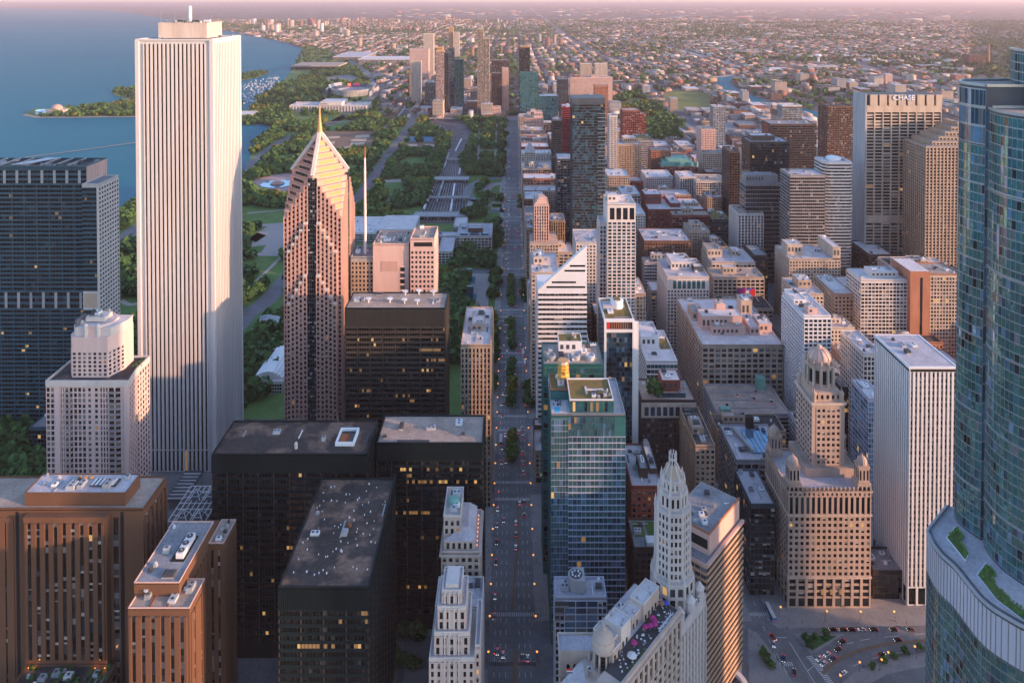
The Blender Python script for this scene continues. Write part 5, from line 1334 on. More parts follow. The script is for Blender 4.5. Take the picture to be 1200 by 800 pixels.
T('office_block', 'dark flat block with a yellowish roof corner beside the long red brick hotel', 'office block', 834, 857, 258, 1010, 50, 'slate_steel', 'dark', 'ribbon', .02, roofmat='roof_sedum', clutter=8, short='the dark block with the yellowish roof')
T('office_block', 'small beige block between the long red brick hotel and the white balcony tower', 'office block', 808, 832, 271, 960, 36, 'beige_stone', 'dark', 'punch', .02, roofmat='roof_tan', clutter=4, pent=((.2, .7, .3, .8, 6, 'beige_stone', 'roof_tan'),))
T('office_block', 'tan block with plain side wall right of the slender cream apartment tower', 'office block', 742, 757, 345, 690, 40, 'tan_stone', 'dark', 'punch', .02, roofmat='roof_white', clutter=3)
T('office_block', 'white office block with square windows at the foot of the tall dark glass tower', 'office block', 675, 706, 285, 790, 45, 'white_stone', 'dark', 'punch', .02, roofmat='roof_lilac', clutter=9, sides='fl', short='the white square window block')
T('office_block', 'pale cream block with cornice fronting the avenue beside the white slanted tower', 'office block', 623, 655, 320, 668, 52, 'cream_stone', 'dark', 'punch', .02, roofmat='roof_white', clutter=8, sides='fl', cornice=.8, short='the pale cream avenue block', pent=((.1, .5, .4, .8, 7, 'cream_stone', 'roof_white'),))
T('office_tower', 'narrow pink art deco tower with ribbed top rising over the avenue wall', 'office tower', 626, 643, 240, 880, 30, 'salmon_stone', 'dark', 'vert', .02, sides='flr', roofmat='roof_tan', clutter=2, finish=False, short='the narrow pink art deco tower')
b = BLD[-1]; x0, x1, y0, y1, h = b.dim
for i in range(3): b.p('crown_step', str(i)).use('salmon_stone').box(x0+1.5+i*2, x1-1.5-i*2, y0+1.5+i*2, y1-1.5-i*4, h+i*2.6, h+2.6+i*2.6)
b.p('lower_block', '').use('beige_stone').box(x0-5, x1+11, y0-6, y0+38, 0, at(626, 285, 874)[2]); zz = at(626, 285, 874)[2]
b.facade((x0-5, y0-6), (x1+11, y0-6), 4, zz-2, 'beige_stone', 'dark', 'punch', .02); b.done()
# tall dark residential glass tower
b = T('apartment_tower', 'very tall dark blue glass tower with pale balcony edges on its right side', 'apartment tower', 671, 709, 121, 900, 34, 'slate_steel', 'smoke', 'curtain', .01, bay=2.6, fl=3.4, sh=.7, sides='flr', roofmat='roof_dark', clutter=2, finish=False, short='the tall dark glass tower')
x0, x1, y0, y1, h = b.dim
b.p('glass_crown', '').use('slate_steel').box(x0-.4, x1+.4, y0+2, y1, h-4, h+6); b.p('crown_base', '').use('unit_dark').box(x0-1, x1+1, y0-1, y1+1, h-5, h-4.1)
for i in range(44): MB().use('steel').box(x1-9, x1+1.6, y0-1.5, y0-.2, 30+i*4.7, 30.5+i*4.7).build('balcony', b.root, b.org)
b.done()
T('office_tower', 'deep red steel office tower beside the tall dark glass tower', 'office tower', 659, 670, 126, 1350, 40, 'maroon_steel', 'black', 'ribbon', 0, sides='fl', roofmat='roof_white', clutter=6, short='the deep red tower')
T('office_tower', 'black glass slab just left of the deep red tower', 'office tower', 647.5, 658.5, 141, 1255, 36, 'slate_steel', 'black', 'curtain', 0, sides='fl', roofmat='roof_grey', clutter=3, short='the black glass slab')
T('office_tower', 'blue grey gridded block in front of the deep red tower', 'office tower', 653, 672, 187, 1060, 40, 'slate_steel', 'dark', 'grid', .02, sides='fl', roofmat='roof_lilac', clutter=4, short='the blue grey gridded block')
T('office_tower', 'pale ribbed column like tower behind the tall dark glass tower', 'office tower', 714, 724, 136, 1300, 22, 'white_stone', 'dark', 'vert', 0, bay=2.6, sides='fl', roofmat='roof_lilac', clutter=2, short='the pale ribbed tower')
T('office_block', 'tan block with pale roof at the foot of the pale ribbed tower', 'office block', 719, 751, 170, 1330, 50, 'tan_stone', 'dark', 'vert', 0, sides='fl', roofmat='roof_white', clutter=6, pent=((.4, .9, .3, .8, 10, 'tan_stone', 'roof_white'),))
T('office_block', 'beige block with narrow windows left of the long red brick hotel', 'office block', 712, 738, 207, 1120, 50, 'tan_stone', 'dark', 'punch', 0, sides='fl', roofmat='roof_white', clutter=6)
T('office_block', 'white square block with a neat window grid below the green roofed library', 'office block', 757, 789, 208, 1230, 50, 'white_stone', 'dark', 'punch', 0, sides='fl', roofmat='roof_white', clutter=7, short='the white block below the library')
b = T('library', 'brick library with a broad green roof and roof ornaments', 'library', 775, 818, 196, 1360, 70, 'red_brick', 'dark', 'wide', 0, roofmat='copper_green', clutter=0, finish=False, short='the green roofed library', sides='fl')
x0, x1, y0, y1, h = b.dim
b.p('glass_roof', '').use('copper_green').prism([(x0+6, y0+8), (x1-6, y0+8), (x1-6, y1-8), (x0+6, y1-8)], h, h+7); b.p('glass_roof', '').prism([(x0+14, y0+16), (x1-14, y0+16), (x1-14, y1-14), (x0+14, y1-14)], h+7, h+11)
for px_ in (x0+2, (x0+x1)/2, x1-2): b.p('roof_ornament', str(px_)).use('copper_green').lathe(px_, y0+2, [(3, h), (2.4, h+5), (3.4, h+7), (.6, h+11)], 8)
b.done()
T('apartment_tower', 'red brick apartment slabs standing before the wooded yard', 'apartment tower', 730, 750, 130, 1680, 40, 'red_brick', 'dark', 'grid', 0, sides='fl', roofmat='roof_tan', clutter=3, short='the red brick apartment slab')
T('apartment_tower', 'rear red brick apartment slab, right of and lower than the other red slab', 'apartment tower', 750, 757, 134, 1720, 30, 'red_brick', 'dark', 'grid', 0, sides='fl', roofmat='roof_tan', clutter=2)
T('office_block', 'modern grey block with an olive green roof behind the long red brick hotel', 'office block', 748, 766, 165, 1500, 70, 'grey_concrete', 'dark', 'ribbon', 0, roofmat='roof_sedum', clutter=4, sides='fl')
T('office_block', 'orange brick block with a stepped gable roof below the olive green roof', 'office block', 763, 786, 177, 1400, 34, 'orange_brick', 'dark', 'punch', 0, roofmat='roof_tan', clutter=4, sides='fl')
T('apartment_tower', 'sunlit orange slab behind the tall dark glass tower', 'apartment tower', 697, 713, 101, 1950, 30, 'orange_brick', 'dark', 'punch', 0, roofmat='roof_tan', clutter=2, sides='fl', short='the sunlit orange slab')
T('apartment_tower', 'left one of two pale twin slabs far behind the tall dark glass tower', 'apartment tower', 680, 694, 75, 2900, 30, 'beige_stone', 'dark', 'punch', 0, roofmat='roof_white', clutter=1, sides='fl')
T('apartment_tower', 'right one of two pale twin slabs far behind the tall dark glass tower', 'apartment tower', 697, 712, 75, 2900, 30, 'cream_stone', 'dark', 'punch', 0, roofmat='roof_white', clutter=1, sides='fl')
T('office_tower', 'narrow brown window tower behind the red brick slabs by the rail yard, banded pale', 'office tower', 836, 843, 113, 1900, 30, 'slate_steel', 'dark', 'curtain', 0, roofmat='roof_grey', clutter=1, sides='fl')
T('apartment_tower', 'white and grey riverside tower left of the banded office tower', 'apartment tower', 836, 850, 125, 1820, 30, 'grey_concrete', 'blue', 'grid', 0, roofmat='roof_white', clutter=2, sides='fl', short='the white and grey riverside tower')
T('office_tower', 'pinkish slab with plain lit side, centre right before the rail meadow', 'office tower', 822, 839, 152, 1480, 40, 'salmon_stone', 'dark', 'punch', 0, roofmat='roof_tan', clutter=3, sides='fl', short='the pinkish slab before the meadow')
# right hand group
T('office_tower', 'grey office block with ribbed pale roofline above the big department store', 'office tower', 925, 985, 304, 830, 46, 'beige_stone', 'dark', 'punch', .02, roofmat='roof_white', clutter=12, finish=False, short='the wide grey block', pent=((.05, .35, .3, .7, 12, 'beige_stone', 'roof_white'), (.85, 1.0, .0, .9, 14, 'beige_stone', 'roof_white'))); BLD[-1].done()
T('office_block', 'brown slab with one pale vent on its flat white roof', 'office block', 1019, 1046, 299, 900, 52, 'brown_steel', 'dark', 'slab', .02, roofmat='roof_white', clutter=2, short='the brown flat roofed slab')
T('hotel_tower', 'sunlit cream tower with ribbed top band, left of the huge glass skyscraper', 'hotel', 1080, 1129, 255, 900, 40, 'cream_stone', 'dark', 'punch', .02, bay=3.6, fl=4.2, band=13, roofmat='roof_lilac', clutter=3, finish=False, short='the sunlit cream tower')
b = BLD[-1]; x0, x1, y0, y1, h = b.dim
for i in range(17): b.p('top_louver', '').use('unit_dark').box(x0+1.5+i*3, x0+3+i*3, y0-.05, y0, h-12, h-2)
b.done()
b = T('office_block', 'wide white framed glass block with an orange brick core wall', 'office block', 1009, 1067, 329, 705, 30, 'white_stone', 'office', 'grid', .04, bay=3.4, fl=3.6, pw=.5, sh=1.1, roofmat='roof_white', clutter=5, finish=False, short='the block with the orange core wall', pent=((.3, .85, .3, .8, 5, 'white_stone', 'roof_white'),))
x0, x1, y0, y1, h = b.dim; xa, xb, hz = at(1067, 318, 700)[0], at(1090, 318, 700)[0], at(1067, 318, 700)[2]
b.p('core_wall', '').use('orange_brick').box(xa, xb, 700, 735, 0, hz); b.p('core_window', '').use('glass_dark').box((xa+xb)/2, (xa+xb)/2+2.4, 699.9, 700, 10, hz-6)
b.p('core_roof', '').use('roof_white').box(xa+.5, xb-.5, 700.5, 734.5, hz, hz+.1)
xd, h3 = at(1126, 322, 704)[0], at(1100, 322, 704)[2]
b.p('right_wing', '').use('beige_stone').box(xb, xd, 704, 735, 0, h3); b.facade((xb, 704), (xd, 704), 6, h3-2, 'beige_stone', 'office', 'grid', .03, bay=3, fl=3.6, sh=1.2); b.roof(xb, xd, 704, 735, h3, 'roof_tan', 'orange_brick', clutter=5)
b.done()
b = T('apartment_tower', 'white apartment tower with open balcony bays and a bright white roof, above the parking garage', 'apartment tower', 942, 974, 371, 605, 48, 'white_paint', 'dark', 'slab', .02, bay=4, pw=.9, sd=.9, pd=.95, sh=1.0, fl=3.4, roofmat='roof_white', clutter=5, finish=False, short='the white balcony apartment tower', pent=((.25, .6, .1, .3, 5, 'salmon_stone', 'roof_white'), (.05, .5, .5, .98, 4, 'white_paint', 'roof_white'))); b.done()
T('office_block', 'beige brick block partly hidden behind the white balcony apartment tower', 'office block', 934, 965, 345, 690, 40, 'beige_stone', 'dark', 'punch', .02, roofmat='roof_lilac', clutter=5, pent=((.3, .8, .4, .8, 7, 'tan_stone', 'roof_white'),))
T('office_block', 'tan brick block left of the block with the orange core wall', 'office block', 978, 1000, 345, 720, 50, 'tan_stone', 'dark', 'punch', .02, roofmat='roof_white', clutter=4)
T('office_tower', 'white gridded tower just behind the left side of the white tower with the lilac roof', 'office tower', 1012, 1034, 415, 575, 40, 'white_stone', 'dark', 'grid', .03, bay=3.2, roofmat='roof_lilac', clutter=4, short='the white gridded tower')
T('hotel_tower', 'pale blue slab squeezed against the left side of the white tower with the lilac roof', 'hotel', 1018, 1036, 468, 520, 26, 'lilac_panel', 'sky', 'curtain', .02, roofmat='roof_white', clutter=2, short='the pale blue slab')
T('office_block', 'low black glazed lit block on the street behind the ornate domed tower', 'office block', 985, 1010, 455, 600, 50, 'dark_bronze', 'dark', 'curtain', .3, roofmat='roof_grey', clutter=6)
# bank tower with lettering
b = T('office_tower', 'tall tan curved bank tower with letters and a blue mark along its top', 'office tower', 1015, 1103, 125, 940, 33, 'beige_stone', 'dark', 'grid', .03, bay=10.5, fl=4.1, pw=1.6, pd=1.2, sh=1.4, sd=.5, roofmat='roof_tan', clutter=6, finish=False, short='the tall tan bank tower', band=2)
x0, x1, y0, y1, h = b.dim; zt = at(1015, 111, 940)[2]
b.p('end_wall', '').use('grey_concrete').box(x0-1.5, x0-.05, y0-1.5, y1, 0, zt+1)
for i in range(8):
    xx = x0+i*(x1-x0)/8
    b.p('top_panel', str(i)).use('beige_stone').box(xx+4.2, xx+(x1-x0)/8+1.5 if i < 7 else x1, y0-2.3, y0, h+1.2, zt)
b.p('top_band', '').use('dark_bronze').box(x0, x1, y0+.3, y1, h+1.2, zt-1)
for zc in (at(1015, 256, 940)[2], at(1015, 122, 940)[2]-6): b.p('plain_band', zc).use('beige_stone').box(x0+.3, x1-.3, y0-1.7, y0-.02, zc-4.5, zc+4.5)
b.done()
text_part('lettering', 'CHASE', 9.2, 'white_paint', b.root, (at(1045, 116, 940)[0]-b.org[0], y0-3.0-b.org[1], at(1045, 117, 940)[2]), (R(90), 0, 0), .3, .08, 'LEFT')
o8 = MB().use('bus_blue'); cx, cz = at(1066, 114, 940)[0], at(1066, 114, 940)[2]
M('logo_blue', (.03, .17, .6), .5, var=.02); o8.use('logo_blue')
for i in range(4):
    a = R(90*i); c_, s_ = math.cos(a), math.sin(a)
    q = [(-1.5, 1.7), (4.0, 1.7), (1.9, 4.0), (-1.5, 4.0)]
    o8.quad(*[(cx+p[0]*c_-p[1]*s_, y0-2.9, cz+p[0]*s_+p[1]*c_) for p in q][::-1])
o8.build('logo', b.root, b.org)
# stepped saw tooth tower
b = Bld('office_tower', 'tan tower with sloping stepped top between bank tower and huge glass skyscraper', 'office tower', 510, 905)
LAND.append(('the stepped sloping top tower', (1110, 190)))
for i in range(6):
    xa, xb = at(1085+i*8, 172-i*5.5, 880+i*3)[0], at(1132, 172, 880)[0]; zz = at(1085, 172-i*5.5, 880+i*3)[2]
    b.p('tier', str(i)).use('tan_stone').box(xa, xb+8, 880+i*4, 930, 0, zz)
    b.p('tier_roof', str(i)).use('roof_grey').box(xa, xb+8, 880+i*4-.2, 880+i*4+8, zz, zz+.8)
    b.facade((xa, 880+i*4), (xb+8, 880+i*4), 5 if i == 0 else zp+1, zz-1, 'tan_stone', 'dark', 'grid', .01, pw=1.5, pd=.8, sh=1.5); zp = zz
    if i == 0: b.facade((xa, 930), (xa, 880), 5, zz-1, 'tan_stone', 'dark', 'grid', .01, pw=1.5, pd=.8)
b.done(); OCC.append((480, 550, 878, 932))
T('office_tower', 'brown gridded federal style tower just left of the tall tan bank tower', 'office tower', 970, 1000, 125, 1300, 40, 'brown_brick', 'dark', 'grid', 0, bay=3, roofmat='roof_dark', clutter=2, short='the brown gridded tower')
T('office_tower', 'dark brown horizontal banded tower left of the brown gridded tower', 'office tower', 903, 957, 146, 1250, 44, 'brown_steel', 'dark', 'slab', 0, fl=4, roofmat='roof_grey', clutter=5, short='the dark brown banded tower')
T('office_tower', 'white roofed glass tower rising just behind the dark brown banded tower', 'office tower', 917, 940, 124, 1450, 30, 'white_stone', 'blue', 'curtain', 0, roofmat='roof_white', clutter=2)
T('office_tower', 'bronze glass tower with a pale roof slab, left of the dark brown banded tower', 'office tower', 879, 925, 167, 1000, 36, 'dark_bronze', 'dark', 'curtain', .01, bay=3, fl=4, roofmat='roof_lilac', clutter=6, short='the bronze glass tower', pent=((.1, .7, .3, .8, 7, 'brown_steel', 'roof_white'),), finish=False); BLD[-1].done()
T('office_tower', 'reflective glass tower with pink grey bands in front of the dark brown banded tower', 'office tower', 926, 967, 206, 900, 34, 'grey_stone', 'dark', 'curtain', .01, bay=2.6, fl=4, sh=1.3, sd=.3, roofmat='roof_lilac', clutter=5, short='the reflective banded tower')
b = Bld('office_tower', 'white tower of stacked ribbons with a rounded corner beside the tall tan bank tower', 'office tower', 415, 940)
LAND.append(('the rounded ribbon tower', (983, 240)))
xa, xb, zz = at(966, 190, 920)[0], at(1000, 190, 920)[0], at(966, 190, 920)[2]
P = [(xa+8-8*math.cos(R(t)), 928-8*math.sin(R(t))) for t in range(0, 91, 15)]+[(xb-5+5*math.sin(R(t)), 925-5*math.cos(R(t))) for t in range(0, 91, 18)]+[(xb, 950), (xa, 950)]
b.p('core', '').use('white_stone').prism(P, 0, zz)
for i in range(len(P)-2): b.facade(P[i], P[i+1], 5, zz-2, 'white_stone', 'dark', 'ribbon', 0, nf=int(zz/4.2), sh=2.0, sd=.5, pw=0)
b.facade((xa, 950), (xa, 928), 5, zz-2, 'white_stone', 'dark', 'ribbon', 0, nf=int(zz/4.2), sh=2.0, sd=.5, pw=0)
b.p('roof', '').use('roof_white').prism([(p[0]*.99+4, p[1]+.4) for p in P], zz, zz+.1); b.p('roof_drum', '').use('unit_white').lathe((xa+xb)/2, 936, [(9, zz), (9, zz+3), (7, zz+4)], 20)
b.clutter(xa+3, xb-3, 926, 948, zz+.1, 6); b.done(); OCC.append((xa, xb, 918, 952))
T('office_tower', 'very narrow brown black slab left of the bronze glass tower', 'office tower', 855, 867, 178, 1120, 40, 'brown_steel', 'black', 'grid', 0, roofmat='roof_dark', clutter=1, short='the narrow brown black slab')
T('office_block', 'terraced grey purple block of stepped bands below the bronze glass tower', 'office block', 874, 915, 216, 960, 26, 'grey_stone', 'dark', 'slab', 0, fl=5.5, roofmat='roof_grey', clutter=4, short='the terraced banded block', pent=((.05, .98, .3, .98, 10, 'grey_stone', 'roof_grey'),))
T('office_block', 'dark brown block with pale window squares right of the cream paired window block', 'office block', 884, 900, 300, 880, 40, 'dark_brick', 'office', 'punch', .02, roofmat='roof_grey', clutter=3)
T('office_block', 'white and grey grid block left of the white balcony column tower', 'office block', 816, 852, 213, 1180, 46, 'white_stone', 'dark', 'grid', 0, bay=3.6, roofmat='roof_tan', clutter=5, finish=True)
T('office_block', 'white block with tall dark windows left of the white and grey grid block', 'office block', 797, 816, 208, 1200, 40, 'white_stone', 'dark', 'vert', 0, bay=4, roofmat='roof_white', clutter=4)

# ---- far avenue end: towers round the south end of the park
T('apartment_tower', 'teal glass tower with vertical bands at the far end of the avenue', 'apartment tower', 609.5, 631, 85, 2300, 30, 'teal_panel', 'teal', 'vert', 0, bay=6, pw=1.6, sides='fl', roofmat='roof_dark', clutter=1, short='the far teal tower')
T('apartment_tower', 'dark far tower with a golden top, behind the teal banded tower', 'apartment tower', 608.5, 621, 56, 2450, 26, 'dark_bronze', 'dark', 'curtain', 0, sides='fl', roofmat='roof_tan', clutter=1, pent=((.1, .9, .1, .9, 5, 'gold_and_sunlit', 'roof_tan'),))
T('apartment_tower', 'low teal block in front of the far teal tower', 'apartment tower', 632, 654, 113, 2000, 40, 'teal_panel', 'teal', 'vert', 0, bay=6, pw=1.2, sides='fl', roofmat='roof_white', clutter=2)
T('apartment_tower', 'dark gridded tower right of the far teal tower', 'apartment tower', 653, 666, 93, 2350, 30, 'slate_steel', 'dark', 'grid', 0, sides='fl', roofmat='roof_grey', clutter=1)
T('apartment_tower', 'broad pink brown block of several wings right of the dark gridded far tower', 'apartment tower', 668, 718, 91, 2450, 40, 'salmon_stone', 'dark', 'punch', 0, sides='fl', roofmat='roof_tan', clutter=2, pent=((.1, .25, .2, .9, 6, 'red_brick', 'roof_tan'), (.5, .65, .2, .9, 7, 'salmon_stone', 'roof_tan')))
T('hotel_block', 'pink red hotel block with twin lit wings on the avenue', 'hotel', 614, 637, 139, 1780, 50, 'pink_granite', 'dark', 'punch', 0, sides='fl', roofmat='roof_tan', clutter=3, pent=((.5, .95, .2, .8, 14, 'salmon_stone', 'roof_tan'), (.35, .6, .3, .7, 18, 'salmon_stone', 'roof_tan')), short='the pink red hotel block')
b = T('office_tower', 'cream tower with a pyramid roof on the avenue wall', 'office tower', 615, 627, 178, 1290, 24, 'cream_stone', 'dark', 'punch', 0, sides='flr', roofmat=None, finish=False, short='the pyramid roofed tower')
x0, x1, y0, y1, h = b.dim; b.p('pyramid_roof', '').use('roof_lilac').lathe((x0+x1)/2, (y0+y1)/2, [((x1-x0)*.72, h), (1.2, h+15), (.3, h+18)], 4, R(45)); b.done()
for args in (
    ('apartment_tower', 'tan sunlit curved topped tower at the south end of the park', 511, 520, 60, 2330, 30, 'salmon_stone', 'office', 'slab', ((.1, .9, .1, .9, 12, 'gold_and_sunlit', 'roof_tan'),)),
    ('apartment_tower', 'dark slab joined to the tan sunlit tower at the south end of the park', 520.5, 525.5, 62, 2335, 30, 'slate_steel', 'black', 'curtain', None),
    ('apartment_tower', 'blue dark glass tower behind the dark slab at the south end of the park', 526, 532, 57, 2480, 30, 'slate_steel', 'blue', 'curtain', None),
    ('apartment_tower', 'green glass tower between the dark slab and the tallest lattice fronted tower', 532.5, 543, 70, 2380, 30, 'teal_panel', 'green', 'curtain', None),
    ('apartment_tower', 'lower tower with white top left of the tan sunlit tower', 498, 510, 97, 2420, 30, 'grey_concrete', 'dark', 'curtain', ((.2, .8, .2, .8, 6, 'white_paint', 'roof_white'),)),
    ('apartment_tower', 'tallest slim lattice fronted tower at the south end of the park', 559.5, 566, 34, 2330, 26, 'beige_stone', 'black', 'grid', None),
    ('apartment_tower', 'twin half of the tallest lattice fronted tower, a little lower on its right', 567, 573.5, 45, 2330, 30, 'beige_stone', 'black', 'grid', None),
    ('apartment_tower', 'dark brown tower with white frame right of the lattice fronted twins', 576, 588, 86, 2420, 30, 'brown_steel', 'dark', 'grid', None),
    ('apartment_tower', 'pale salmon tower right of the dark brown framed tower', 588.5, 596, 80, 2440, 30, 'salmon_stone', 'dark', 'punch', None),
    ('apartment_tower', 'broad brown block behind the lattice fronted twins', 576, 597, 71, 2800, 40, 'brown_steel', 'dark', 'grid', None),
    ('apartment_tower', 'slim cream tower left of the south park group', 482, 493, 72, 2600, 30, 'cream_stone', 'dark', 'punch', None),
    ('apartment_tower', 'tall narrow brown pair left of the cream tower beside the hall roof', 480, 486, 75, 2750, 24, 'tan_stone', 'dark', 'punch', None),
    ('apartment_tower', 'low salmon block at the foot of the lattice fronted twins', 578, 587, 126, 2290, 30, 'salmon_stone', 'dark', 'punch', None),
):
    T(args[0], args[1], 'apartment tower', args[2], args[3], args[4], args[5], args[6], args[7], args[8], args[9], sides='flr', roofmat='roof_tan', clutter=1, pent=args[10], short={511: 'the tan sunlit tower', 559.5: 'the tallest lattice tower'}.get(args[2]))
T('hotel_tower', 'salmon hall hotel with stepped roofs beside the exhibition hall', 'hotel', 480, 502, 58, 3300, 60, 'salmon_stone', 'dark', 'punch', 0, sides='fr', roofmat='roof_tan', clutter=1)
T('hotel_tower', 'tall pale slab behind the exhibition hall', 'hotel', 496, 508, 40, 3500, 40, 'cream_stone', 'dark', 'punch', 0, sides='fr', roofmat='roof_white', clutter=1)
T('apartment_tower', 'far pale slab beyond the exhibition hall catching the sun', 'apartment tower', 526, 531, 32, 4600, 40, 'gold_and_sunlit', 'dark', 'punch', 0, sides='fr', roofmat='roof_tan', clutter=0)  # pale wall coloured gold for the sunlight on it
T('apartment_tower', 'far squat pale tower right of the sun catching slab', 'apartment tower', 532, 538, 38, 4550, 40, 'cream_stone', 'dark', 'punch', 0, sides='fr', roofmat='roof_tan', clutter=0)

# ---- unseen riverside towers added off the right edge so their shade falls in
block('office_tower', 'black steel slab across the river, beside the huge curved glass skyscraper', 'office tower', 300, 340, 190, 270, 212, 'black_steel', 'black', 'ribbon', .02, roofmat='roof_grey', sides='fl', finish=True, split=False, fl=4, sh=1.6)
block('hotel_tower', 'pale banded riverside tower across the river from the white tower', 'hotel', 400, 440, 220, 262, 180, 'beige_stone', 'office', 'slab', .02, sides='fl', finish=True, split=False)
block('office_tower', 'broad tan riverside office tower farther along the north bank', 'office tower', 520, 580, 250, 300, 195, 'tan_stone', 'dark', 'punch', .02, sides='fl', finish=True, split=False)
block('office_tower', 'glass riverside tower farthest along the north bank', 'office tower', 690, 740, 300, 350, 215, 'slate_steel', 'blue', 'curtain', .02, sides='fl', finish=True, split=False)
block('office_tower', 'grey riverside office tower on the south bank west of the white tower', 'office tower', 480, 530, 440, 490, 190, 'grey_concrete', 'dark', 'punch', .02, sides='fl', finish=True, split=False)

# ================================================================== the ground
def flat(name, pts, z, mat, kind='structure'):
    m = MB().use(mat); m.quad(*[(p[0], p[1], z) for p in pts]); o = m.build(name)
    me = o.data
    if me.polygons[0].normal.z < 0: me.flip_normals()
    return tag(o, kind=kind)
def G_(pts, z=0.0): return [gr(x, y, z) for x, y in pts]
def ribbon(name, pts, w, z, mat, kind='structure', mb=None):
    m = mb or MB(); m.use(mat); V = [Vector((p[0], p[1], 0)) for p in pts]; L = []
    for i, p in enumerate(V):
        d = (V[min(i+1, len(V)-1)]-V[max(i-1, 0)]); d.z = 0; d.normalize(); n = Vector((-d.y, d.x, 0))
        L.append((p+n*w/2, p-n*w/2))
    for i in range(len(L)-1):
        a, b_ = L[i], L[i+1]
        m.quad((a[1].x, a[1].y, z), (b_[1].x, b_[1].y, z), (b_[0].x, b_[0].y, z), (a[0].x, a[0].y, z))
    if mb is None: return tag(m.build(name), kind=kind)
def smooth2(pts, n=6):
    out = []
    for i in range(len(pts)-1):
        p0 = pts[max(i-1, 0)]; p1 = pts[i]; p2 = pts[i+1]; p3 = pts[min(i+2, len(pts)-1)]
        for k in range(n):
            t = k/n
            out.append(tuple(.5*(2*p1[j]+(p2[j]-p0[j])*t+(2*p0[j]-5*p1[j]+4*p2[j]-p3[j])*t*t+(3*p1[j]-p0[j]-3*p2[j]+p3[j])*t**3) for j in (0, 1)))
    return out+[pts[-1]]
def inpoly(x, y, P):
    c = False; j = len(P)-1
    for i in range(len(P)):
        if (P[i][1] > y) != (P[j][1] > y) and x < (P[j][0]-P[i][0])*(y-P[i][1])/(P[j][1]-P[i][1])+P[i][0]: c = not c
        j = i
    return c
def inpoly_np(X, Y, P):
    c = np.zeros(X.shape, bool); j = len(P)-1
    for i in range(len(P)):
        xi, yi = P[i]; xj, yj = P[j]
        if yi != yj: c ^= ((yi > Y) != (yj > Y)) & (X < (xj-xi)*(Y-yi)/(yj-yi)+xi)
        j = i
    return c

# city ground: lots, yards, roofs and greenery mixed, far too small to see singly
gm = bpy.data.materials.new('city_ground'); gm.use_nodes = True; MT['city_ground'] = gm
nt = gm.node_tree; b_ = nt.nodes['Principled BSDF']; b_.inputs['Roughness'].default_value = .95; b_.inputs['Specular IOR Level'].default_value = .1
geo = nt.nodes.new('ShaderNodeNewGeometry')
def vor(scale, stops):
    v = nt.nodes.new('ShaderNodeTexVoronoi'); v.inputs['Scale'].default_value = scale; nt.links.new(geo.outputs['Position'], v.inputs['Vector'])
    s = nt.nodes.new('ShaderNodeSeparateColor'); nt.links.new(v.outputs['Color'], s.inputs[0])
    r = nt.nodes.new('ShaderNodeValToRGB'); r.color_ramp.interpolation = 'CONSTANT'; e = r.color_ramp.elements
    e[0].position, e[0].color = 0, (*stops[0][1], 1); e[1].position, e[1].color = stops[1][0], (*stops[1][1], 1)
    for p, c in stops[2:]:
        q = e.new(p); q.color = (*c, 1)
    nt.links.new(s.outputs[0], r.inputs[0]); return r.outputs[0]
c1 = vor(1/26, [(0, (.045, .052, .03)), (.28, (.085, .075, .058)), (.45, (.15, .11, .095)), (.66, (.22, .16, .14)), (.90, (.34, .27, .24)), (.97, (.50, .43, .41))])
c2 = vor(1/160, [(0, (.045, .052, .03)), (.35, (.09, .075, .06)), (.60, (.15, .115, .10)), (.86, (.28, .23, .21)), (.95, (.48, .43, .41))])
nz = nt.nodes.new('ShaderNodeTexNoise'); nz.inputs['Scale'].default_value = 1/900; nz.inputs['Detail'].default_value = 5; nt.links.new(geo.outputs['Position'], nz.inputs['Vector'])
mr = nt.nodes.new('ShaderNodeMapRange'); mr.inputs[1].default_value = .42; mr.inputs[2].default_value = .6; mr.inputs[3].default_value = .12; mr.inputs[4].default_value = .75; nt.links.new(nz.outputs[0], mr.inputs[0])
mx = nt.nodes.new('ShaderNodeMix'); mx.data_type = 'RGBA'; nt.links.new(mr.outputs[0], mx.inputs[0]); nt.links.new(c1, mx.inputs[6]); nt.links.new(c2, mx.inputs[7]); nt.links.new(mx.outputs[2], b_.inputs['Base Color'])
flat('ground', [(-90000, -2500), (90000, -2500), (90000, 62000), (-90000, 62000)], 0, 'city_ground')

wm = bpy.data.materials.new('lake_water'); wm.use_nodes = True; MT['lake_water'] = wm
nt = wm.node_tree; b_ = nt.nodes['Principled BSDF']; b_.inputs['Base Color'].default_value = (.02, .14, .235, 1); b_.inputs['Roughness'].default_value = .35; b_.inputs['Specular IOR Level'].default_value = 0
geo = nt.nodes.new('ShaderNodeNewGeometry'); mp = nt.nodes.new('ShaderNodeMapping'); mp.inputs['Scale'].default_value = (.6, 1, 1); mp.inputs['Rotation'].default_value = (0, 0, .4); nt.links.new(geo.outputs['Position'], mp.inputs[0])
nz = nt.nodes.new('ShaderNodeTexNoise'); nz.inputs['Scale'].default_value = .045; nz.inputs['Detail'].default_value = 7; nz.inputs['Roughness'].default_value = .7; nt.links.new(mp.outputs[0], nz.inputs['Vector'])
bp = nt.nodes.new('ShaderNodeBump'); bp.inputs['Strength'].default_value = .8; bp.inputs['Distance'].default_value = 4.5; nt.links.new(nz.outputs[0], bp.inputs['Height']); nt.links.new(bp.outputs[0], b_.inputs['Normal'])
n2 = nt.nodes.new('ShaderNodeTexNoise'); n2.inputs['Scale'].default_value = .0011; n2.inputs['Detail'].default_value = 6; nt.links.new(mp.outputs[0], n2.inputs['Vector'])
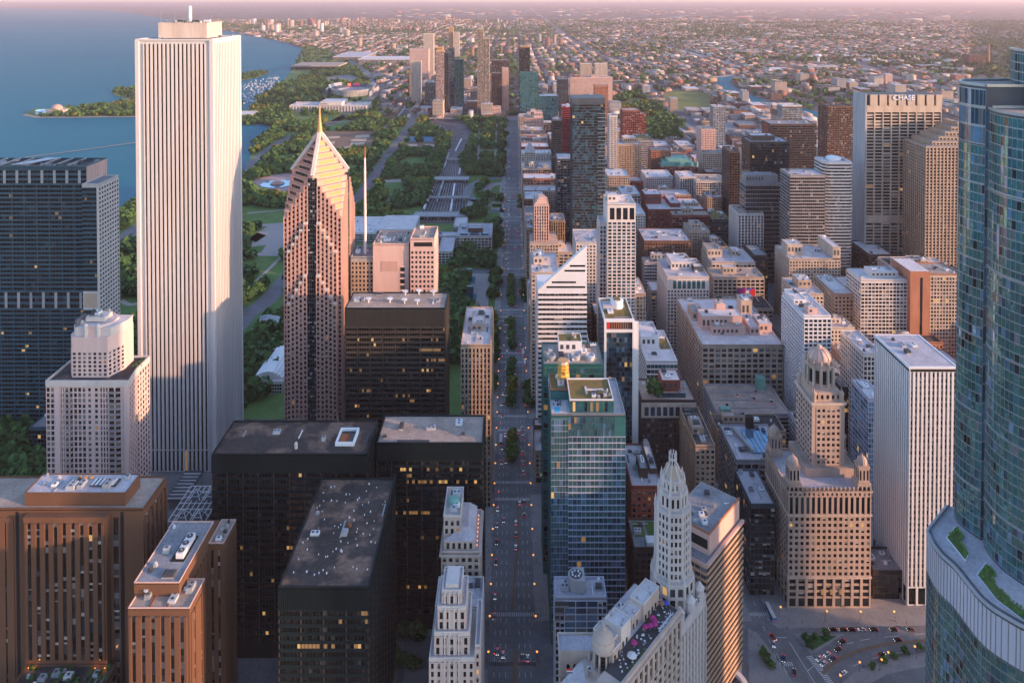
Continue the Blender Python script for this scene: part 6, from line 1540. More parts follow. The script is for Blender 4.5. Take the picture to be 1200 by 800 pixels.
m2 = nt.nodes.new('ShaderNodeMix'); m2.data_type = 'RGBA'; m2.inputs[6].default_value = (.003, .115, .17, 1); m2.inputs[7].default_value = (.010, .19, .27, 1); nt.links.new(n2.outputs[0], m2.inputs[0]); nt.links.new(m2.outputs[2], b_.inputs['Base Color'])
gl = nt.nodes.new('ShaderNodeBsdfGlossy'); gl.inputs['Roughness'].default_value = .2; nt.links.new(bp.outputs[0], gl.inputs['Normal']); ms = nt.nodes.new('ShaderNodeMixShader'); ms.inputs[0].default_value = .06
nt.links.new(b_.outputs[0], ms.inputs[1]); nt.links.new(gl.outputs[0], ms.inputs[2]); nt.links.new(ms.outputs[0], nt.nodes['Material Output'].inputs[0])
SHORE = [(-760, 300), (-740, 900), (-690, 1150)]+G_([(141, 250), (150, 244)])+[(-600, 1480)]+G_([(283, 205), (300, 169), (324, 150), (308, 146), (285, 147)])+[(-820, 2260), (-860, 2330), (-900, 2600)]+G_([(300, 116), (322, 104), (336, 90), (346, 78), (352, 66), (357, 59), (345, 53), (325, 48), (300, 43), (262, 36), (258, 32), (225, 27), (150, 15), (110, 12), (0, 9.5)])
LAKE = SHORE+[(-26000, 12000), (-26000, 300)]
LAKE = SHORE+[(-80000, 24000), (-80000, 300)]
flat('lake', LAKE, .35, 'lake_water')
# arms of land in the lake
PEN = G_([(28, 134), (40, 128), (60, 127), (100, 126), (130, 122), (160, 117), (230, 122), (283, 118), (283, 136), (200, 136), (80, 137), (45, 137)])
flat('island', PEN, .8, 'lawn')
ISL = G_([(130, 106), (160, 103), (200, 98), (250, 92), (283, 88), (306, 84), (315, 86), (306, 90), (283, 95), (240, 104), (200, 114), (160, 118), (134, 112)])
flat('island', ISL, .8, 'meadow')
PIER1 = G_([(262, 32), (240, 27.5), (205, 25), (225, 29.5)])
ribbon('shore_wall', G_([(28, 135), (45, 138), (80, 138), (160, 137)]), 14, 1.1, 'sand_and_lit_road')
tag(ribbon('breakwater', G_([(-20, 193), (35, 184.5), (100, 176), (165, 167), (283, 152)]), 9, 1.6, 'grey_stone'), 'long dark stone breakwater line crossing the lake', 'breakwater').pop('kind', None)

# near ground: asphalt sheet, raised pavements block by block, park lawns
flat('road', [(-420, 300), (1200, 300), (1200, 2330), (-18, 2330), (-18, 640), (-420, 640)], .06, 'asphalt')
flat('river', [(-420, 395), (-200, 372), (0, 345), (60, 300), (1200, 300), (1200, 395), (330, 396), (160, 392), (120, 385), (30, 300), (-40, 300), (-420, 330)], .1, 'lake_water')
PARK = [(-18, 648), (-18, 2240), (-400, 2260)]+G_([(440, 92), (420, 70), (356, 52), (352, 64), (345, 78), (336, 90), (322, 104), (300, 116)])+[(-900, 2600), (-860, 2330)]+G_([(285, 147), (308, 146), (324, 150), (300, 169), (283, 205)])+[(-600, 1480)]+G_([(150, 244), (141, 250)])+[(-690, 1150), (-740, 900), (-740, 648)]
flat('lawn', PARK, .12, 'lawn')
flat('lawn', [(-480, 540), (-318, 540), (-318, 640), (-480, 640)], .12, 'lawn')
XS = [(0, 18), (150, 9), (290, 11), (420, 10), (550, 10), (680, 10), (810, 10), (940, 10), (1060, 10)]
YS = [(424, 15), (553, 8), (642, 9), (760, 8), (868, 8), (1000, 9), (1120, 8), (1240, 8), (1340, 8), (1430, 11), (1580, 8), (1700, 8), (1830, 7), (1960, 7), (2090, 7), (2250, 12)]
BLOCKS = []
for i in range(len(XS)-1):
    for j in range(len(YS)-1):
        x0, x1, y0, y1 = XS[i][0]+XS[i][1], XS[i+1][0]-XS[i+1][1], YS[j][0]+YS[j][1], YS[j+1][0]-YS[j+1][1]
        BLOCKS.append((x0, x1, y0, y1))
m = MB().use('sidewalk')
for x0, x1, y0, y1 in BLOCKS: m.box(x0-(4 if x0 < 30 else 3.4), x1+3.4, y0-3, y1+3, .03, .2)
for j in range(1, 3): m.box(-60, -13.5, YS[j-1][0]+12, YS[j][0]-9, .03, .2)
m.box(-60, -13.5, 300, 404, .03, .2)
for j in range(2, len(YS)-1): m.box(-21, -13.5, YS[j][0]+9, YS[j+1][0]-9, .03, .2)
tag(m.build('pavement'), kind='structure')
# painted marks of the avenue
m = MB().use('road_paint')
def lanes(x, y0, y1):
    y = y0
    while y < y1: m.quad((x-.14, y, .075), (x+.14, y, .075), (x+.14, y+3.4, .075), (x-.14, y+3.4, .075)); y += 9
for x in (-10, -6.8, -3.6, 4.2, 7.4, 10.6): lanes(x, 300, 1400)
for yc, hw in YS[:10]:
    for yy in (yc-hw-3, yc+hw+.2):
        x = -12.5
        while x < 13: m.quad((x, yy, .08), (x+.55, yy, .08), (x+.55, yy+2.8, .08), (x, yy+2.8, .08)); x += 1.15
for yc, hw in ((406, 3),):
    x = -12.5
    while x < 13: m.quad((x, yc, .08), (x+.55, yc, .08), (x+.55, yc+3, .08), (x, yc+3, .08)); x += 1.15
for xc, hw in XS[1:4]:
    for yc, h2 in YS[:4]:
        for yy in (yc-h2-3, yc+h2+.4):
            x = xc-hw+1
            while x < xc+hw-1: m.quad((x, yy, .08), (x+.5, yy, .08), (x+.5, yy+2.6, .08), (x, yy+2.6, .08)); x += 1.1
    lanes(xc, 330, 1000)
# junction by the river road
ladder = G_([(946, 770), (972, 803)])
for i in range(17):
    t = i/16; x, y = ladder[0][0]+(ladder[1][0]-ladder[0][0])*t, ladder[0][1]+(ladder[1][1]-ladder[0][1])*t
    m.quad((x-.35, y, .08), (x+3.4, y+.7, .08), (x+3.4, y+1.3, .08), (x-.35, y+.6, .08))
for pts in ([(946, 786), (960, 774.5)], [(909, 746.5), (922, 746.5)], [(910, 765), (928, 800)], [(925, 752), (955, 800)]): ribbon('', G_(pts), .4, .08, 'road_paint', mb=m)
for pts, n in (([(1085, 742), (1020, 748), (985, 757), (960, 772)], 12), ([(1085, 760), (1050, 765), (1010, 775), (985, 790)], 10)):
    P = smooth2(G_(pts), n//3)
    for i in range(0, len(P)-1, 2): ribbon('', [P[i], P[i+1]], .3, .08, 'road_paint', mb=m)
tag(m.build('road_marking'), kind='structure')
ribbon('median', smooth2([(1.6, 300), (1.6, 416)]), 2.6, .16, 'median_tan')
ribbon('median', smooth2([(.2, 442), (1.6, 470), (4.0, 500), (4.4, 540)]), 1.5, .16, 'median_tan')
ribbon('median', smooth2(G_([(964, 789), (975, 778), (992, 768), (1015, 760), (1045, 754), (1090, 750)])), 2.0, .16, 'median_tan')
flat('pavement', G_([(890, 722), (1095, 722), (1095, 733), (935, 736), (912, 736)]), .22, 'sidewalk')
flat('pavement', G_([(876, 735), (886, 740), (896, 752), (932, 803), (878, 803)]), .22, 'sidewalk')
flat('pavement', G_([(980, 806), (1003, 786), (1045, 771), (1095, 763), (1095, 779), (1040, 790), (1010, 806)]), .22, 'sidewalk')
flat('pavement', G_([(930, 742), (990, 743), (951, 767)]), .22, 'sidewalk')
flat('lawn', G_([(937, 744.5), (981, 745), (952, 762)]), .24, 'leaf_dark')
flat('plaza', G_([(466, 722), (505, 722), (505, 745), (466, 738)]), .2, 'sidewalk')

# park roads, plazas, pitches
NOTREE = []; ROADS = []
def proad(px, w, mat='asphalt_worn', z=.2, name='road'):
    P = smooth2(G_(px)); ribbon(name, P, w, z, mat); ROADS.append((P, w)); return P
LSD = proad([(60, 330), (100, 303), (140, 284), (165, 266), (225, 235), (283, 203), (310, 180), (340, 161), (372, 151), (402, 137), (432, 118), (440, 103), (430, 86), (404, 68), (368, 50), (345, 41), (330, 34)], 30)
COLUMB = proad([(255, 415), (285, 374), (315, 350), (337, 325), (370, 290), (400, 258), (432, 216), (458, 178), (484, 138), (474, 118), (455, 104), (446, 99)], 24)
proad([(436, 213), (500, 211), (545, 210)], 22, 'path'); proad([(440, 178), (470, 180)], 10); proad([(283, 266), (335, 262)], 12, 'path'); proad([(284, 235), (318, 222)], 10, 'path')
proad([(400, 260), (500, 251), (600, 247)], 16); proad([(330, 325), (400, 319), (600, 318)], 16); proad([(380, 146), (440, 138)], 8, 'path'); proad([(432, 160), (452, 148), (470, 132), (478, 118)], 8, 'path')
for px, w in (([(440, 247), (452, 238), (462, 226)], 5), ([(470, 226), (482, 236)], 6), ([(455, 232), (480, 222)], 5), ([(476, 200), (500, 196)], 6), ([(560, 200), (562, 150)], 4), ([(580, 200), (582, 145)], 4), ([(550, 176), (598, 176)], 7), ([(550, 160), (598, 160)], 4), ([(290, 250), (334, 246)], 6), ([(300, 330), (330, 300), (334, 288)], 5), ([(286, 344), (312, 326)], 5), ([(142, 320), (166, 318)], 6), ([(142, 352), (152, 357), (167, 354)], 7), ([(143, 300), (152, 306), (166, 300)], 5), ([(340, 196), (395, 194)], 8), ([(395, 180), (440, 172)], 6), ([(410, 245), (436, 238)], 6), ([(540, 300), (600, 296)], 6), ([(548, 200), (600, 196)], 6), ([(330, 186), (372, 178)], 6)): proad(px, w, 'path', .22, 'path')
ring = [(-20-66*math.cos(R(t))*1.0, 1421+102*math.sin(R(t))) for t in range(-90, 91, 10)]
ribbon('road', ring, 17, .2, 'asphalt'); ROADS.append((ring, 20))
ring2 = [(-20-40*math.cos(R(t)), 1421+66*math.sin(R(t))) for t in range(-90, 91, 10)]
flat('plaza', ring2, .18, 'path'); NOTREE.append(ring2)
flat('lawn', [(-20-22*math.cos(R(t)), 1421+44*math.sin(R(t))) for t in range(-80, 81, 10)], .22, 'lawn')
def area(name, px, mat, z=.2, tree=False):
    P = G_(px); flat(name, P, z, mat)
    if not tree: NOTREE.append(P)
    return P
area('plaza', [(292, 213), (316, 205), (346, 202), (352, 214), (346, 229), (318, 231), (302, 223)], 'plaza_pink')
area('lawn', [(340, 144), (344, 136), (404, 135), (404, 142)], 'lawn')
area('sports_field', [(370, 160), (378, 154), (441, 154), (434, 177), (384, 180)], 'infield')
for px in ([(383, 160.5), (398, 159.5), (398, 162), (383, 163)], [(380, 167), (393, 165.5), (392, 168.5), (379, 170)], [(417, 159), (434, 158), (433, 161), (416, 162)], [(412, 163.5), (430, 162.5), (429, 165.5), (411, 166.5)], [(404, 172), (419, 170.5), (417, 174), (403, 175)], [(411, 167.6), (428, 166.6), (427, 169.4), (410, 170.5)]): area('sports_field', px, 'sand_and_lit_road', .3)
area('tennis_court', [(478, 160), (515, 160), (517, 166.5), (478, 166.5)], 'court_blue', .25); area('sports_field', [(474, 167), (514, 167), (512, 178), (474, 178)], 'infield', .2)
for px in ([(475, 169), (490, 169), (488, 172), (474, 172)], [(498, 169), (511, 169), (510, 171.5), (498, 171.5)]): area('sports_field', px, 'sand_and_lit_road', .3)
TRENCH = area('railway', [(486, 262), (546, 262), (549, 228), (546, 205), (541, 188), (557, 158), (541, 142), (498, 136), (505, 150), (527, 160), (521, 182), (512, 205), (500, 232)], 'rail_bed', .16)
m = MB().use('rail_track')
for i in range(15):
    f = i/14
    P = [gr(488+f*56, 260), gr(503+f*43, 228), gr(514+f*31, 205), gr(523+f*18, 184), gr(529+f*26, 160), gr(512+f*30, 143)]
    P = smooth2(P, 4)
    ribbon('', P, 1.5, .3, 'rail_track', mb=m)
tag(m.build('railway_track'), kind='structure')
for i, (pa, pb, n, mt) in enumerate(((( 497, 246), (508, 222), 7, 'unit_white'), ((512, 238), (521, 210), 8, 'unit_grey'), ((528, 250), (533, 216), 8, 'unit_white'), ((520, 200), (529, 172), 7, 'unit_grey'), ((534, 178), (545, 156), 6, 'unit_white'), ((520, 160), (513, 144), 6, 'unit_grey'), ((538, 206), (541, 190), 5, 'unit_white'))):
    A, B_ = gr(*pa), gr(*pb); o = empty('train', (*A, .3), 'parked %s train in the sunken railway, %s of seven from the nearest' % ('white' if 'white' in mt else 'grey', ('first', 'second', 'third', 'fifth', 'sixth', 'seventh', 'fourth')[i]), 'train', 'trains in the sunken railway', math.atan2(-(B_[0]-A[0]), B_[1]-A[1])); L = min(24, math.hypot(B_[0]-A[0], B_[1]-A[1])/n)
    for k in range(n): MB().use(mt).box(-1.6, 1.6, k*L, k*L+L-1.2, .8, 4.4).use('glass_black').box(-1.64, 1.64, k*L+1, k*L+L-2.2, 2.6, 3.5).use('unit_dark').box(-1.2, 1.2, k*L+2, k*L+L-3, 0, .8).build('carriage', o)
for yy, pa, pb in ((254, 484, 547), (232, 498, 550), (211, 508, 549), (187, 520, 546), (139, 498, 545)):
    A, B_ = gr(pa, yy, 6), gr(pb, yy, 6); w = 26 if yy in (254, 211) else 9
    o = MB().use('grey_concrete').box(A[0], B_[0], A[1], A[1]+w, 5, 6.4); o.box(A[0], B_[0], A[1]-.3, A[1], 6.4, 7.3); o.box(A[0], B_[0], A[1]+w, A[1]+w+.3, 6.4, 7.3)
    for k in range(5): o.box(A[0]+(B_[0]-A[0])*k/5+6, A[0]+(B_[0]-A[0])*k/5+7.5, A[1]+2, A[1]+w-2, 0, 5)
    tag(o.build('railway_bridge'), 'concrete road bridge across the sunken railway, %s' % {254: 'nearest, behind the museum', 232: 'narrow, second from the museum', 211: 'wide, in line with the round plaza', 187: 'narrow, behind the round plaza', 139: 'farthest, at the foot of the south towers'}[yy], 'bridge')
for px in ([(545, 246), (557, 246), (560, 234), (549, 234)], [(575, 246), (588, 246), (588, 236), (577, 236)]): area('plaza', px, 'path')
for px in ([(560, 243), (570, 243), (570, 238), (562, 238)], [(577, 244), (587, 244), (587, 242), (577, 242)], [(577, 240), (587, 240), (587, 238), (577, 238)]): flat('lawn', G_(px), .3, 'lawn')
area('lawn', [(575, 318), (548, 318), (540, 360), (572, 360)], 'path', .16)
area('plaza', [(283, 285), (318, 262), (334, 262), (334, 300), (288, 300)], 'path', .16); flat('lawn', G_([(284, 291), (312, 287), (306, 296), (284, 296)]), .3, 'lawn')
area('lawn', [(288, 280), (300, 272), (312, 276), (300, 284)], 'lawn', .16)
# meadow, rail yards and river to the south west
MEADOW = area('meadow', [(776, 108), (800, 105), (834, 110), (837, 130), (802, 131.5), (780, 122)], 'meadow', .3)
WYARD = G_([(715, 118), (742, 104), (770, 124), (812, 152), (795, 166), (756, 162), (722, 140)]); flat('meadow', WYARD, .1, 'meadow')
RIVER = smooth2(G_([(1010, 162), (946, 131), (905, 124), (880, 115), (858, 106), (848, 97), (851, 90)])); ribbon('river', RIVER, 60, .3, 'lake_water')
YARD = G_([(900, 122), (930, 106), (1000, 112), (1140, 140), (1140, 165), (1000, 150)]); flat('railway', YARD, .15, 'rail_bed')
m = MB()
for i in range(12):
    f = i/11; ribbon('', smooth2(G_([(905+f*20, 120-f*10), (960+f*40, 130-f*14), (1060+f*60, 150-f*12)]), 3), 2.2, .3, 'rail_track', mb=m)
tag(m.build('railway_track'), kind='structure')
HWY = []
for px, w, mat in (([(760, 98), (766, 108), (786, 124), (806, 140), (830, 158)], 26, 'asphalt_worn'), ([(628, 15), (641, 24), (662, 42), (692, 60), (716, 68), (745, 76)], 56, 'asphalt_worn'), ([(1000, 72), (1030, 84), (1060, 94), (1100, 102), (1150, 112)], 56, 'asphalt_worn'), ([(718, 95), (780, 93), (830, 91), (860, 88), (885, 81)], 34, 'sand_and_lit_road'), ([(780, 55), (830, 68), (870, 80)], 60, 'path'), ([(880, 63), (940, 67), (1010, 66)], 50, 'sand_and_lit_road')):  # sand tone puts the orange light on the elevated road into its colour
    P = smooth2(G_(px)); HWY.append((P, w)); ribbon('road', P, w, .5, mat)

# ================================================================== structures in the park and by the lake
T2 = tower
b = block('museum', 'white stone museum block with blue skylights at the park edge of the avenue', 'museum', -82, -30, 1080, 1142, 22, 'white_stone', 'dark', 'wide', 0, roofmat='roof_lilac', clutter=0, sides='fr', short='the white stone museum')
for f0, f1, g0, g1, mm in ((.1, .3, .1, .25, 'glass_blue'), (.38, .62, .1, .25, 'glass_blue'), (.7, .9, .1, .25, 'glass_blue'), (.3, .65, .65, .8, 'roof_white'), (.3, .7, .4, .5, 'glass_blue'), (.1, .22, .6, .85, 'glass_blue')): b.p('skylight', mm+str(f0)).use(mm).box(-82+52*f0, -82+52*f1, 1080+62*g0, 1080+62*g1, 22.06, 24.5)
b.pent(-66, -44, 1100, 1112, 22.06, 28, 'brown_brick', 'roof_lilac', clutter=0, louver=False); b.done()
block('museum', 'flat white roofed modern museum wing east of the sunken railway', 'museum', -205, -150, 1118, 1190, 20, 'white_paint', 'blue', 'curtain', 0, roofmat='roof_white', clutter=0, sides='fr', finish=True, short='the white roofed museum wing')
block('museum', 'low grey gallery wing linking the museum blocks over the railway', 'museum', -149.5, -83, 1096, 1116, 17, 'grey_concrete', 'dark', 'ribbon', 0, roofmat='roof_lilac', clutter=3, sides='f', finish=True)
block('museum', 'small pale wing with a long light roof in front of the white stone museum', 'museum', -104, -84, 1030, 1090, 17, 'white_stone', 'dark', 'wide', 0, roofmat='roof_lilac', clutter=0, sides='f', finish=True)
block('museum', 'low bright roofed wing left of the white roofed museum wing', 'museum', -262, -208, 1118, 1200, 15, 'white_paint', 'blue', 'curtain', 0, roofmat='roof_white', clutter=6, sides='fr', finish=True)
block('museum', 'small bright roofed pavilion behind the white stone museum', 'museum', -92, -72, 1150, 1196, 15, 'white_stone', 'blue', 'curtain', 0, roofmat='roof_white', clutter=1, sides='f', finish=True)
block('exhibition_hall', 'glass fronted hall with a curved white tent roof left of the pointed granite tower', 'pavilion', -246, -218, 690, 716, 11, 'white_paint', 'teal', 'curtain', 0, roofmat='roof_white', clutter=0, sides='fr', finish=False)
b = BLD[-1]; m = b.p('tent_roof', '').use('white_paint')
for i in range(8): m.obox((0, 0), (1, 0), (0, 1), -246+i*3.5, -242.5+i*3.5, 700-i*.6, 752, 11, 12+5*math.sin(math.pi*(i+.5)/8))
b.done()
# band shell of curled steel
b = Bld('band_shell', 'curling steel band shell in the park left of the pointed granite tower', 'band shell', *gr(312, 392)); bx, by = b.org[0], b.org[1]
for i in range(9):
    a = R(20*i+10); P = [(bx+3*i-12+4*math.cos(a+t*.5), by+6*t, 6+12*math.sin(.5+t)+2*math.sin(a)) for t in (0, .5, 1, 1.5, 2)]
    m = b.p('steel_ribbon', str(i)).use('steel')
    for q in range(4): m.quad(P[q], P[q+1], (P[q+1][0]+5, P[q+1][1]+1, P[q+1][2]-2), (P[q][0]+5, P[q][1]+1, P[q][2]-2))
b.p('stage', '').use('grey_concrete').box(bx-16, bx+18, by-2, by+8, 0, 7); b.done()
# two glass block fountain towers
for k, (px, py, lab) in enumerate(((551, 349, 'dark glass block fountain tower in the park, nearer of the pair'), (550, 328, 'dark glass block fountain tower in the park, farther of the pair'))):
    x, y = gr(px, py); o = Bld('fountain_tower', lab, 'fountain', x, y)
    o.p('tower', '').use('glass_blue').box(x-4, x+4, y-2, y+2, 0, 15); o.p('basin', '').use('lake_water').box(x-8, x+8, y-12, y+12, .1, .26)
    for i in range(7): o.p('frame', '').use('slate_steel').box(x-4.1, x+4.1, y-2.1, y+2.1, i*2.4, i*2.4+.2)
    o.done()
x, y = gr(325, 216); o = Bld('fountain', 'big round tiered fountain on the pink plaza left of the pointed granite tower', 'fountain', x, y)
o.p('basin', '').use('grey_stone').lathe(x, y, [(34, .2), (34, 1.6), (32.6, 1.7), (32.4, 1.1)], 40); o.p('water', '').use('glass_sky').lathe(x, y, [(32.4, 1.0), (32.3, 1.3)], 40)
for r_, z in ((14, 3), (9, 5.5), (5, 8)): o.p('bowl', str(r_)).use('salmon_stone').lathe(x, y, [(r_*.5, z-2), (r_, z-.4), (r_, z), (r_*.9, z+.02)], 24)
o.done()
# stadium
x, y = -620, 2860; o = Bld('stadium', 'oval stadium with grey stands and a red mark, beyond the park', 'stadium', x, y)
LAND.append(('the oval stadium', (412, 104)))
def oval(m, prof, sx, cx=x, cy=y): m.lathe(cx, cy, prof, 40, 0, sx)
oval(o.p('outer_bowl', '').use('grey_concrete'), [(96, 0), (99, 12), (104, 24), (102, 25), (64, 3)], .8)
oval(o.p('seating', '').use('slate_steel'), [(101, 25), (66, 3.4)], .8); oval(o.p('pitch', '').use('lawn'), [(64, 3.2), (63, 3.6)], .8)
m = o.p('upper_stand', 'w').use('unit_grey')
for k in list(range(-4, 5))+list(range(14, 22)):
    for q in (0,):
        a, c = R(k*9+8), R(k*9+17); A, C2 = (x+80*math.cos(a), y+100*math.sin(a)), (x+80*math.cos(c), y+100*math.sin(c)); m.quad((*A, 20), (*C2, 20), (x+90*math.cos(c), y+112*math.sin(c), 36), (x+90*math.cos(a), y+112*math.sin(a), 36))
o.p('glass_wall', '').use('glass_sky').box(x-88, x-84, y-70, y+10, 2, 28)
o.p('score_board', 'a').use('magenta_cloth').box(x-14, x+8, y+84, y+87, 22, 31); o.p('score_board', 'b').use('signal_red').box(x-36, x-26, y+80, y+83, 22, 30)
m = o.p('colonnade', '').use('white_stone')
for i in range(22): m.box(x+84, x+86, y-100+i*9, y-97+i*9, 2, 20)
o.done(); OCC.append((x-105, x+105, y-120, y+120))
# museum by the lake
b = block('museum', 'long white columned museum with a raised centre beside the lake shore', 'museum', -728, -476, 2400, 2490, 20, 'white_stone', 'dark', 'wide', 0, roofmat='roof_white', clutter=4, sides='fr', short='the long columned museum', pent=((.4, .68, .0, .98, 12, 'white_stone', 'roof_white'), (.04, .36, .4, .7, 4, 'white_stone', 'roof_lilac'), (.72, .96, .4, .7, 4, 'white_stone', 'roof_lilac')))
m = b.p('colonnade', '').use('white_stone')
for i in range(26): m.lathe(-724+i*9.9, 2397, [(1.4, 0), (1.3, 18), (1.8, 18.4)], 8)
b.done()
b = Bld('observatory', 'domed observatory with stepped stone base on the tip of the lake island', 'observatory', *gr(67, 133)); ox, oy = b.org[0], b.org[1]
b.p('base', '').use('beige_stone').lathe(ox, oy, [(52, .8), (52, 6), (34, 6.1), (34, 14), (25, 14.2)], 12); b.p('glass_ring', '').use('glass_sky').lathe(ox-34, oy-6, [(30, 1), (28, 12), (6, 14)], 16)
b.p('dome', '').use('pink_granite').lathe(ox, oy, [(18, 14)]+[(17*math.cos(R(a)), 14+16*math.sin(R(a))) for a in range(8, 86, 11)], 20); b.done()
block('aquarium', 'white low aquarium with a broad roof between the tall marble tower and the museum', 'aquarium', -905, -800, 2262, 2320, 15, 'white_stone', 'dark', 'wide', 0, roofmat='roof_white', clutter=2, sides='fr', finish=True)
b = block('exhibition_hall', 'dark flat roofed exhibition hall on the lake edge', 'exhibition hall', -1120, -905, 3800, 3960, 18, 'dark_bronze', 'dark', 'curtain', 0, roofmat=None, sides='fr')
b.p('roof_slab', '').use('roof_tan').box(-1136, -890, 3782, 3976, 18, 24); b.done()
block('exhibition_hall', 'vast white roofed exhibition hall beyond the stadium', 'exhibition hall', -855, -560, 4080, 4300, 30, 'white_stone', 'dark', 'curtain', 0, roofmat='roof_white', clutter=8, sides='fr', finish=True)
block('exhibition_hall', 'long white ribbed roof hall left of the vast white roofed hall', 'exhibition hall', -1060, -870, 4350, 4750, 22, 'white_stone', 'dark', 'curtain', 0, roofmat='roof_lilac', clutter=10, sides='fr', finish=True)
area('car_park', [(424, 87), (436, 78), (480, 78), (478, 87)], 'path', .3)
area('car_park', [(446, 98), (475, 96), (500, 126), (496, 136), (484, 122)], 'asphalt_worn', .25)
area('car_park', [(380, 92), (400, 88), (420, 90), (418, 96), (384, 96)], 'asphalt', .25)
# water tower, chimney and white storage among the far blocks
for px, py, hh, lab, cat in ((959, 75, 50, 'white water tower standing above far flat roofs', 'water tower'), ):
    x, y = gr(px, py); o = Bld('water_tower', lab, cat, x, y)
    o.p('stem', '').use('white_paint').lathe(x, y, [(7, 0), (5, hh*.6), (5, hh-14)], 12); o.p('tank', '').use('white_paint').lathe(x, y, [(5, hh-14), (16, hh-6), (16, hh), (10, hh+4)], 16); o.done()
x, y = gr(1158, 76); o = Bld('chimney', 'tall brown power station chimney near the right edge of the far city', 'chimney', x, y)
o.p('stack', '').use('orange_brick').lathe(x, y, [(8, 0), (5.5, 118)], 14); o.p('rim', '').use('dark_void').lathe(x, y, [(5.8, 118), (5.8, 120)], 14); o.done()
block('power_station', 'dark red power station block beside the tall brown chimney', 'power station', x-120, x-25, y-20, y+40, 55, 'brown_brick', 'dark', 'wide', 0, roofmat='roof_dark', clutter=3, sides='fl', finish=True, split=False)
# lattice roofs in the court between the brown hotel and the marble tower
b = Bld('space_frame_roof', 'white lattice roof with four glass pyramids in the court beside the narrow brown tower', 'glass roof', at(224, 590, 440)[0], 440)
c0 = at(203, 600, 428)[0]; c1 = at(246, 600, 428)[0]; zt = at(225, 590, 436)[2]
b.p('deck', '').use('slate_steel').box(c0, c1, 416, 452, 0, zt-2)
m = b.p('lattice', '').use('unit_white')
for i in range(8): m.bar((c0+i*(c1-c0)/7, 416, zt), (c0+i*(c1-c0)/7, 452, zt), .4); m.bar((c0, 416+i*36/7, zt), (c1, 416+i*36/7, zt), .4)
for qx in (.36, .78):
    for qy in (424, 442):
        cx = c0+(c1-c0)*qx; g_ = MB().use('glass_pale'); g_.lathe(cx, qy, [(4.6, zt), (.1, zt+5)], 4, R(45))
        g_.use('unit_white')
        for k in range(4):
            a = R(45+90*k); g_.bar((cx+4.7*math.cos(a), qy+4.7*math.sin(a), zt), (cx, qy, zt+5.1), .35)
            for w in (.35, .7):
                a2 = R(135+90*k); g_.bar((cx+4.7*(1-w)*math.cos(a), qy+4.7*(1-w)*math.sin(a), zt+5*w), (cx+4.7*(1-w)*math.cos(a2), qy+4.7*(1-w)*math.sin(a2), zt+5*w), .25)
        g_.build('glass_pyramid', b.root, b.org)
b.done()
b = Bld('entrance_canopy', 'slatted dark canopy at the foot of the tall white marble tower', 'canopy', at(212, 572, 545)[0], 545)
c0, c1 = at(199, 575, 540)[0], at(222, 575, 540)[0]; b.p('deck', '').use('slate_steel').box(c0, c1, 532, 566, 6, 7)
for i in range(8): b.p('slat', '').use('unit_grey').box(c0+1, c1-1, 533+i*4, 534+i*4, 7, 7.8)
for qx in (c0+1, c1-1.6):
    for qy in (534, 562): b.p('post', '').use('unit_grey').box(qx, qx+.6, qy, qy+.6, 0, 6)
b.done()

# ================================================================== ordinary blocks filling the street grid
ONES = ['', 'first', 'second', 'third', 'fourth', 'fifth', 'sixth', 'seventh', 'eighth', 'ninth', 'tenth', 'eleventh', 'twelfth', 'thirteenth', 'fourteenth', 'fifteenth', 'sixteenth', 'seventeenth', 'eighteenth', 'nineteenth']
TENS = {2: ('twenty', 'twentieth'), 3: ('thirty', 'thirtieth'), 4: ('forty', 'fortieth'), 5: ('fifty', 'fiftieth'), 6: ('sixty', 'sixtieth'), 7: ('seventy', 'seventieth'), 8: ('eighty', 'eightieth'), 9: ('ninety', 'ninetieth')}
def ordw(n):
    if n < 20: return ONES[n]
    t, o = divmod(n, 10)
    if t > 9: return 'hundredth' if n == 100 else 'hundred and '+ordw(n-100)
    return TENS[t][1] if o == 0 else TENS[t][0]+' '+ONES[o]
WALLS = [('cream_stone', 'cream', .14), ('beige_stone', 'beige', .19), ('tan_stone', 'tan', .17), ('white_stone', 'white', .07), ('red_brick', 'red brick', .10), ('orange_brick', 'orange brick', .08), ('brown_brick', 'brown', .08), ('grey_concrete', 'grey', .10), ('dark_brick', 'dark brick', .05), ('salmon_stone', 'salmon', .03)]
def pickw(r):
    q = r.random()*sum(w[2] for w in WALLS)
    for w in WALLS:
        if q < w[2]: return w
        q -= w[2]
    return WALLS[0]
fill = []
fr = random.Random(5)
def free(x0, x1, y0, y1, g=1.0): return all(x1+g < a or x0-g > b or y1+g < c or y0-g > d for a, b, c, d in OCC)
def near_land(px, py):
    best = None
    for nm, (lx, ly) in LAND:
        d = math.hypot(px-lx, (py-ly)*1.3)
        if best is None or d < best[0]: best = (d, nm, lx, ly)
    d, nm, lx, ly = best
    rel = ('right of ' if px > lx else 'left of ') if abs(px-lx) > abs(py-ly)*1.1 else ('behind ' if py < ly else 'in front of ')
    return rel+nm
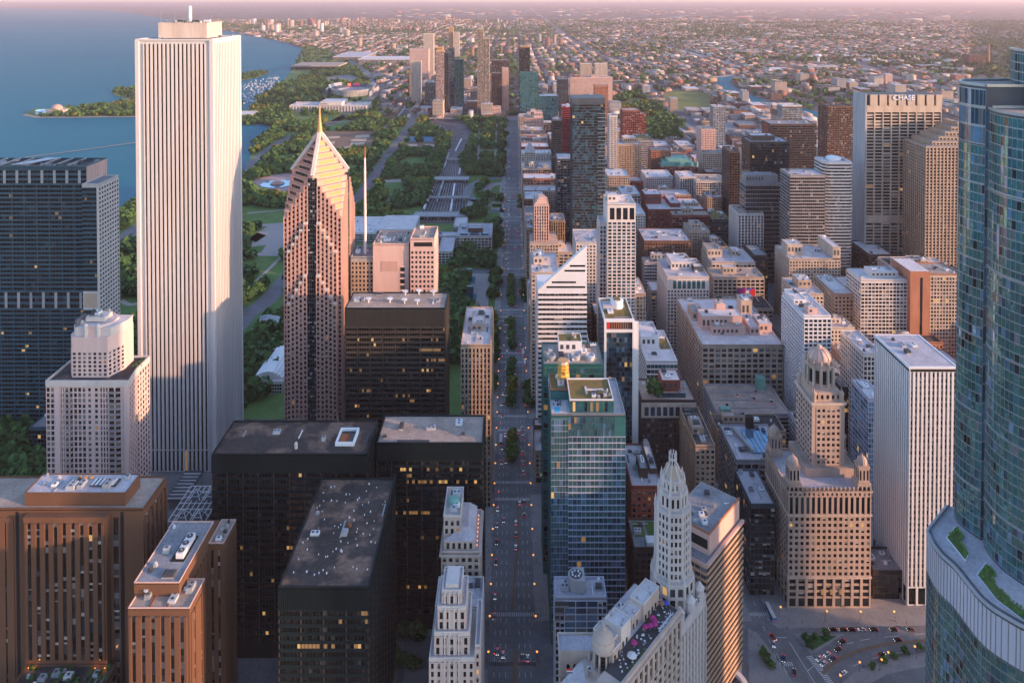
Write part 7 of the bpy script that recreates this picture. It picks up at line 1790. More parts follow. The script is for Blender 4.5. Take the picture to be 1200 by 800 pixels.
for x0, x1, y0, y1 in BLOCKS:
    if y0 > 1430 and x0 > 290 or y0 > 1240 and x0 > 800: continue
    nx = 2; ny = 3 if fr.random() < .6 else 2
    alley = 5
    cw = (x1-x0-alley)/2
    for i in range(nx):
        ys = sorted([y0+(y1-y0)*(k/ny+fr.uniform(-.06, .06)) for k in range(1, ny)]); ys = [y0]+ys+[y1]
        for j in range(ny):
            a0 = x0+i*(cw+alley); a1 = a0+cw*fr.uniform(.86, 1.0); b0, b1 = ys[j]+.4, ys[j+1]-.4
            # trim against the named buildings
            if not free(a0, a1, b0, b1):
                ok = False
                for q0, q1, r0, r1 in ((a0, (a0+a1)/2, b0, b1), ((a0+a1)/2, a1, b0, b1), (a0, a1, b0, (b0+b1)/2), (a0, a1, (b0+b1)/2, b1)):
                    if free(q0, q1, r0, r1, .3): a0, a1, b0, b1 = q0, q1, r0, r1; ok = True; break
                if not ok: continue
            if a1-a0 < 9 or b1-b0 < 9: continue
            Y = y0
            if Y < 640: h = fr.uniform(22, 46)
            elif Y < 1000: h = fr.uniform(38, 70) if x0 < 420 else fr.uniform(45, 85)
            elif Y < 1430: h = fr.uniform(40, 72) if fr.random() < .8 else fr.uniform(70, 96)
            elif Y < 1830: h = fr.uniform(20, 52) if fr.random() < .8 else fr.uniform(52, 75)
            else: h = fr.uniform(12, 34) if fr.random() < .82 else fr.uniform(36, 66)
            if x0 < 30 and 860 < Y < 1700: h = fr.uniform(52, 88)
            px, py = proj((a0+a1)/2, b0, h)
            pxa, pxb = proj(a0, b0, h)[0], proj(a1, b0, h)[0]
            if pxb < -10 or pxa > 1150 or py > 830: continue
            fill.append((a0, a1, b0, b1, h, px, py))
nfill = len(fill)
labs = {}
recs = []
for f in fill:
    w = pickw(fr); size = 'low' if f[4] < 32 else ('mid height' if f[4] < 62 else 'tall')
    lab = '%s %s block %s' % (size, w[1], near_land(f[5], f[6]))
    labs.setdefault(lab, []).append(f[5]); recs.append((f, w, lab))
for f, w, lab in recs:
    a0, a1, b0, b1, h, px, py = f
    L = sorted(labs[lab]); full = lab
    if len(L) > 1: full = lab+', '+ordw(L.index(px)+1)+' from left'
    st = fr.choice(('punch', 'punch', 'punch', 'wide', 'vert', 'grid') if w[0] != 'grey_concrete' else ('ribbon', 'grid', 'curtain'))
    g = fr.choice(('dark', 'dark', 'office'))
    rm = fr.choice(('roof_white', 'roof_lilac', 'roof_grey', 'roof_tan', 'roof_white', 'roof_dark'))
    near = b0 < 1000
    pent = []
    for _ in range(fr.choice((1, 1, 2)) if near or fr.random() < .7 else 0):
        px0, py0 = fr.uniform(.06, .5), fr.uniform(.2, .55)
        pent.append((px0, px0+fr.uniform(.2, .42), py0, py0+fr.uniform(.2, .4), fr.uniform(3.5, 8), w[0] if fr.random() < .6 else 'beige_stone', fr.choice(('roof_white', 'roof_lilac', 'roof_tan'))))
    block('city_block_building', full, 'building', a0, a1, b0, b1, h, w[0], g, st, .015 if b0 < 1200 else 0, base=5 if near else 0, roofmat=rm, clutter=(6 if near else 3) if b0 < 1500 else 1, pent=tuple(pent) or None, sides='fl' if a0 > 30 else 'flr', cornice=fr.choice((0, .5, .8)) if near else 0, finish=True, split=b0 < 760, group='ordinary blocks of the street grid')

# ================================================================== trees
def crown_arrays(seed, n=120, lobes=8, size=1.0):
    r = np.random.default_rng(seed)
    c = r.normal(0, 1, (lobes, 3)); c /= np.linalg.norm(c, axis=1)[:, None]; c *= r.uniform(.25, .62, (lobes, 1)); c[:, 2] = c[:, 2]*.75
    k = r.integers(0, lobes, n); d = r.normal(0, 1, (n, 3)); d /= np.linalg.norm(d, axis=1)[:, None]
    p = c[k]+d*r.uniform(.26, .46, (n, 1))
    nrm = d+r.normal(0, .55, (n, 3)); nrm /= np.linalg.norm(nrm, axis=1)[:, None]
    t = np.cross(nrm, r.normal(0, 1, (n, 3))); t /= np.linalg.norm(t, axis=1)[:, None]; s = np.cross(nrm, t)
    w = r.uniform(.10, .19, (n, 1))*size
    q = np.stack([p-t*w-s*w, p+t*w-s*w*.8, p+t*w*.9+s*w, p-t*w*.8+s*w*1.1], 1)      # n,4,3
    q[:, :, 2] = q[:, :, 2]*.9+.72
    return q
CROWNS = [crown_arrays(i, 190, 9) for i in range(5)]
def np_mesh(name, V, mats, midx=None):
    """V: n,4,3 quads"""
    n = len(V); me = bpy.data.meshes.new(name)
    me.vertices.add(n*4); me.vertices.foreach_set('co', V.reshape(-1).astype(np.float32))
    me.loops.add(n*4); me.loops.foreach_set('vertex_index', np.arange(n*4, dtype=np.int32))
    me.polygons.add(n); me.polygons.foreach_set('loop_start', np.arange(0, n*4, 4, dtype=np.int32))
    for m in mats: me.materials.append(MT[m])
    if midx is not None: me.polygons.foreach_set('material_index', midx.astype(np.int32))
    me.update(calc_edges=True); return me
crown_me = {(m, i): np_mesh('crown', CROWNS[i], [m]) for m in ('leaf', 'leaf_dark', 'leaf_yellow') for i in range(5)}
tm = MB().use('bark').lathe(0, 0, [(.06, 0), (.04, .3), (.025, .62)], 7); tm.bar((0, 0, .3), (.22, .1, .66), .03); tm.bar((0, 0, .34), (-.2, .12, .7), .03); tm.bar((0, 0, .36), (.02, -.22, .72), .028)
trunk_me = tm.mesh('trunk')
def tree(x, y, s, mt, lab, grp, z=0.1):
    o = empty('tree', (x, y, z), lab, 'tree', grp, rnd.uniform(0, 6.28)); o.scale = (s, s, s*rnd.uniform(.85, 1.1))
    link('crown', crown_me[(mt, rnd.randrange(5))], o); link('trunk', trunk_me, o)
parkbl = [(b[0]-4, b[1]+4, b[2]-4, b[3]+4) for b in OCC if b[0] < 0]
def treeok(x, y):
    if any(a < x < b and c < y < d for a, b, c, d in parkbl): return False
    for P in NOTREE:
        if inpoly(x, y, P): return False
    for P, w in ROADS:
        for i in range(len(P)-1):
            ax, ay = P[i][:2]; bx, by = P[i+1][:2]; dx, dy = bx-ax, by-ay; t = max(0, min(1, ((x-ax)*dx+(y-ay)*dy)/(dx*dx+dy*dy+1e-9)))
            if (ax+dx*t-x)**2+(ay+dy*t-y)**2 < (w/2+7)**2: return False
    return True
from mathutils import noise as mnoise
pts = []
tr = random.Random(3)
y = 650.0
while y < 2330:
    x = -900.0
    while x < -22:
        X, Y = x+tr.uniform(-5, 5), y+tr.uniform(-5, 5)
        if inpoly(X, Y, PARK):
            px, py = proj(X, Y, 8)
            if -20 < px < 640 and mnoise.noise((X*.011, Y*.009, 3.1)) > -.2+(.12 if Y < 1300 else 0) and treeok(X, Y): pts.append((X, Y))
        x += 11.5
    y += 11.5
for _ in range(260):
    X, Y = tr.uniform(-478, -320), tr.uniform(544, 636)
    if treeok(X, Y): pts.append((X, Y))
for P, n in ((PARK, 1500),):
    for _ in range(n):
        X, Y = tr.uniform(-1000, -300), tr.uniform(2330, 3900)
        if inpoly(X, Y, P) and treeok(X, Y): pts.append((X, Y))
for _ in range(2600):
    X, Y = tr.uniform(-2200, -500), tr.uniform(3800, 7200)
    if inpoly(X, Y, PARK) and treeok(X, Y): pts.append((X, Y))
for P, n in ((PEN, 260), (ISL, 160)):
    xs, ys = [p[0] for p in P], [p[1] for p in P]
    for _ in range(n*3):
        X, Y = tr.uniform(min(xs), max(xs)), tr.uniform(min(ys), max(ys))
        if inpoly(X, Y, P) and (P is ISL or X > -1480): pts.append((X, Y))
for _ in range(650):
    X, Y = tr.uniform(min(p[0] for p in WYARD), max(p[0] for p in WYARD)), tr.uniform(min(p[1] for p in WYARD), max(p[1] for p in WYARD))
    if inpoly(X, Y, WYARD) and mnoise.noise((X*.01, Y*.006, 9)) > -.12: pts.append((X, Y))
pts.sort(key=lambda p: p[1])
def tkind(X, Y):
    q = mnoise.noise((X*.014, Y*.014, 7.7))+tr.uniform(-.25, .25)
    return 'leaf_yellow' if q > .42 else ('leaf_dark' if q < .02 else 'leaf')
TW = {'leaf': 'mid green', 'leaf_dark': 'dark green', 'leaf_yellow': 'yellowish green'}
for X, Y in pts[:225]:
    k = tkind(X, Y); where = 'in the small park at the left edge' if X < -310 and Y < 645 else ('in the park left of the tall marble tower' if X < -300 else ('in the park between the marble and granite towers' if X < -150 else 'in the park beside the avenue'))
    tree(X, Y, tr.uniform(8, 13), k, '%s leafy tree %s' % (TW[k], where), '%s trees %s' % (TW[k], where))
mass = pts[225:]
low = [crown_arrays(40+i, 60, 7, 1.75) for i in range(6)]
def mass_mesh(name, P, smin, smax, srcs, seed=1):
    r = np.random.default_rng(seed); out, mi = [], []
    for i, (X, Y) in enumerate(P):
        s = r.uniform(smin, smax); q = srcs[i % len(srcs)]; a = r.uniform(0, 6.28); c_, s_ = math.cos(a), math.sin(a)
        v = np.empty_like(q); v[..., 0] = (q[..., 0]*c_-q[..., 1]*s_)*s+X; v[..., 1] = (q[..., 0]*s_+q[..., 1]*c_)*s+Y; v[..., 2] = q[..., 2]*s*.95-.05*s
        out.append(v); mi.append(np.full(len(q), {'leaf': 0, 'leaf_dark': 1, 'leaf_yellow': 2}[tkind(X, Y)]))
    me = np_mesh(name, np.concatenate(out), ['leaf', 'leaf_dark', 'leaf_yellow'], np.concatenate(mi))
    return tag(link(name, me), 'mass of leafy park trees beyond the nearest ones', 'trees', None, 'stuff')
mass_mesh('park_trees', mass, 9, 14.5, low)
# avenue trees: planted islands and kerb
k = 0
islands = ((585, 632), (664, 745), (775, 850), (885, 980))
for a, c in islands:
    m = MB().use('sidewalk').box(-2.6, 1.6, a, c, .06, .5); m.use('lawn').box(-2.2, 1.2, a+.4, c-.4, .5, .62)
    tag(m.build('planted_island'), 'raised planted island in the middle of the avenue, %s nearest of the row' % ordw(islands.index((a, c))+1), 'planter', 'planted islands of the avenue')
    y = a+4
    while y < c-3:
        tree(-.5+rnd.uniform(-.8, .8), y, rnd.uniform(4.5, 7.5), rnd.choice(('leaf', 'leaf_dark', 'leaf_yellow')), 'small tree on a planted island in the middle of the avenue', 'trees on the avenue islands', .5); y += rnd.uniform(6, 11)
for y in (668, 676, 690, 902, 918, 936, 955, 1300, 1330, 1362):
    tree(15.5, y, rnd.uniform(6.5, 9), rnd.choice(('leaf', 'leaf_dark')), 'street tree on the right hand kerb of the avenue', 'trees on the right kerb of the avenue', .2)
for px, py in ((1060, 765), (1048, 771), (1036, 776), (1022, 783), (1078, 760)):
    x, y = gr(px, py); tree(x, y, rnd.uniform(2.4, 3.2), 'leaf', 'slim young tree along the curved plaza at the lower right', 'young trees along the curved plaza', .2)
for px, py in ((895, 768), (899, 775), (903, 781)):
    x, y = gr(px, py); tree(x, y, 3.4, 'leaf', 'leafy tree on the pavement beside the orange slatted tower', 'trees beside the orange slatted tower', .2)
for px, py in ((944, 750), (955, 749), (948, 757), (968, 747)):
    x, y = gr(px, py); tree(x, y, rnd.uniform(2.5, 3.6), 'leaf_dark', 'small tree on the triangular planted island before the ornate tower', 'trees on the triangular island', .2)
for px, py in ((470, 779), (484, 783), (478, 745), (462, 774), (492, 748), (499, 722), (474, 725)):
    x, y = gr(px, py); tree(x, y, rnd.uniform(5, 7.5), 'leaf_dark', 'tree in the dim court between the black blocks and the art deco tower', 'trees in the dim court', .2)
tree(rooftree[0], rooftree[1], 8.5, 'leaf', 'big tree growing on the roof of the dark brick hotel', None, rooftree[2])
for px, py in ((745, 470), (738, 500), (741, 515)):
    x, y = gr(px, py); tree(x, y, 10, 'leaf', 'tree in the narrow street behind the green glass tower', 'trees in the narrow street', .2)

# ================================================================== traffic
def car_proto(paint):
    b = MB().use(paint)
    P = [(-2.25, .35), (-2.28, .72), (-1.9, .92), (1.1, .95), (2.05, .78), (2.25, .55), (2.22, .3), (-2.2, .3)]
    def ext(pr, w0, w1, m):   # profile (y,z) extruded across, slightly narrower at the top
        k = len(m.v); n = len(pr); zs = [p[1] for p in pr]; lo, hi = min(zs), max(zs)
        for sx in (-1, 1): m.v += [(sx*(w0+(w1-w0)*(p[1]-lo)/(hi-lo)), p[0], p[1]) for p in pr]
        m.f += [tuple(range(k, k+n)), tuple(range(k+2*n-1, k+n-1, -1))]; m.m += [m.cur]*2
        for i in range(n):
            j = (i+1) % n; m.f.append((k+j, k+i, k+n+i, k+n+j)); m.m.append(m.cur)
    ext(P, .9, .86, b)
    c = MB().use('glass_black'); ext([(-1.75, .9), (-1.15, 1.42), (.35, 1.45), (1.15, .94)], .83, .62, c)
    r_ = MB().use(paint); r_.box(-.6, .6, -1.1, .32, 1.44, 1.49)
    w = MB().use('tyre'); k = len(w.v)
    for sx in (-.12, .12): w.v += [(sx, .33*math.cos(R(30*i)), .33*math.sin(R(30*i))) for i in range(12)]
    w.f += [tuple(range(11, -1, -1)), tuple(range(12, 24))]+[(i, (i+1) % 12, 12+(i+1) % 12, 12+i) for i in range(12)]; w.m += [0]*14
    hl = MB().use('head_glow').box(-.18, .18, -.04, .04, -.08, .08); tl = MB().use('tail_glow').box(-.2, .2, -.04, .04, -.08, .1)
    return dict(body=b.mesh('body'), cabin=c.mesh('cabin'), roof=r_.mesh('roof'), wheel=w.mesh('wheel'), headlight=hl.mesh('headlight'), tail_light=tl.mesh('tail_light'))
CARS = {c: car_proto(c) for c in ('car_white', 'car_black', 'car_silver', 'car_red', 'car_blue', 'car_grey', 'car_yellow')}
CARS1 = {}
for c, p in CARS.items():
    m = MB()
    def add(me, ox, oy, oz, mt):
        k = len(m.v); m.use(mt); m.v += [(v.co.x+ox, v.co.y+oy, v.co.z+oz) for v in me.vertices]
        for f in me.polygons: m.f.append(tuple(k+i for i in f.vertices)); m.m.append(m.cur)
    add(p['body'], 0, 0, 0, c); add(p['cabin'], 0, 0, 0, 'glass_black')
    for sx in (-.85, .85):
        for sy in (-1.4, 1.4): add(p['wheel'], sx, sy, .33, 'tyre')
    for sx in (-.6, .6): add(p['headlight'], sx, 2.24, .62, 'head_glow'); add(p['tail_light'], sx, -2.28, .72, 'tail_glow')
    CARS1[c] = m.mesh('car')
BRAKE = CARS1['car_red'].copy(); BRAKE.materials[[m.name for m in BRAKE.materials].index('tail_glow')] = MT['brake_glow']
CN = {'car_white': 'white', 'car_black': 'black', 'car_silver': 'silver', 'car_red': 'dark red', 'car_blue': 'dark blue', 'car_grey': 'grey', 'car_yellow': 'yellow'}
CAR_POOL = ['car_white']*6+['car_black']*6+['car_silver']*4+['car_red']*2+['car_blue']*2+['car_grey']*3+['car_yellow']
cars = []     # x, y, heading (0 = driving south), colour, place
def putcar(x, y, rz, c=None, place='', full=None): cars.append((x, y, rz, c or rnd.choice(CAR_POOL), place))
for X, sgn in ((-10.6, -1), (-8.4, -1), (-5.2, -1), (-5.9, -1), (2.9, 1), (5.8, 1), (9.0, 1), (11.8, 1)):
    y = rnd.uniform(405, 425)
    while y < 2200 and len(cars) < 160:
        xx = X
        if not any(abs(y-c[0]) < 9 for c in YS) and not (-3 < xx < 2 and 580 < y < 990): putcar(xx+rnd.uniform(-.3, .3), y, 0 if sgn > 0 else math.pi, None, "the avenue's %s lanes" % ('right' if sgn > 0 else 'left'))
        y += rnd.choice((7.5, 8, 9, 14, 30, 50, 80))*(1 if sgn > 0 else 1.35)*(1.15+y/1400)
CX_ = 'the river road junction'
for px, py, rz, c in ((976, 737, 90, 'car_black'), (988, 737, 90, 'car_black'), (998, 737, 90, 'car_black'), (1010, 737, 90, 'car_white'), (1024, 737, 90, 'car_black'), (1047, 737, 90, 'car_black'), (1067, 737, 90, 'car_grey'), (987, 751, 112, 'car_black'), (982, 760, 116, 'car_black'), (969, 766, 122, 'car_white'), (960, 771, 125, 'car_white'), (965, 777, 125, 'car_white'), (976, 771, 122, 'car_blue'), (1052, 749, 98, 'car_black'), (1033, 766, 285, 'car_black'), (988, 788, 300, 'car_white'), (907, 754, 160, 'car_white'), (918, 771, 160, 'car_blue'), (931, 787, 340, 'car_black'), (906, 746, 200, 'car_red')):
    x, y = gr(px, py, .7); putcar(x, y, R(rz), c, CX_)
for X in (150, 290):
    y = 460.0
    while y < 900:
        putcar(X+rnd.choice((-3, 3)), y, rnd.choice((0, math.pi)), None, 'a side street west of the avenue'); y += rnd.uniform(22, 60)
for P, off, place, n, red in ((COLUMB, 7, 'the curving park drive', 42, True), (LSD, 8, 'the lake shore road', 40, False), (LSD, -8, 'the lake shore road', 22, False)):
    i = 0
    for k in range(n):
        f = (k+rnd.random()*.6)/n*(len(P)-1.01); j = int(f); t = f-j
        if P is COLUMB: f = (.35+.65*(k+.3)/n)*(len(P)-1.01); j = int(f); t = f-j
        dx, dy = P[j+1][0]-P[j][0], P[j+1][1]-P[j][1]; L = math.hypot(dx, dy); o = off*(1 if k % 2 else .45)
        x, y = P[j][0]+dx*t+dy/L*o, P[j][1]+dy*t-dx/L*o
        putcar(x, y, -math.atan2(dx, dy) if off > 0 else math.pi-math.atan2(dx, dy), None, place)
cnt = {}; seen = {}
order = sorted(range(len(cars)), key=lambda i: cars[i][1])
for i in order: cnt[(cars[i][3], cars[i][4])] = cnt.get((cars[i][3], cars[i][4]), 0)+1
for i in order[:299]:
    x, y, rz, c, place = cars[i]; k = (c, place); seen[k] = seen.get(k, 0)+1
    nm = CN[c]; lab = '%s car on %s' % (nm, place) if not place.startswith('the avenue') else '%s car in %s' % (nm, place)
    if place == CX_: lab = '%s car at %s' % (nm, place)
    if place.startswith('a side'): lab = '%s car in %s' % (nm, place)
    lab += ', %s nearest %s one there' % (ordw(seen[k]) if seen[k] > 1 else 'the', nm) if cnt[k] > 1 else ', the only %s one there' % nm
    if c == 'car_yellow': lab = lab.replace('yellow car', 'yellow taxi')
    lab = lab.replace(', the nearest', ', nearest').replace(', the only', ', only').replace(' one there', '').replace('side street west', 'side street')
    if y < 900:
        o = empty('car', (x, y, .2 if place != CX_ else .1), lab, 'car', 'cars in the streets', rz); p = CARS[c]
        link('body', p['body'], o); link('cabin', p['cabin'], o); link('roof_panel', p['roof'], o)
        for sx in (-.85, .85):
            for sy in (-1.4, 1.4): link('wheel', p['wheel'], o, (sx, sy, .33))
        for sx in (-.6, .6): link('headlight', p['headlight'], o, (sx, 2.24, .62)); link('tail_light', p['tail_light'], o, (sx, -2.28, .72))
    else:
        o = link('car', BRAKE if place == 'the curving park drive' and seen[k] % 4 else CARS1[c], None, (x, y, .25)); o.rotation_euler.z = rz; tag(o, lab, 'car', 'cars in the streets')
        if place == 'the curving park drive' and seen[k] % 2 == 0 or y > 1100: o.scale = (1.1, 1.1, 1.1)
# parked cars on the garage deck
x0, x1, y0, y1, h = GARAGE
for i, (fx, fy, c) in enumerate(((.2, .3, 'car_black'), (.42, .62, 'car_white'), (.63, .5, 'car_black'), (.72, .75, 'car_blue'), (.85, .4, 'car_silver'))):
    o = link('parked_car', CARS1[c], None, (x0+(x1-x0)*fx, y0+(y1-y0)*fy, h+.06)); tag(o, '%s car parked on the top deck of the garage%s' % (CN[c], ', left one' if i == 0 else (', middle one' if i == 2 else '')), 'car', 'cars on the garage deck')
# buses
def bus(px, py, rz, mt, lab, long=12):
    x, y = gr(px, py, 1.5); o = empty('bus', (x, y, .1), lab, 'bus', None, R(rz)); L = long/2
    MB().use(mt).box(-1.25, 1.25, -L, L, .4, 2.9).build('body', o); MB().use('roof_white').box(-1.1, 1.1, -L+.2, L-.2, 2.9, 3.15).build('roof', o)
    m = MB().use('glass_black')
    for sx in (-1.28, 1.26): m.box(sx, sx+.02, -L+.4, L-.4, 1.5, 2.5)
    m.box(-1.1, 1.1, L, L+.02, 1.3, 2.6); m.build('window', o)
    for sx in (-1.15, 1.15):
        for sy in (-L+2.5, L-2.2): link('wheel', CARS['car_white']['wheel'], o, (sx, sy, .45)).scale = (1.3, 1.4, 1.4)
    for sx in (-.9, .9): link('tail_light', CARS['car_white']['tail_light'], o, (sx, -L-.03, 1.0))
bus(613, 413, 0, 'hull_white', 'white bus in the right lanes of the avenue, farther of two in a row'); bus(615, 425, 0, 'hull_white', 'white bus in the right lanes of the avenue, nearer of two in a row'); bus(616, 470, 0, 'hull_white', 'white bus beside the green glass tower on the avenue'); bus(587, 515, 180, 'hull_white', 'white bus in the left lanes of the avenue'); bus(903, 717, 4, 'bus_blue', 'blue bus waiting in the street left of the ornate domed tower')

# ================================================================== lamps, signs, people, boats
post = MB().use('unit_dark').lathe(0, 0, [(.22, 0), (.22, .6), (.1, .8), (.07, 6.2)], 8).bar((0, 0, 6.1), (.9, 0, 6.5), .1).mesh('lamp_post')
glob = MB().use('lamp_glow').lathe(.9, 0, [(.15, 5.9), (.55, 6.0), (.6, 6.4), (.25, 6.8)], 10).mesh('lamp_head')
LC = [('right', 15.0), ('left', -14.2)]
for side, X in LC:
    y, n = 408.0, 1
    while y < 1500:
        o = empty('street_lamp', (X, y, .2), 'street lamp with orange globe on the %s kerb of the avenue, %s nearest there' % (side, ordw(n)), 'street lamp', 'orange street lamps', 0 if X < 0 else math.pi)
        link('post', post, o); link('lamp_head', glob, o); y += 24 if y < 760 else 46; n += 1
for i, (px, py) in enumerate(((967, 727), (1008, 727), (1049, 728), (1039, 777), (1007, 787), (1074, 771), (985, 803), (1031, 785), (913, 722))):
    x, y = gr(px, py); o = empty('street_lamp', (x, y, .2), 'street lamp with orange globe at the river road junction, %s of nine from the right' % ordw([1074, 1049, 1039, 1031, 1008, 1007, 985, 967, 913].index(px)+1), 'street lamp', 'orange street lamps', rnd.uniform(0, 6))
    link('post', post, o); link('lamp_head', glob, o)
for i, (px, py) in enumerate(((960, 470), (988, 470), (883, 572), (881, 561), (742, 462), (743, 470))):
    x, y = gr(px, py+30); 
    if free(x-1, x+1, y-1, y+1, 0):
        o = empty('street_lamp', (x, y, .2), 'street lamp glowing in a side street, %s of the side street lamps' % ordw(i+1), 'street lamp', 'orange street lamps'); link('post', post, o); link('lamp_head', glob, o)
# traffic signals at the avenue crossings
sp = MB().use('unit_dark').lathe(0, 0, [(.12, 0), (.09, 5.4)], 8).bar((0, 0, 5.3), (3.5, 0, 5.5), .1).box(3.3, 3.6, -.15, .15, 4.6, 5.6).mesh('signal_pole')
sr = MB().use('signal_red').lathe(3.45, -.16, [(.16, 5.25), (.2, 5.35), (.16, 5.45)], 8).mesh('signal_light')
n = 0
for yc, hw in YS[:7]:
    for X, rz in ((13.6, math.pi), (-13.4, 0)):
        n += 1; o = empty('traffic_signal', (X, yc-hw-1, .2), 'traffic signal at the %s avenue crossing, %s kerb' % (ordw(n//2+n % 2), 'right' if X > 0 else 'left'), 'traffic signal', 'traffic signals on the avenue', rz)
        link('pole', sp, o); link('signal_light', sr, o)
# tall orange theatre sign
x, y = gr(1011, 548); o = Bld('theatre_sign', 'tall orange vertical sign reading CHICAGO in the street left of the white tower', 'sign', x, y)
o.p('panel', '').use('red_paint').box(x-3, x+3, y, y+1, 8, 30); o.done()
M('sign_glow', (.9, .6, .3), emit=(1, .5, .2), es=1.6)
text_part('sign_letters', '\n'.join('CHICAGO'), 3.1, 'sign_glow', o.root, (0, -.15, 26.6), (R(90), 0, 0), .1, .05, 'CENTER', .92)
# colourful billboard on a roof block
x, y, z = at(874, 350, 800); o = Bld('billboard', 'colourful billboard on a low roof behind the big pale department store', 'billboard', x, y)
zb = at(874, 347, 800)[2]; xa, xb = at(865, 345, 800)[0], at(885, 345, 800)[0]; zt = at(874, 338, 800)[2]
o.p('panel', '').use('blue_cloth').box(xa, xb, y, y+.6, zb, zt); o.p('stripe', 'a').use('magenta_cloth').quad((xa, y-.05, zb), (xa+6, y-.05, zb), (xa+10, y-.05, zt), (xa, y-.05, zt)); o.p('stripe', 'b').use('red_paint').quad((xb-8, y-.05, zb), (xb, y-.05, zb), (xb, y-.05, zt-1), (xb-4, y-.05, zt))
o.p('stripe', 'c').use('cloth_white').quad((xa+8, y-.05, zb+2), (xa+12, y-.05, zb+2), (xa+12, y-.05, zt-2), (xa+8, y-.05, zt-2))
for q in (xa+3, xb-3): o.p('post', '').use('unit_dark').box(q, q+.6, y+.2, y+.5, 0, zb)
o.done()
# flags on the near corner
for px, py, lab in ((578, 762, 'small flag with red and blue stripes on a pole beside the slim art deco tower'), (664, 783, 'white and red flag on a pole before the domed hotel')):
    x, y, z = at(px, py, 312 if px > 600 else 424)
    if px < 600: z = 12
    o = empty('flag', (x, y, 0.2 if px < 600 else z-9), lab, 'flag'); L = z if px < 600 else 9
    MB().use('steel').lathe(0, 0, [(.12, 0), (.06, L)], 8).build('pole', o)
    MB().use('red_paint').box(.05, 2.6, -.04, .04, L-.8, L).use('cloth_white').box(.05, 2.6, -.04, .04, L-1.4, L-.8).use('cloth_blue').box(.05, 2.6, -.04, .04, L-2, L-1.4).build('cloth', o)
# people: one body surface grown from a skeleton
def person_mesh(top, legs, swing):
    J = {'pelvis': (0, 0, .95, .15), 'waist': (0, 0, 1.12, .13), 'chest': (0, .01, 1.34, .16), 'neck': (0, .01, 1.50, .06), 'head': (0, .03, 1.62, .10), 'crown': (0, .02, 1.72, .085)}
    E = [('pelvis', 'waist'), ('waist', 'chest'), ('chest', 'neck'), ('neck', 'head'), ('head', 'crown')]
    for s, nm in ((-1, 'l'), (1, 'r')):
        f = s*swing
        J.update({'hip'+nm: (s*.09, 0, .9, .10), 'knee'+nm: (s*.1, f*.22, .5, .065), 'ankle'+nm: (s*.1, f*.3-.06, .09, .045), 'toe'+nm: (s*.11, f*.3+.12, .04, .04), 'sh'+nm: (s*.19, 0, 1.42, .06), 'elb'+nm: (s*.25, -f*.1, 1.15, .045), 'wri'+nm: (s*.25, -f*.22+.04, .92, .034), 'han'+nm: (s*.25, -f*.26+.05, .83, .035)})
        E += [('pelvis', 'hip'+nm), ('hip'+nm, 'knee'+nm), ('knee'+nm, 'ankle'+nm), ('ankle'+nm, 'toe'+nm), ('chest', 'sh'+nm), ('sh'+nm, 'elb'+nm), ('elb'+nm, 'wri'+nm), ('wri'+nm, 'han'+nm)]
    ks = list(J); me = bpy.data.meshes.new('person'); me.from_pydata([J[k][:3] for k in ks], [(ks.index(a), ks.index(b)) for a, b in E], [])
    ob = bpy.data.objects.new('person', me); COL.objects.link(ob)
    sk = ob.modifiers.new('skin', 'SKIN'); ss = ob.modifiers.new('sub', 'SUBSURF'); ss.levels = 1
    for i, k in enumerate(ks): me.skin_vertices[0].data[i].radius = (J[k][3], J[k][3])
    me.skin_vertices[0].data[0].use_root = True
    dg = bpy.context.evaluated_depsgraph_get(); m2 = bpy.data.meshes.new_from_object(ob.evaluated_get(dg))
    bpy.data.objects.remove(ob)
    for n in ('skin', top, legs, 'hair'): m2.materials.append(MT[n])
    for f in m2.polygons:
        z = f.center.z; f.material_index = 3 if z > 1.68 or z < .08 else (0 if z > 1.47 or (z < 1.0 and abs(f.center.x) > .2) else (1 if z > .93 else 2))
    return m2
PM = [(t, l, person_mesh(t, l, s)) for t, l, s in (('cloth_white', 'cloth_blue', 1), ('cloth_black', 'cloth_black', -1), ('cloth_blue', 'cloth_black', .6), ('cloth_red', 'cloth_blue', -.7), ('cloth_black', 'cloth_blue', .9))]
PL = {'cloth_white': 'white', 'cloth_black': 'black', 'cloth_blue': 'blue', 'cloth_red': 'red'}
def person(x, y, z, where, grp):
    t, l, me = rnd.choice(PM); o = link('person', me, None, (x, y, z)); o.rotation_euler.z = rnd.uniform(0, 6.28)
    tag(o, 'person in %s top and %s trousers walking %s' % (PL[t], PL[l], where), 'person', grp)
for i in range(34): person(rnd.choice((-16.2, -15, 16.6, 17.2))+rnd.uniform(-.6, .6), rnd.uniform(406, 620), .2, 'on the pavement of the avenue', 'people on the avenue pavement')
for px, py in ((883, 741), (885, 749), (889, 757), (881, 745), (893, 742), (900, 728), (925, 729), (940, 730), (1005, 731), (1062, 731), (1012, 782), (1030, 774), (1066, 769), (1080, 768), (922, 737), (905, 726)):
    x, y = gr(px, py); person(x, y, .2, 'at the river road junction', 'people at the river road junction')
for i in range(26):
    p = rp(A0, rnd.uniform(-3, 38), rnd.uniform(1.6, 8.6)); person(p[0], p[1], 87.12, 'among the tables of the hotel terrace', 'people on the hotel terrace')
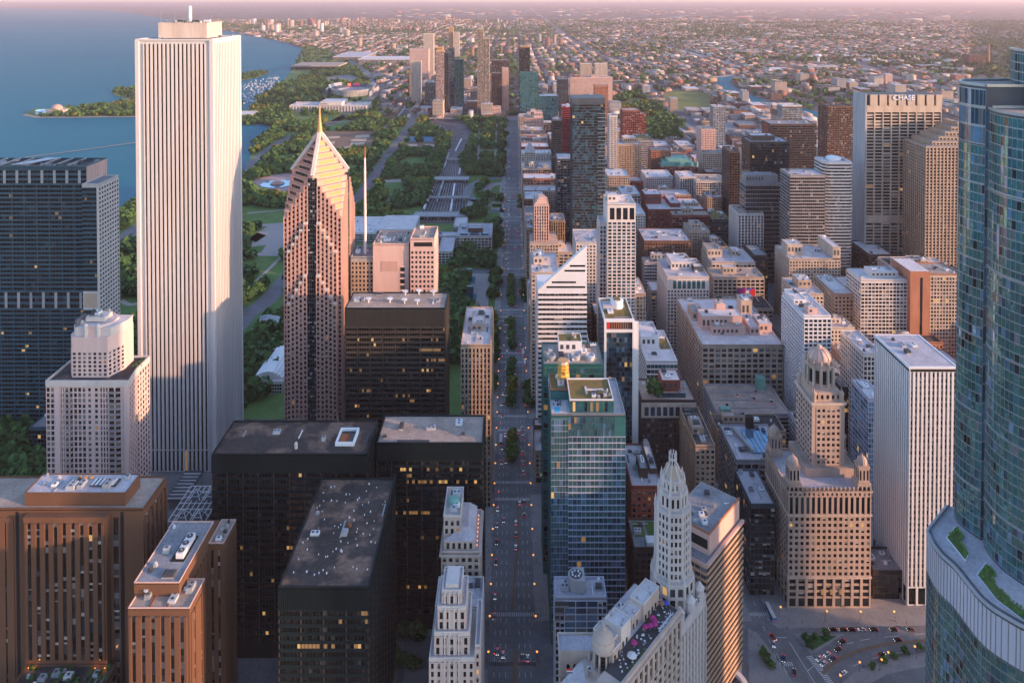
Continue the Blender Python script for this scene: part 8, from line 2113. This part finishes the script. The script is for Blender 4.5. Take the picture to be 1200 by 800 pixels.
# boats moored in the harbour
bm = MB().use('hull_white'); bm.prism([(-1.6, -5), (1.6, -5), (1.9, 0), (1.5, 3.4), (0, 6), (-1.5, 3.4), (-1.9, 0)], 0, 1.5); bm.use('unit_grey').box(-1.1, 1.1, -3, 1.2, 1.5, 2.7); bm.use('steel').lathe(0, .5, [(.12, 1.5), (.06, 13)], 6)
bme = bm.mesh('boat'); HB = G_([(286, 100), (300, 94), (330, 90), (338, 96), (322, 108), (300, 121), (284, 122)])
k = 0
while k < 150:
    px, py = rnd.uniform(280, 340), rnd.uniform(90, 122)
    x, y = gr(px, py)
    if inpoly(x, y, LAKE) and not inpoly(x, y, ISL) and inpoly(x, y, HB) or k > 146:
        o = link('boat', bme, None, (round(x/16)*16, y, .3)); o.rotation_euler.z = rnd.choice((0, math.pi))+R(20); o.scale = (1.5, 1.5, 1.5); tag(o, 'small white boat moored in the harbour beyond the tall marble tower', 'boat', 'boats moored in the harbour'); k += 1

# ================================================================== the far city
OCCA = np.array(OCC)
rg = np.random.default_rng(8)
def region_ok(X, Y, park=True):
    ok = ~inpoly_np(X, Y, LAKE)
    for P in (PARK, MEADOW, WYARD): ok &= ~inpoly_np(X, Y, P)
    for P, w in HWY+[(RIVER, 70)]:
        for i in range(len(P)-1):
            ax, ay = P[i][:2]; bx, by = P[i+1][:2]; dx, dy = bx-ax, by-ay
            t = np.clip(((X-ax)*dx+(Y-ay)*dy)/(dx*dx+dy*dy+1e-9), 0, 1)
            ok &= (ax+dx*t-X)**2+(ay+dy*t-Y)**2 > (w/2+9)**2
    for a, b, c, d in OCCA[(OCCA[:, 3] > 1350)]: ok &= ~((X > a-14) & (X < b+14) & (Y > c-14) & (Y < d+14))
    return ok
# house lots: rows along north-south streets every 100 m, cross streets every 200 m
bx_, by_ = [], []
def lots(x0, x1, y0, y1, n):
    X = rg.uniform(x0, x1, n); Y = rg.uniform(y0, y1, n)
    fx, fy = (X+5000) % 100, Y % 200
    col = np.where(fx < 50, 16+rg.normal(0, 3, n), 80+rg.normal(0, 3, n)); X = X-fx+col
    Y = Y-fy+12+np.floor(np.clip(fy-12, 0, 175)/12.5)*12.5
    return X, Y
segs = [(2300, 3000, 1600), (3000, 4000, 6500), (4000, 5500, 16000), (5500, 7500, 22000), (7500, 12000, 24000)]
bX, bY, bW, bD, bH = [], [], [], [], []
for y0, y1, n in segs:
    X, Y = lots(-.40*y1, .74*y1, y0, y1, n)
    bX.append(X); bY.append(Y); big = rg.random(n) < .12
    bW.append(np.where(big, rg.uniform(22, 60, n), rg.uniform(9, 19, n))*(1 if y0 < 5000 else 1.3)); bD.append(np.where(big, rg.uniform(25, 80, n), rg.uniform(10, 20, n))*(1 if y0 < 5000 else 1.3)); bH.append(np.where(big, rg.uniform(7, 16, n), rg.uniform(6, 12, n)))
# south loop and the river side: bigger mixed blocks
X = rg.uniform(300, 2600, 1500); Y = rg.uniform(1430, 3300, 1500); fx = (X+5000) % 100; X = X-fx+np.where(fx < 50, 22, 72)+rg.normal(0, 5, 1500)
bX.append(X); bY.append(Y); bW.append(rg.uniform(16, 46, 1500)); bD.append(rg.uniform(18, 70, 1500)); bH.append(np.where(rg.random(1500) < .1, rg.uniform(26, 55, 1500), rg.uniform(7, 24, 1500)))
X = rg.uniform(-300, 330, 420); Y = rg.uniform(2270, 3300, 420); fx = (X+5000) % 100; X = X-fx+np.where(fx < 50, 22, 72); bX.append(X); bY.append(Y); bW.append(rg.uniform(14, 40, 420)); bD.append(rg.uniform(16, 60, 420)); bH.append(np.where(rg.random(420) < .16, rg.uniform(24, 60, 420), rg.uniform(8, 24, 420)))
# sheds and big flat roofs of the south west
n = 520; X = rg.uniform(900, 9000, n); Y = rg.uniform(2600, 13000, n); bX.append(X); bY.append(Y); bW.append(rg.uniform(60, 210, n)); bD.append(rg.uniform(40, 150, n)); bH.append(rg.uniform(8, 14, n))
n = 420; X = rg.uniform(-3500, 12000, n); Y = rg.uniform(9000, 24000, n); bX.append(X); bY.append(Y); bW.append(rg.uniform(60, 260, n)); bD.append(rg.uniform(60, 300, n)); bH.append(rg.uniform(8, 18, n))
# scattered towers of the lake shore and the south side
n = 90; X = rg.uniform(-2600, 500, n); Y = rg.uniform(4300, 12000, n); bX.append(X); bY.append(Y); bW.append(rg.uniform(18, 40, n)); bD.append(rg.uniform(18, 50, n)); bH.append(rg.uniform(28, 75, n))
n = 46; Y = rg.uniform(7600, 10500, n); X = -Y*rg.uniform(.23, .37, n); bX.append(X); bY.append(Y); bW.append(rg.uniform(24, 60, n)); bD.append(rg.uniform(24, 60, n)); bH.append(rg.uniform(40, 110, n))
bX, bY, bW, bD, bH = [np.concatenate(a) for a in (bX, bY, bW, bD, bH)]
nz_ = np.array([mnoise.noise((float(a)*.0011, float(c)*.0008, 2.2))+.5*mnoise.noise((float(a)*.004, float(c)*.003, 5.2)) for a, c in zip(bX, bY)])
ok = (nz_ < .16) | (bY < 3000) | (rg.random(len(bX)) < .18)
ok &= region_ok(bX, bY) & (np.abs(bX) < bY*.78+80) & ~inpoly_np(bX, bY, YARD)
ok &= ~((bX > -60) & (bX < 30) & (bY < 5000)) | (np.abs(bX) > 16+bW/2)
bX, bY, bW, bD, bH = bX[ok], bY[ok], bW[ok], bD[ok], bH[ok]
area_px = (bW*bH+bW*bD*(H-bH)/bY)/bY**2
order = np.argsort(-area_px); vis = [i for i in order if -5 < CX+F*bX[i]/bY[i] < 1135]
one, rest = vis[:300], np.array(vis[300:])
RW = {'roof_white': 'pale roofed', 'roof_lilac': 'lilac roofed', 'roof_grey': 'grey roofed', 'roof_tan': 'tan roofed', 'roof_dark': 'dark roofed'}
lab_n = {}
far_recs = []
for i in one:
    w = pickw(fr); rm = fr.choice(list(RW)); x, y, a, d, h = (float(v[i]) for v in (bX, bY, bW, bD, bH))
    size = 'big' if a*d > 1500 else ('tall' if h > 24 else 'small'); px, py = proj(x, y, h)
    lab = '%s %s %s building %s' % (size, RW[rm], w[1], near_land(px, py).replace('in front of', 'below')); lab_n.setdefault(lab, []).append(px); far_recs.append((x, y, a, d, h, w[0], rm, lab, px))
for x, y, a, d, h, wl, rm, lab, px in far_recs:
    L = sorted(lab_n[lab]); full = lab if len(L) < 2 else lab+', '+ordw(L.index(px)+1)+' from left'
    if len(full.split()) > 16: full = full.replace(' roofed', '').replace(' the ', ' ')
    o = empty('far_building', (x, y, 0), full, 'building', 'low buildings of the far city')
    m = MB().use(wl).box(-a/2, a/2, -d/2, d/2, 0, h); m.use('unit_dark')
    nf = max(1, int(h/4))
    for j in range(nf): m.box(-a/2+1.2, a/2-1.2, -d/2-.04, -d/2+.02, 1.6+j*h/nf, 1.6+j*h/nf+min(1.5, h/nf*.4)); m.box(-a/2-.04, -a/2+.02, -d/2+1.2, d/2-1.2, 1.6+j*h/nf, 1.6+j*h/nf+min(1.5, h/nf*.4))
    m.build('wall', o); MB().use(rm).box(-a/2-.3, a/2+.3, -d/2-.3, d/2+.3, h, h+.7).build('roof', o)
    m = MB().use('unit_grey')
    for _ in range(3):
        q, e = fr.uniform(-a*.35, a*.2), fr.uniform(-d*.35, d*.2); m.box(q, q+fr.uniform(2, 5), e, e+fr.uniform(2, 6), h+.7, h+fr.uniform(2, 4))
    m.build('rooftop_unit', o)
def island_mat(name, stops, rough=.85):
    m = bpy.data.materials.new(name); m.use_nodes = True; MT[name] = m; nt = m.node_tree; b = nt.nodes['Principled BSDF']; b.inputs['Roughness'].default_value = rough; b.inputs['Specular IOR Level'].default_value = .2
    g = nt.nodes.new('ShaderNodeNewGeometry'); r = nt.nodes.new('ShaderNodeValToRGB'); e = r.color_ramp.elements; r.color_ramp.interpolation = 'CONSTANT'
    e[0].position, e[0].color = 0, (*stops[0][1], 1); e[1].position, e[1].color = stops[1][0], (*stops[1][1], 1)
    for p, c in stops[2:]: q = e.new(p); q.color = (*c, 1)
    nt.links.new(g.outputs['Random Per Island'], r.inputs[0]); nt.links.new(r.outputs[0], b.inputs['Base Color'])
island_mat('far_wall', [(0, (.28, .14, .10)), (.25, (.38, .25, .18)), (.45, (.25, .11, .08)), (.6, (.44, .34, .28)), (.78, (.28, .26, .25)), (.9, (.55, .50, .46))])
island_mat('far_roof', [(0, (.15, .12, .11)), (.28, (.24, .18, .16)), (.5, (.12, .09, .08)), (.66, (.30, .24, .22)), (.88, (.42, .36, .34)), (.965, (.60, .54, .52))])
x, y, a, d, h = bX[rest], bY[rest], bW[rest]/2, bD[rest]/2, bH[rest]; n = len(rest); z0 = np.zeros(n)
c8 = np.stack([np.stack([x+sx*a, y+sy*d, hz], 1) for hz in (z0, h) for sx, sy in ((-1, -1), (1, -1), (1, 1), (-1, 1))], 1)
me = bpy.data.meshes.new('far_city'); me.vertices.add(n*8); me.vertices.foreach_set('co', c8.reshape(-1).astype(np.float32))
fc_ = np.array([(0, 1, 5, 4), (1, 2, 6, 5), (2, 3, 7, 6), (3, 0, 4, 7), (4, 5, 6, 7)]); idx = (np.arange(n)[:, None, None]*8+fc_[None]).reshape(-1)
me.loops.add(n*20); me.loops.foreach_set('vertex_index', idx.astype(np.int32)); me.polygons.add(n*5); me.polygons.foreach_set('loop_start', np.arange(0, n*20, 4, dtype=np.int32))
me.materials.append(MT['far_wall']); me.materials.append(MT['far_roof']); me.polygons.foreach_set('material_index', np.tile([0, 0, 0, 0, 1], n).astype(np.int32)); me.update(calc_edges=True)
tag(link('far_city', me), 'endless low rooftops of the far city running to the horizon', 'buildings', None, 'stuff')
# far street and yard trees
n = 26000; Y = 2300+(rg.random(n)**.75)*9500; X = rg.uniform(-.42, .76, n)*Y; fx = (X+5000) % 100; row = rg.random(n) < .6
X = np.where(row, X-fx+np.where(fx < 50, 3, 95)+rg.normal(0, 3, n), X)
nz_ = np.array([mnoise.noise((float(a)*.0011, float(c)*.0008, 2.2))+.5*mnoise.noise((float(a)*.004, float(c)*.003, 5.2)) for a, c in zip(X, Y)])
ok = region_ok(X, Y) & ((nz_ > .10) | (rg.random(n) < .42)); X, Y = X[ok], Y[ok]
tiny = [crown_arrays(80+i, 9, 4, 3.6) for i in range(6)]
o = mass_mesh('far_trees', list(zip(X, Y)), 9, 16, tiny, 4); o['label'] = 'street and yard trees between the far rooftops'

# ================================================================== the air
hm = bpy.data.materials.new('haze'); hm.use_nodes = True; nt = hm.node_tree; nt.nodes.clear()
vo = nt.nodes.new('ShaderNodeVolumePrincipled'); vo.inputs['Color'].default_value = (.95, .76, .82, 1); vo.inputs['Density'].default_value = 2.9e-5; vo.inputs['Anisotropy'].default_value = .1
out = nt.nodes.new('ShaderNodeOutputMaterial'); nt.links.new(vo.outputs[0], out.inputs['Volume'])
hb = MB(); hb.mats.append('x'); MT['x'] = hm; hb.box(-92000, 92000, -3000, 63000, -1.2, 440)
tag(hb.build('haze'), kind='stuff')
print('FILL', nfill, 'WIN', NWIN[0], 'TREES', len(pts), 'CARS', len(cars), 'OBJ', len(bpy.data.objects), 'FAR', len(bX))
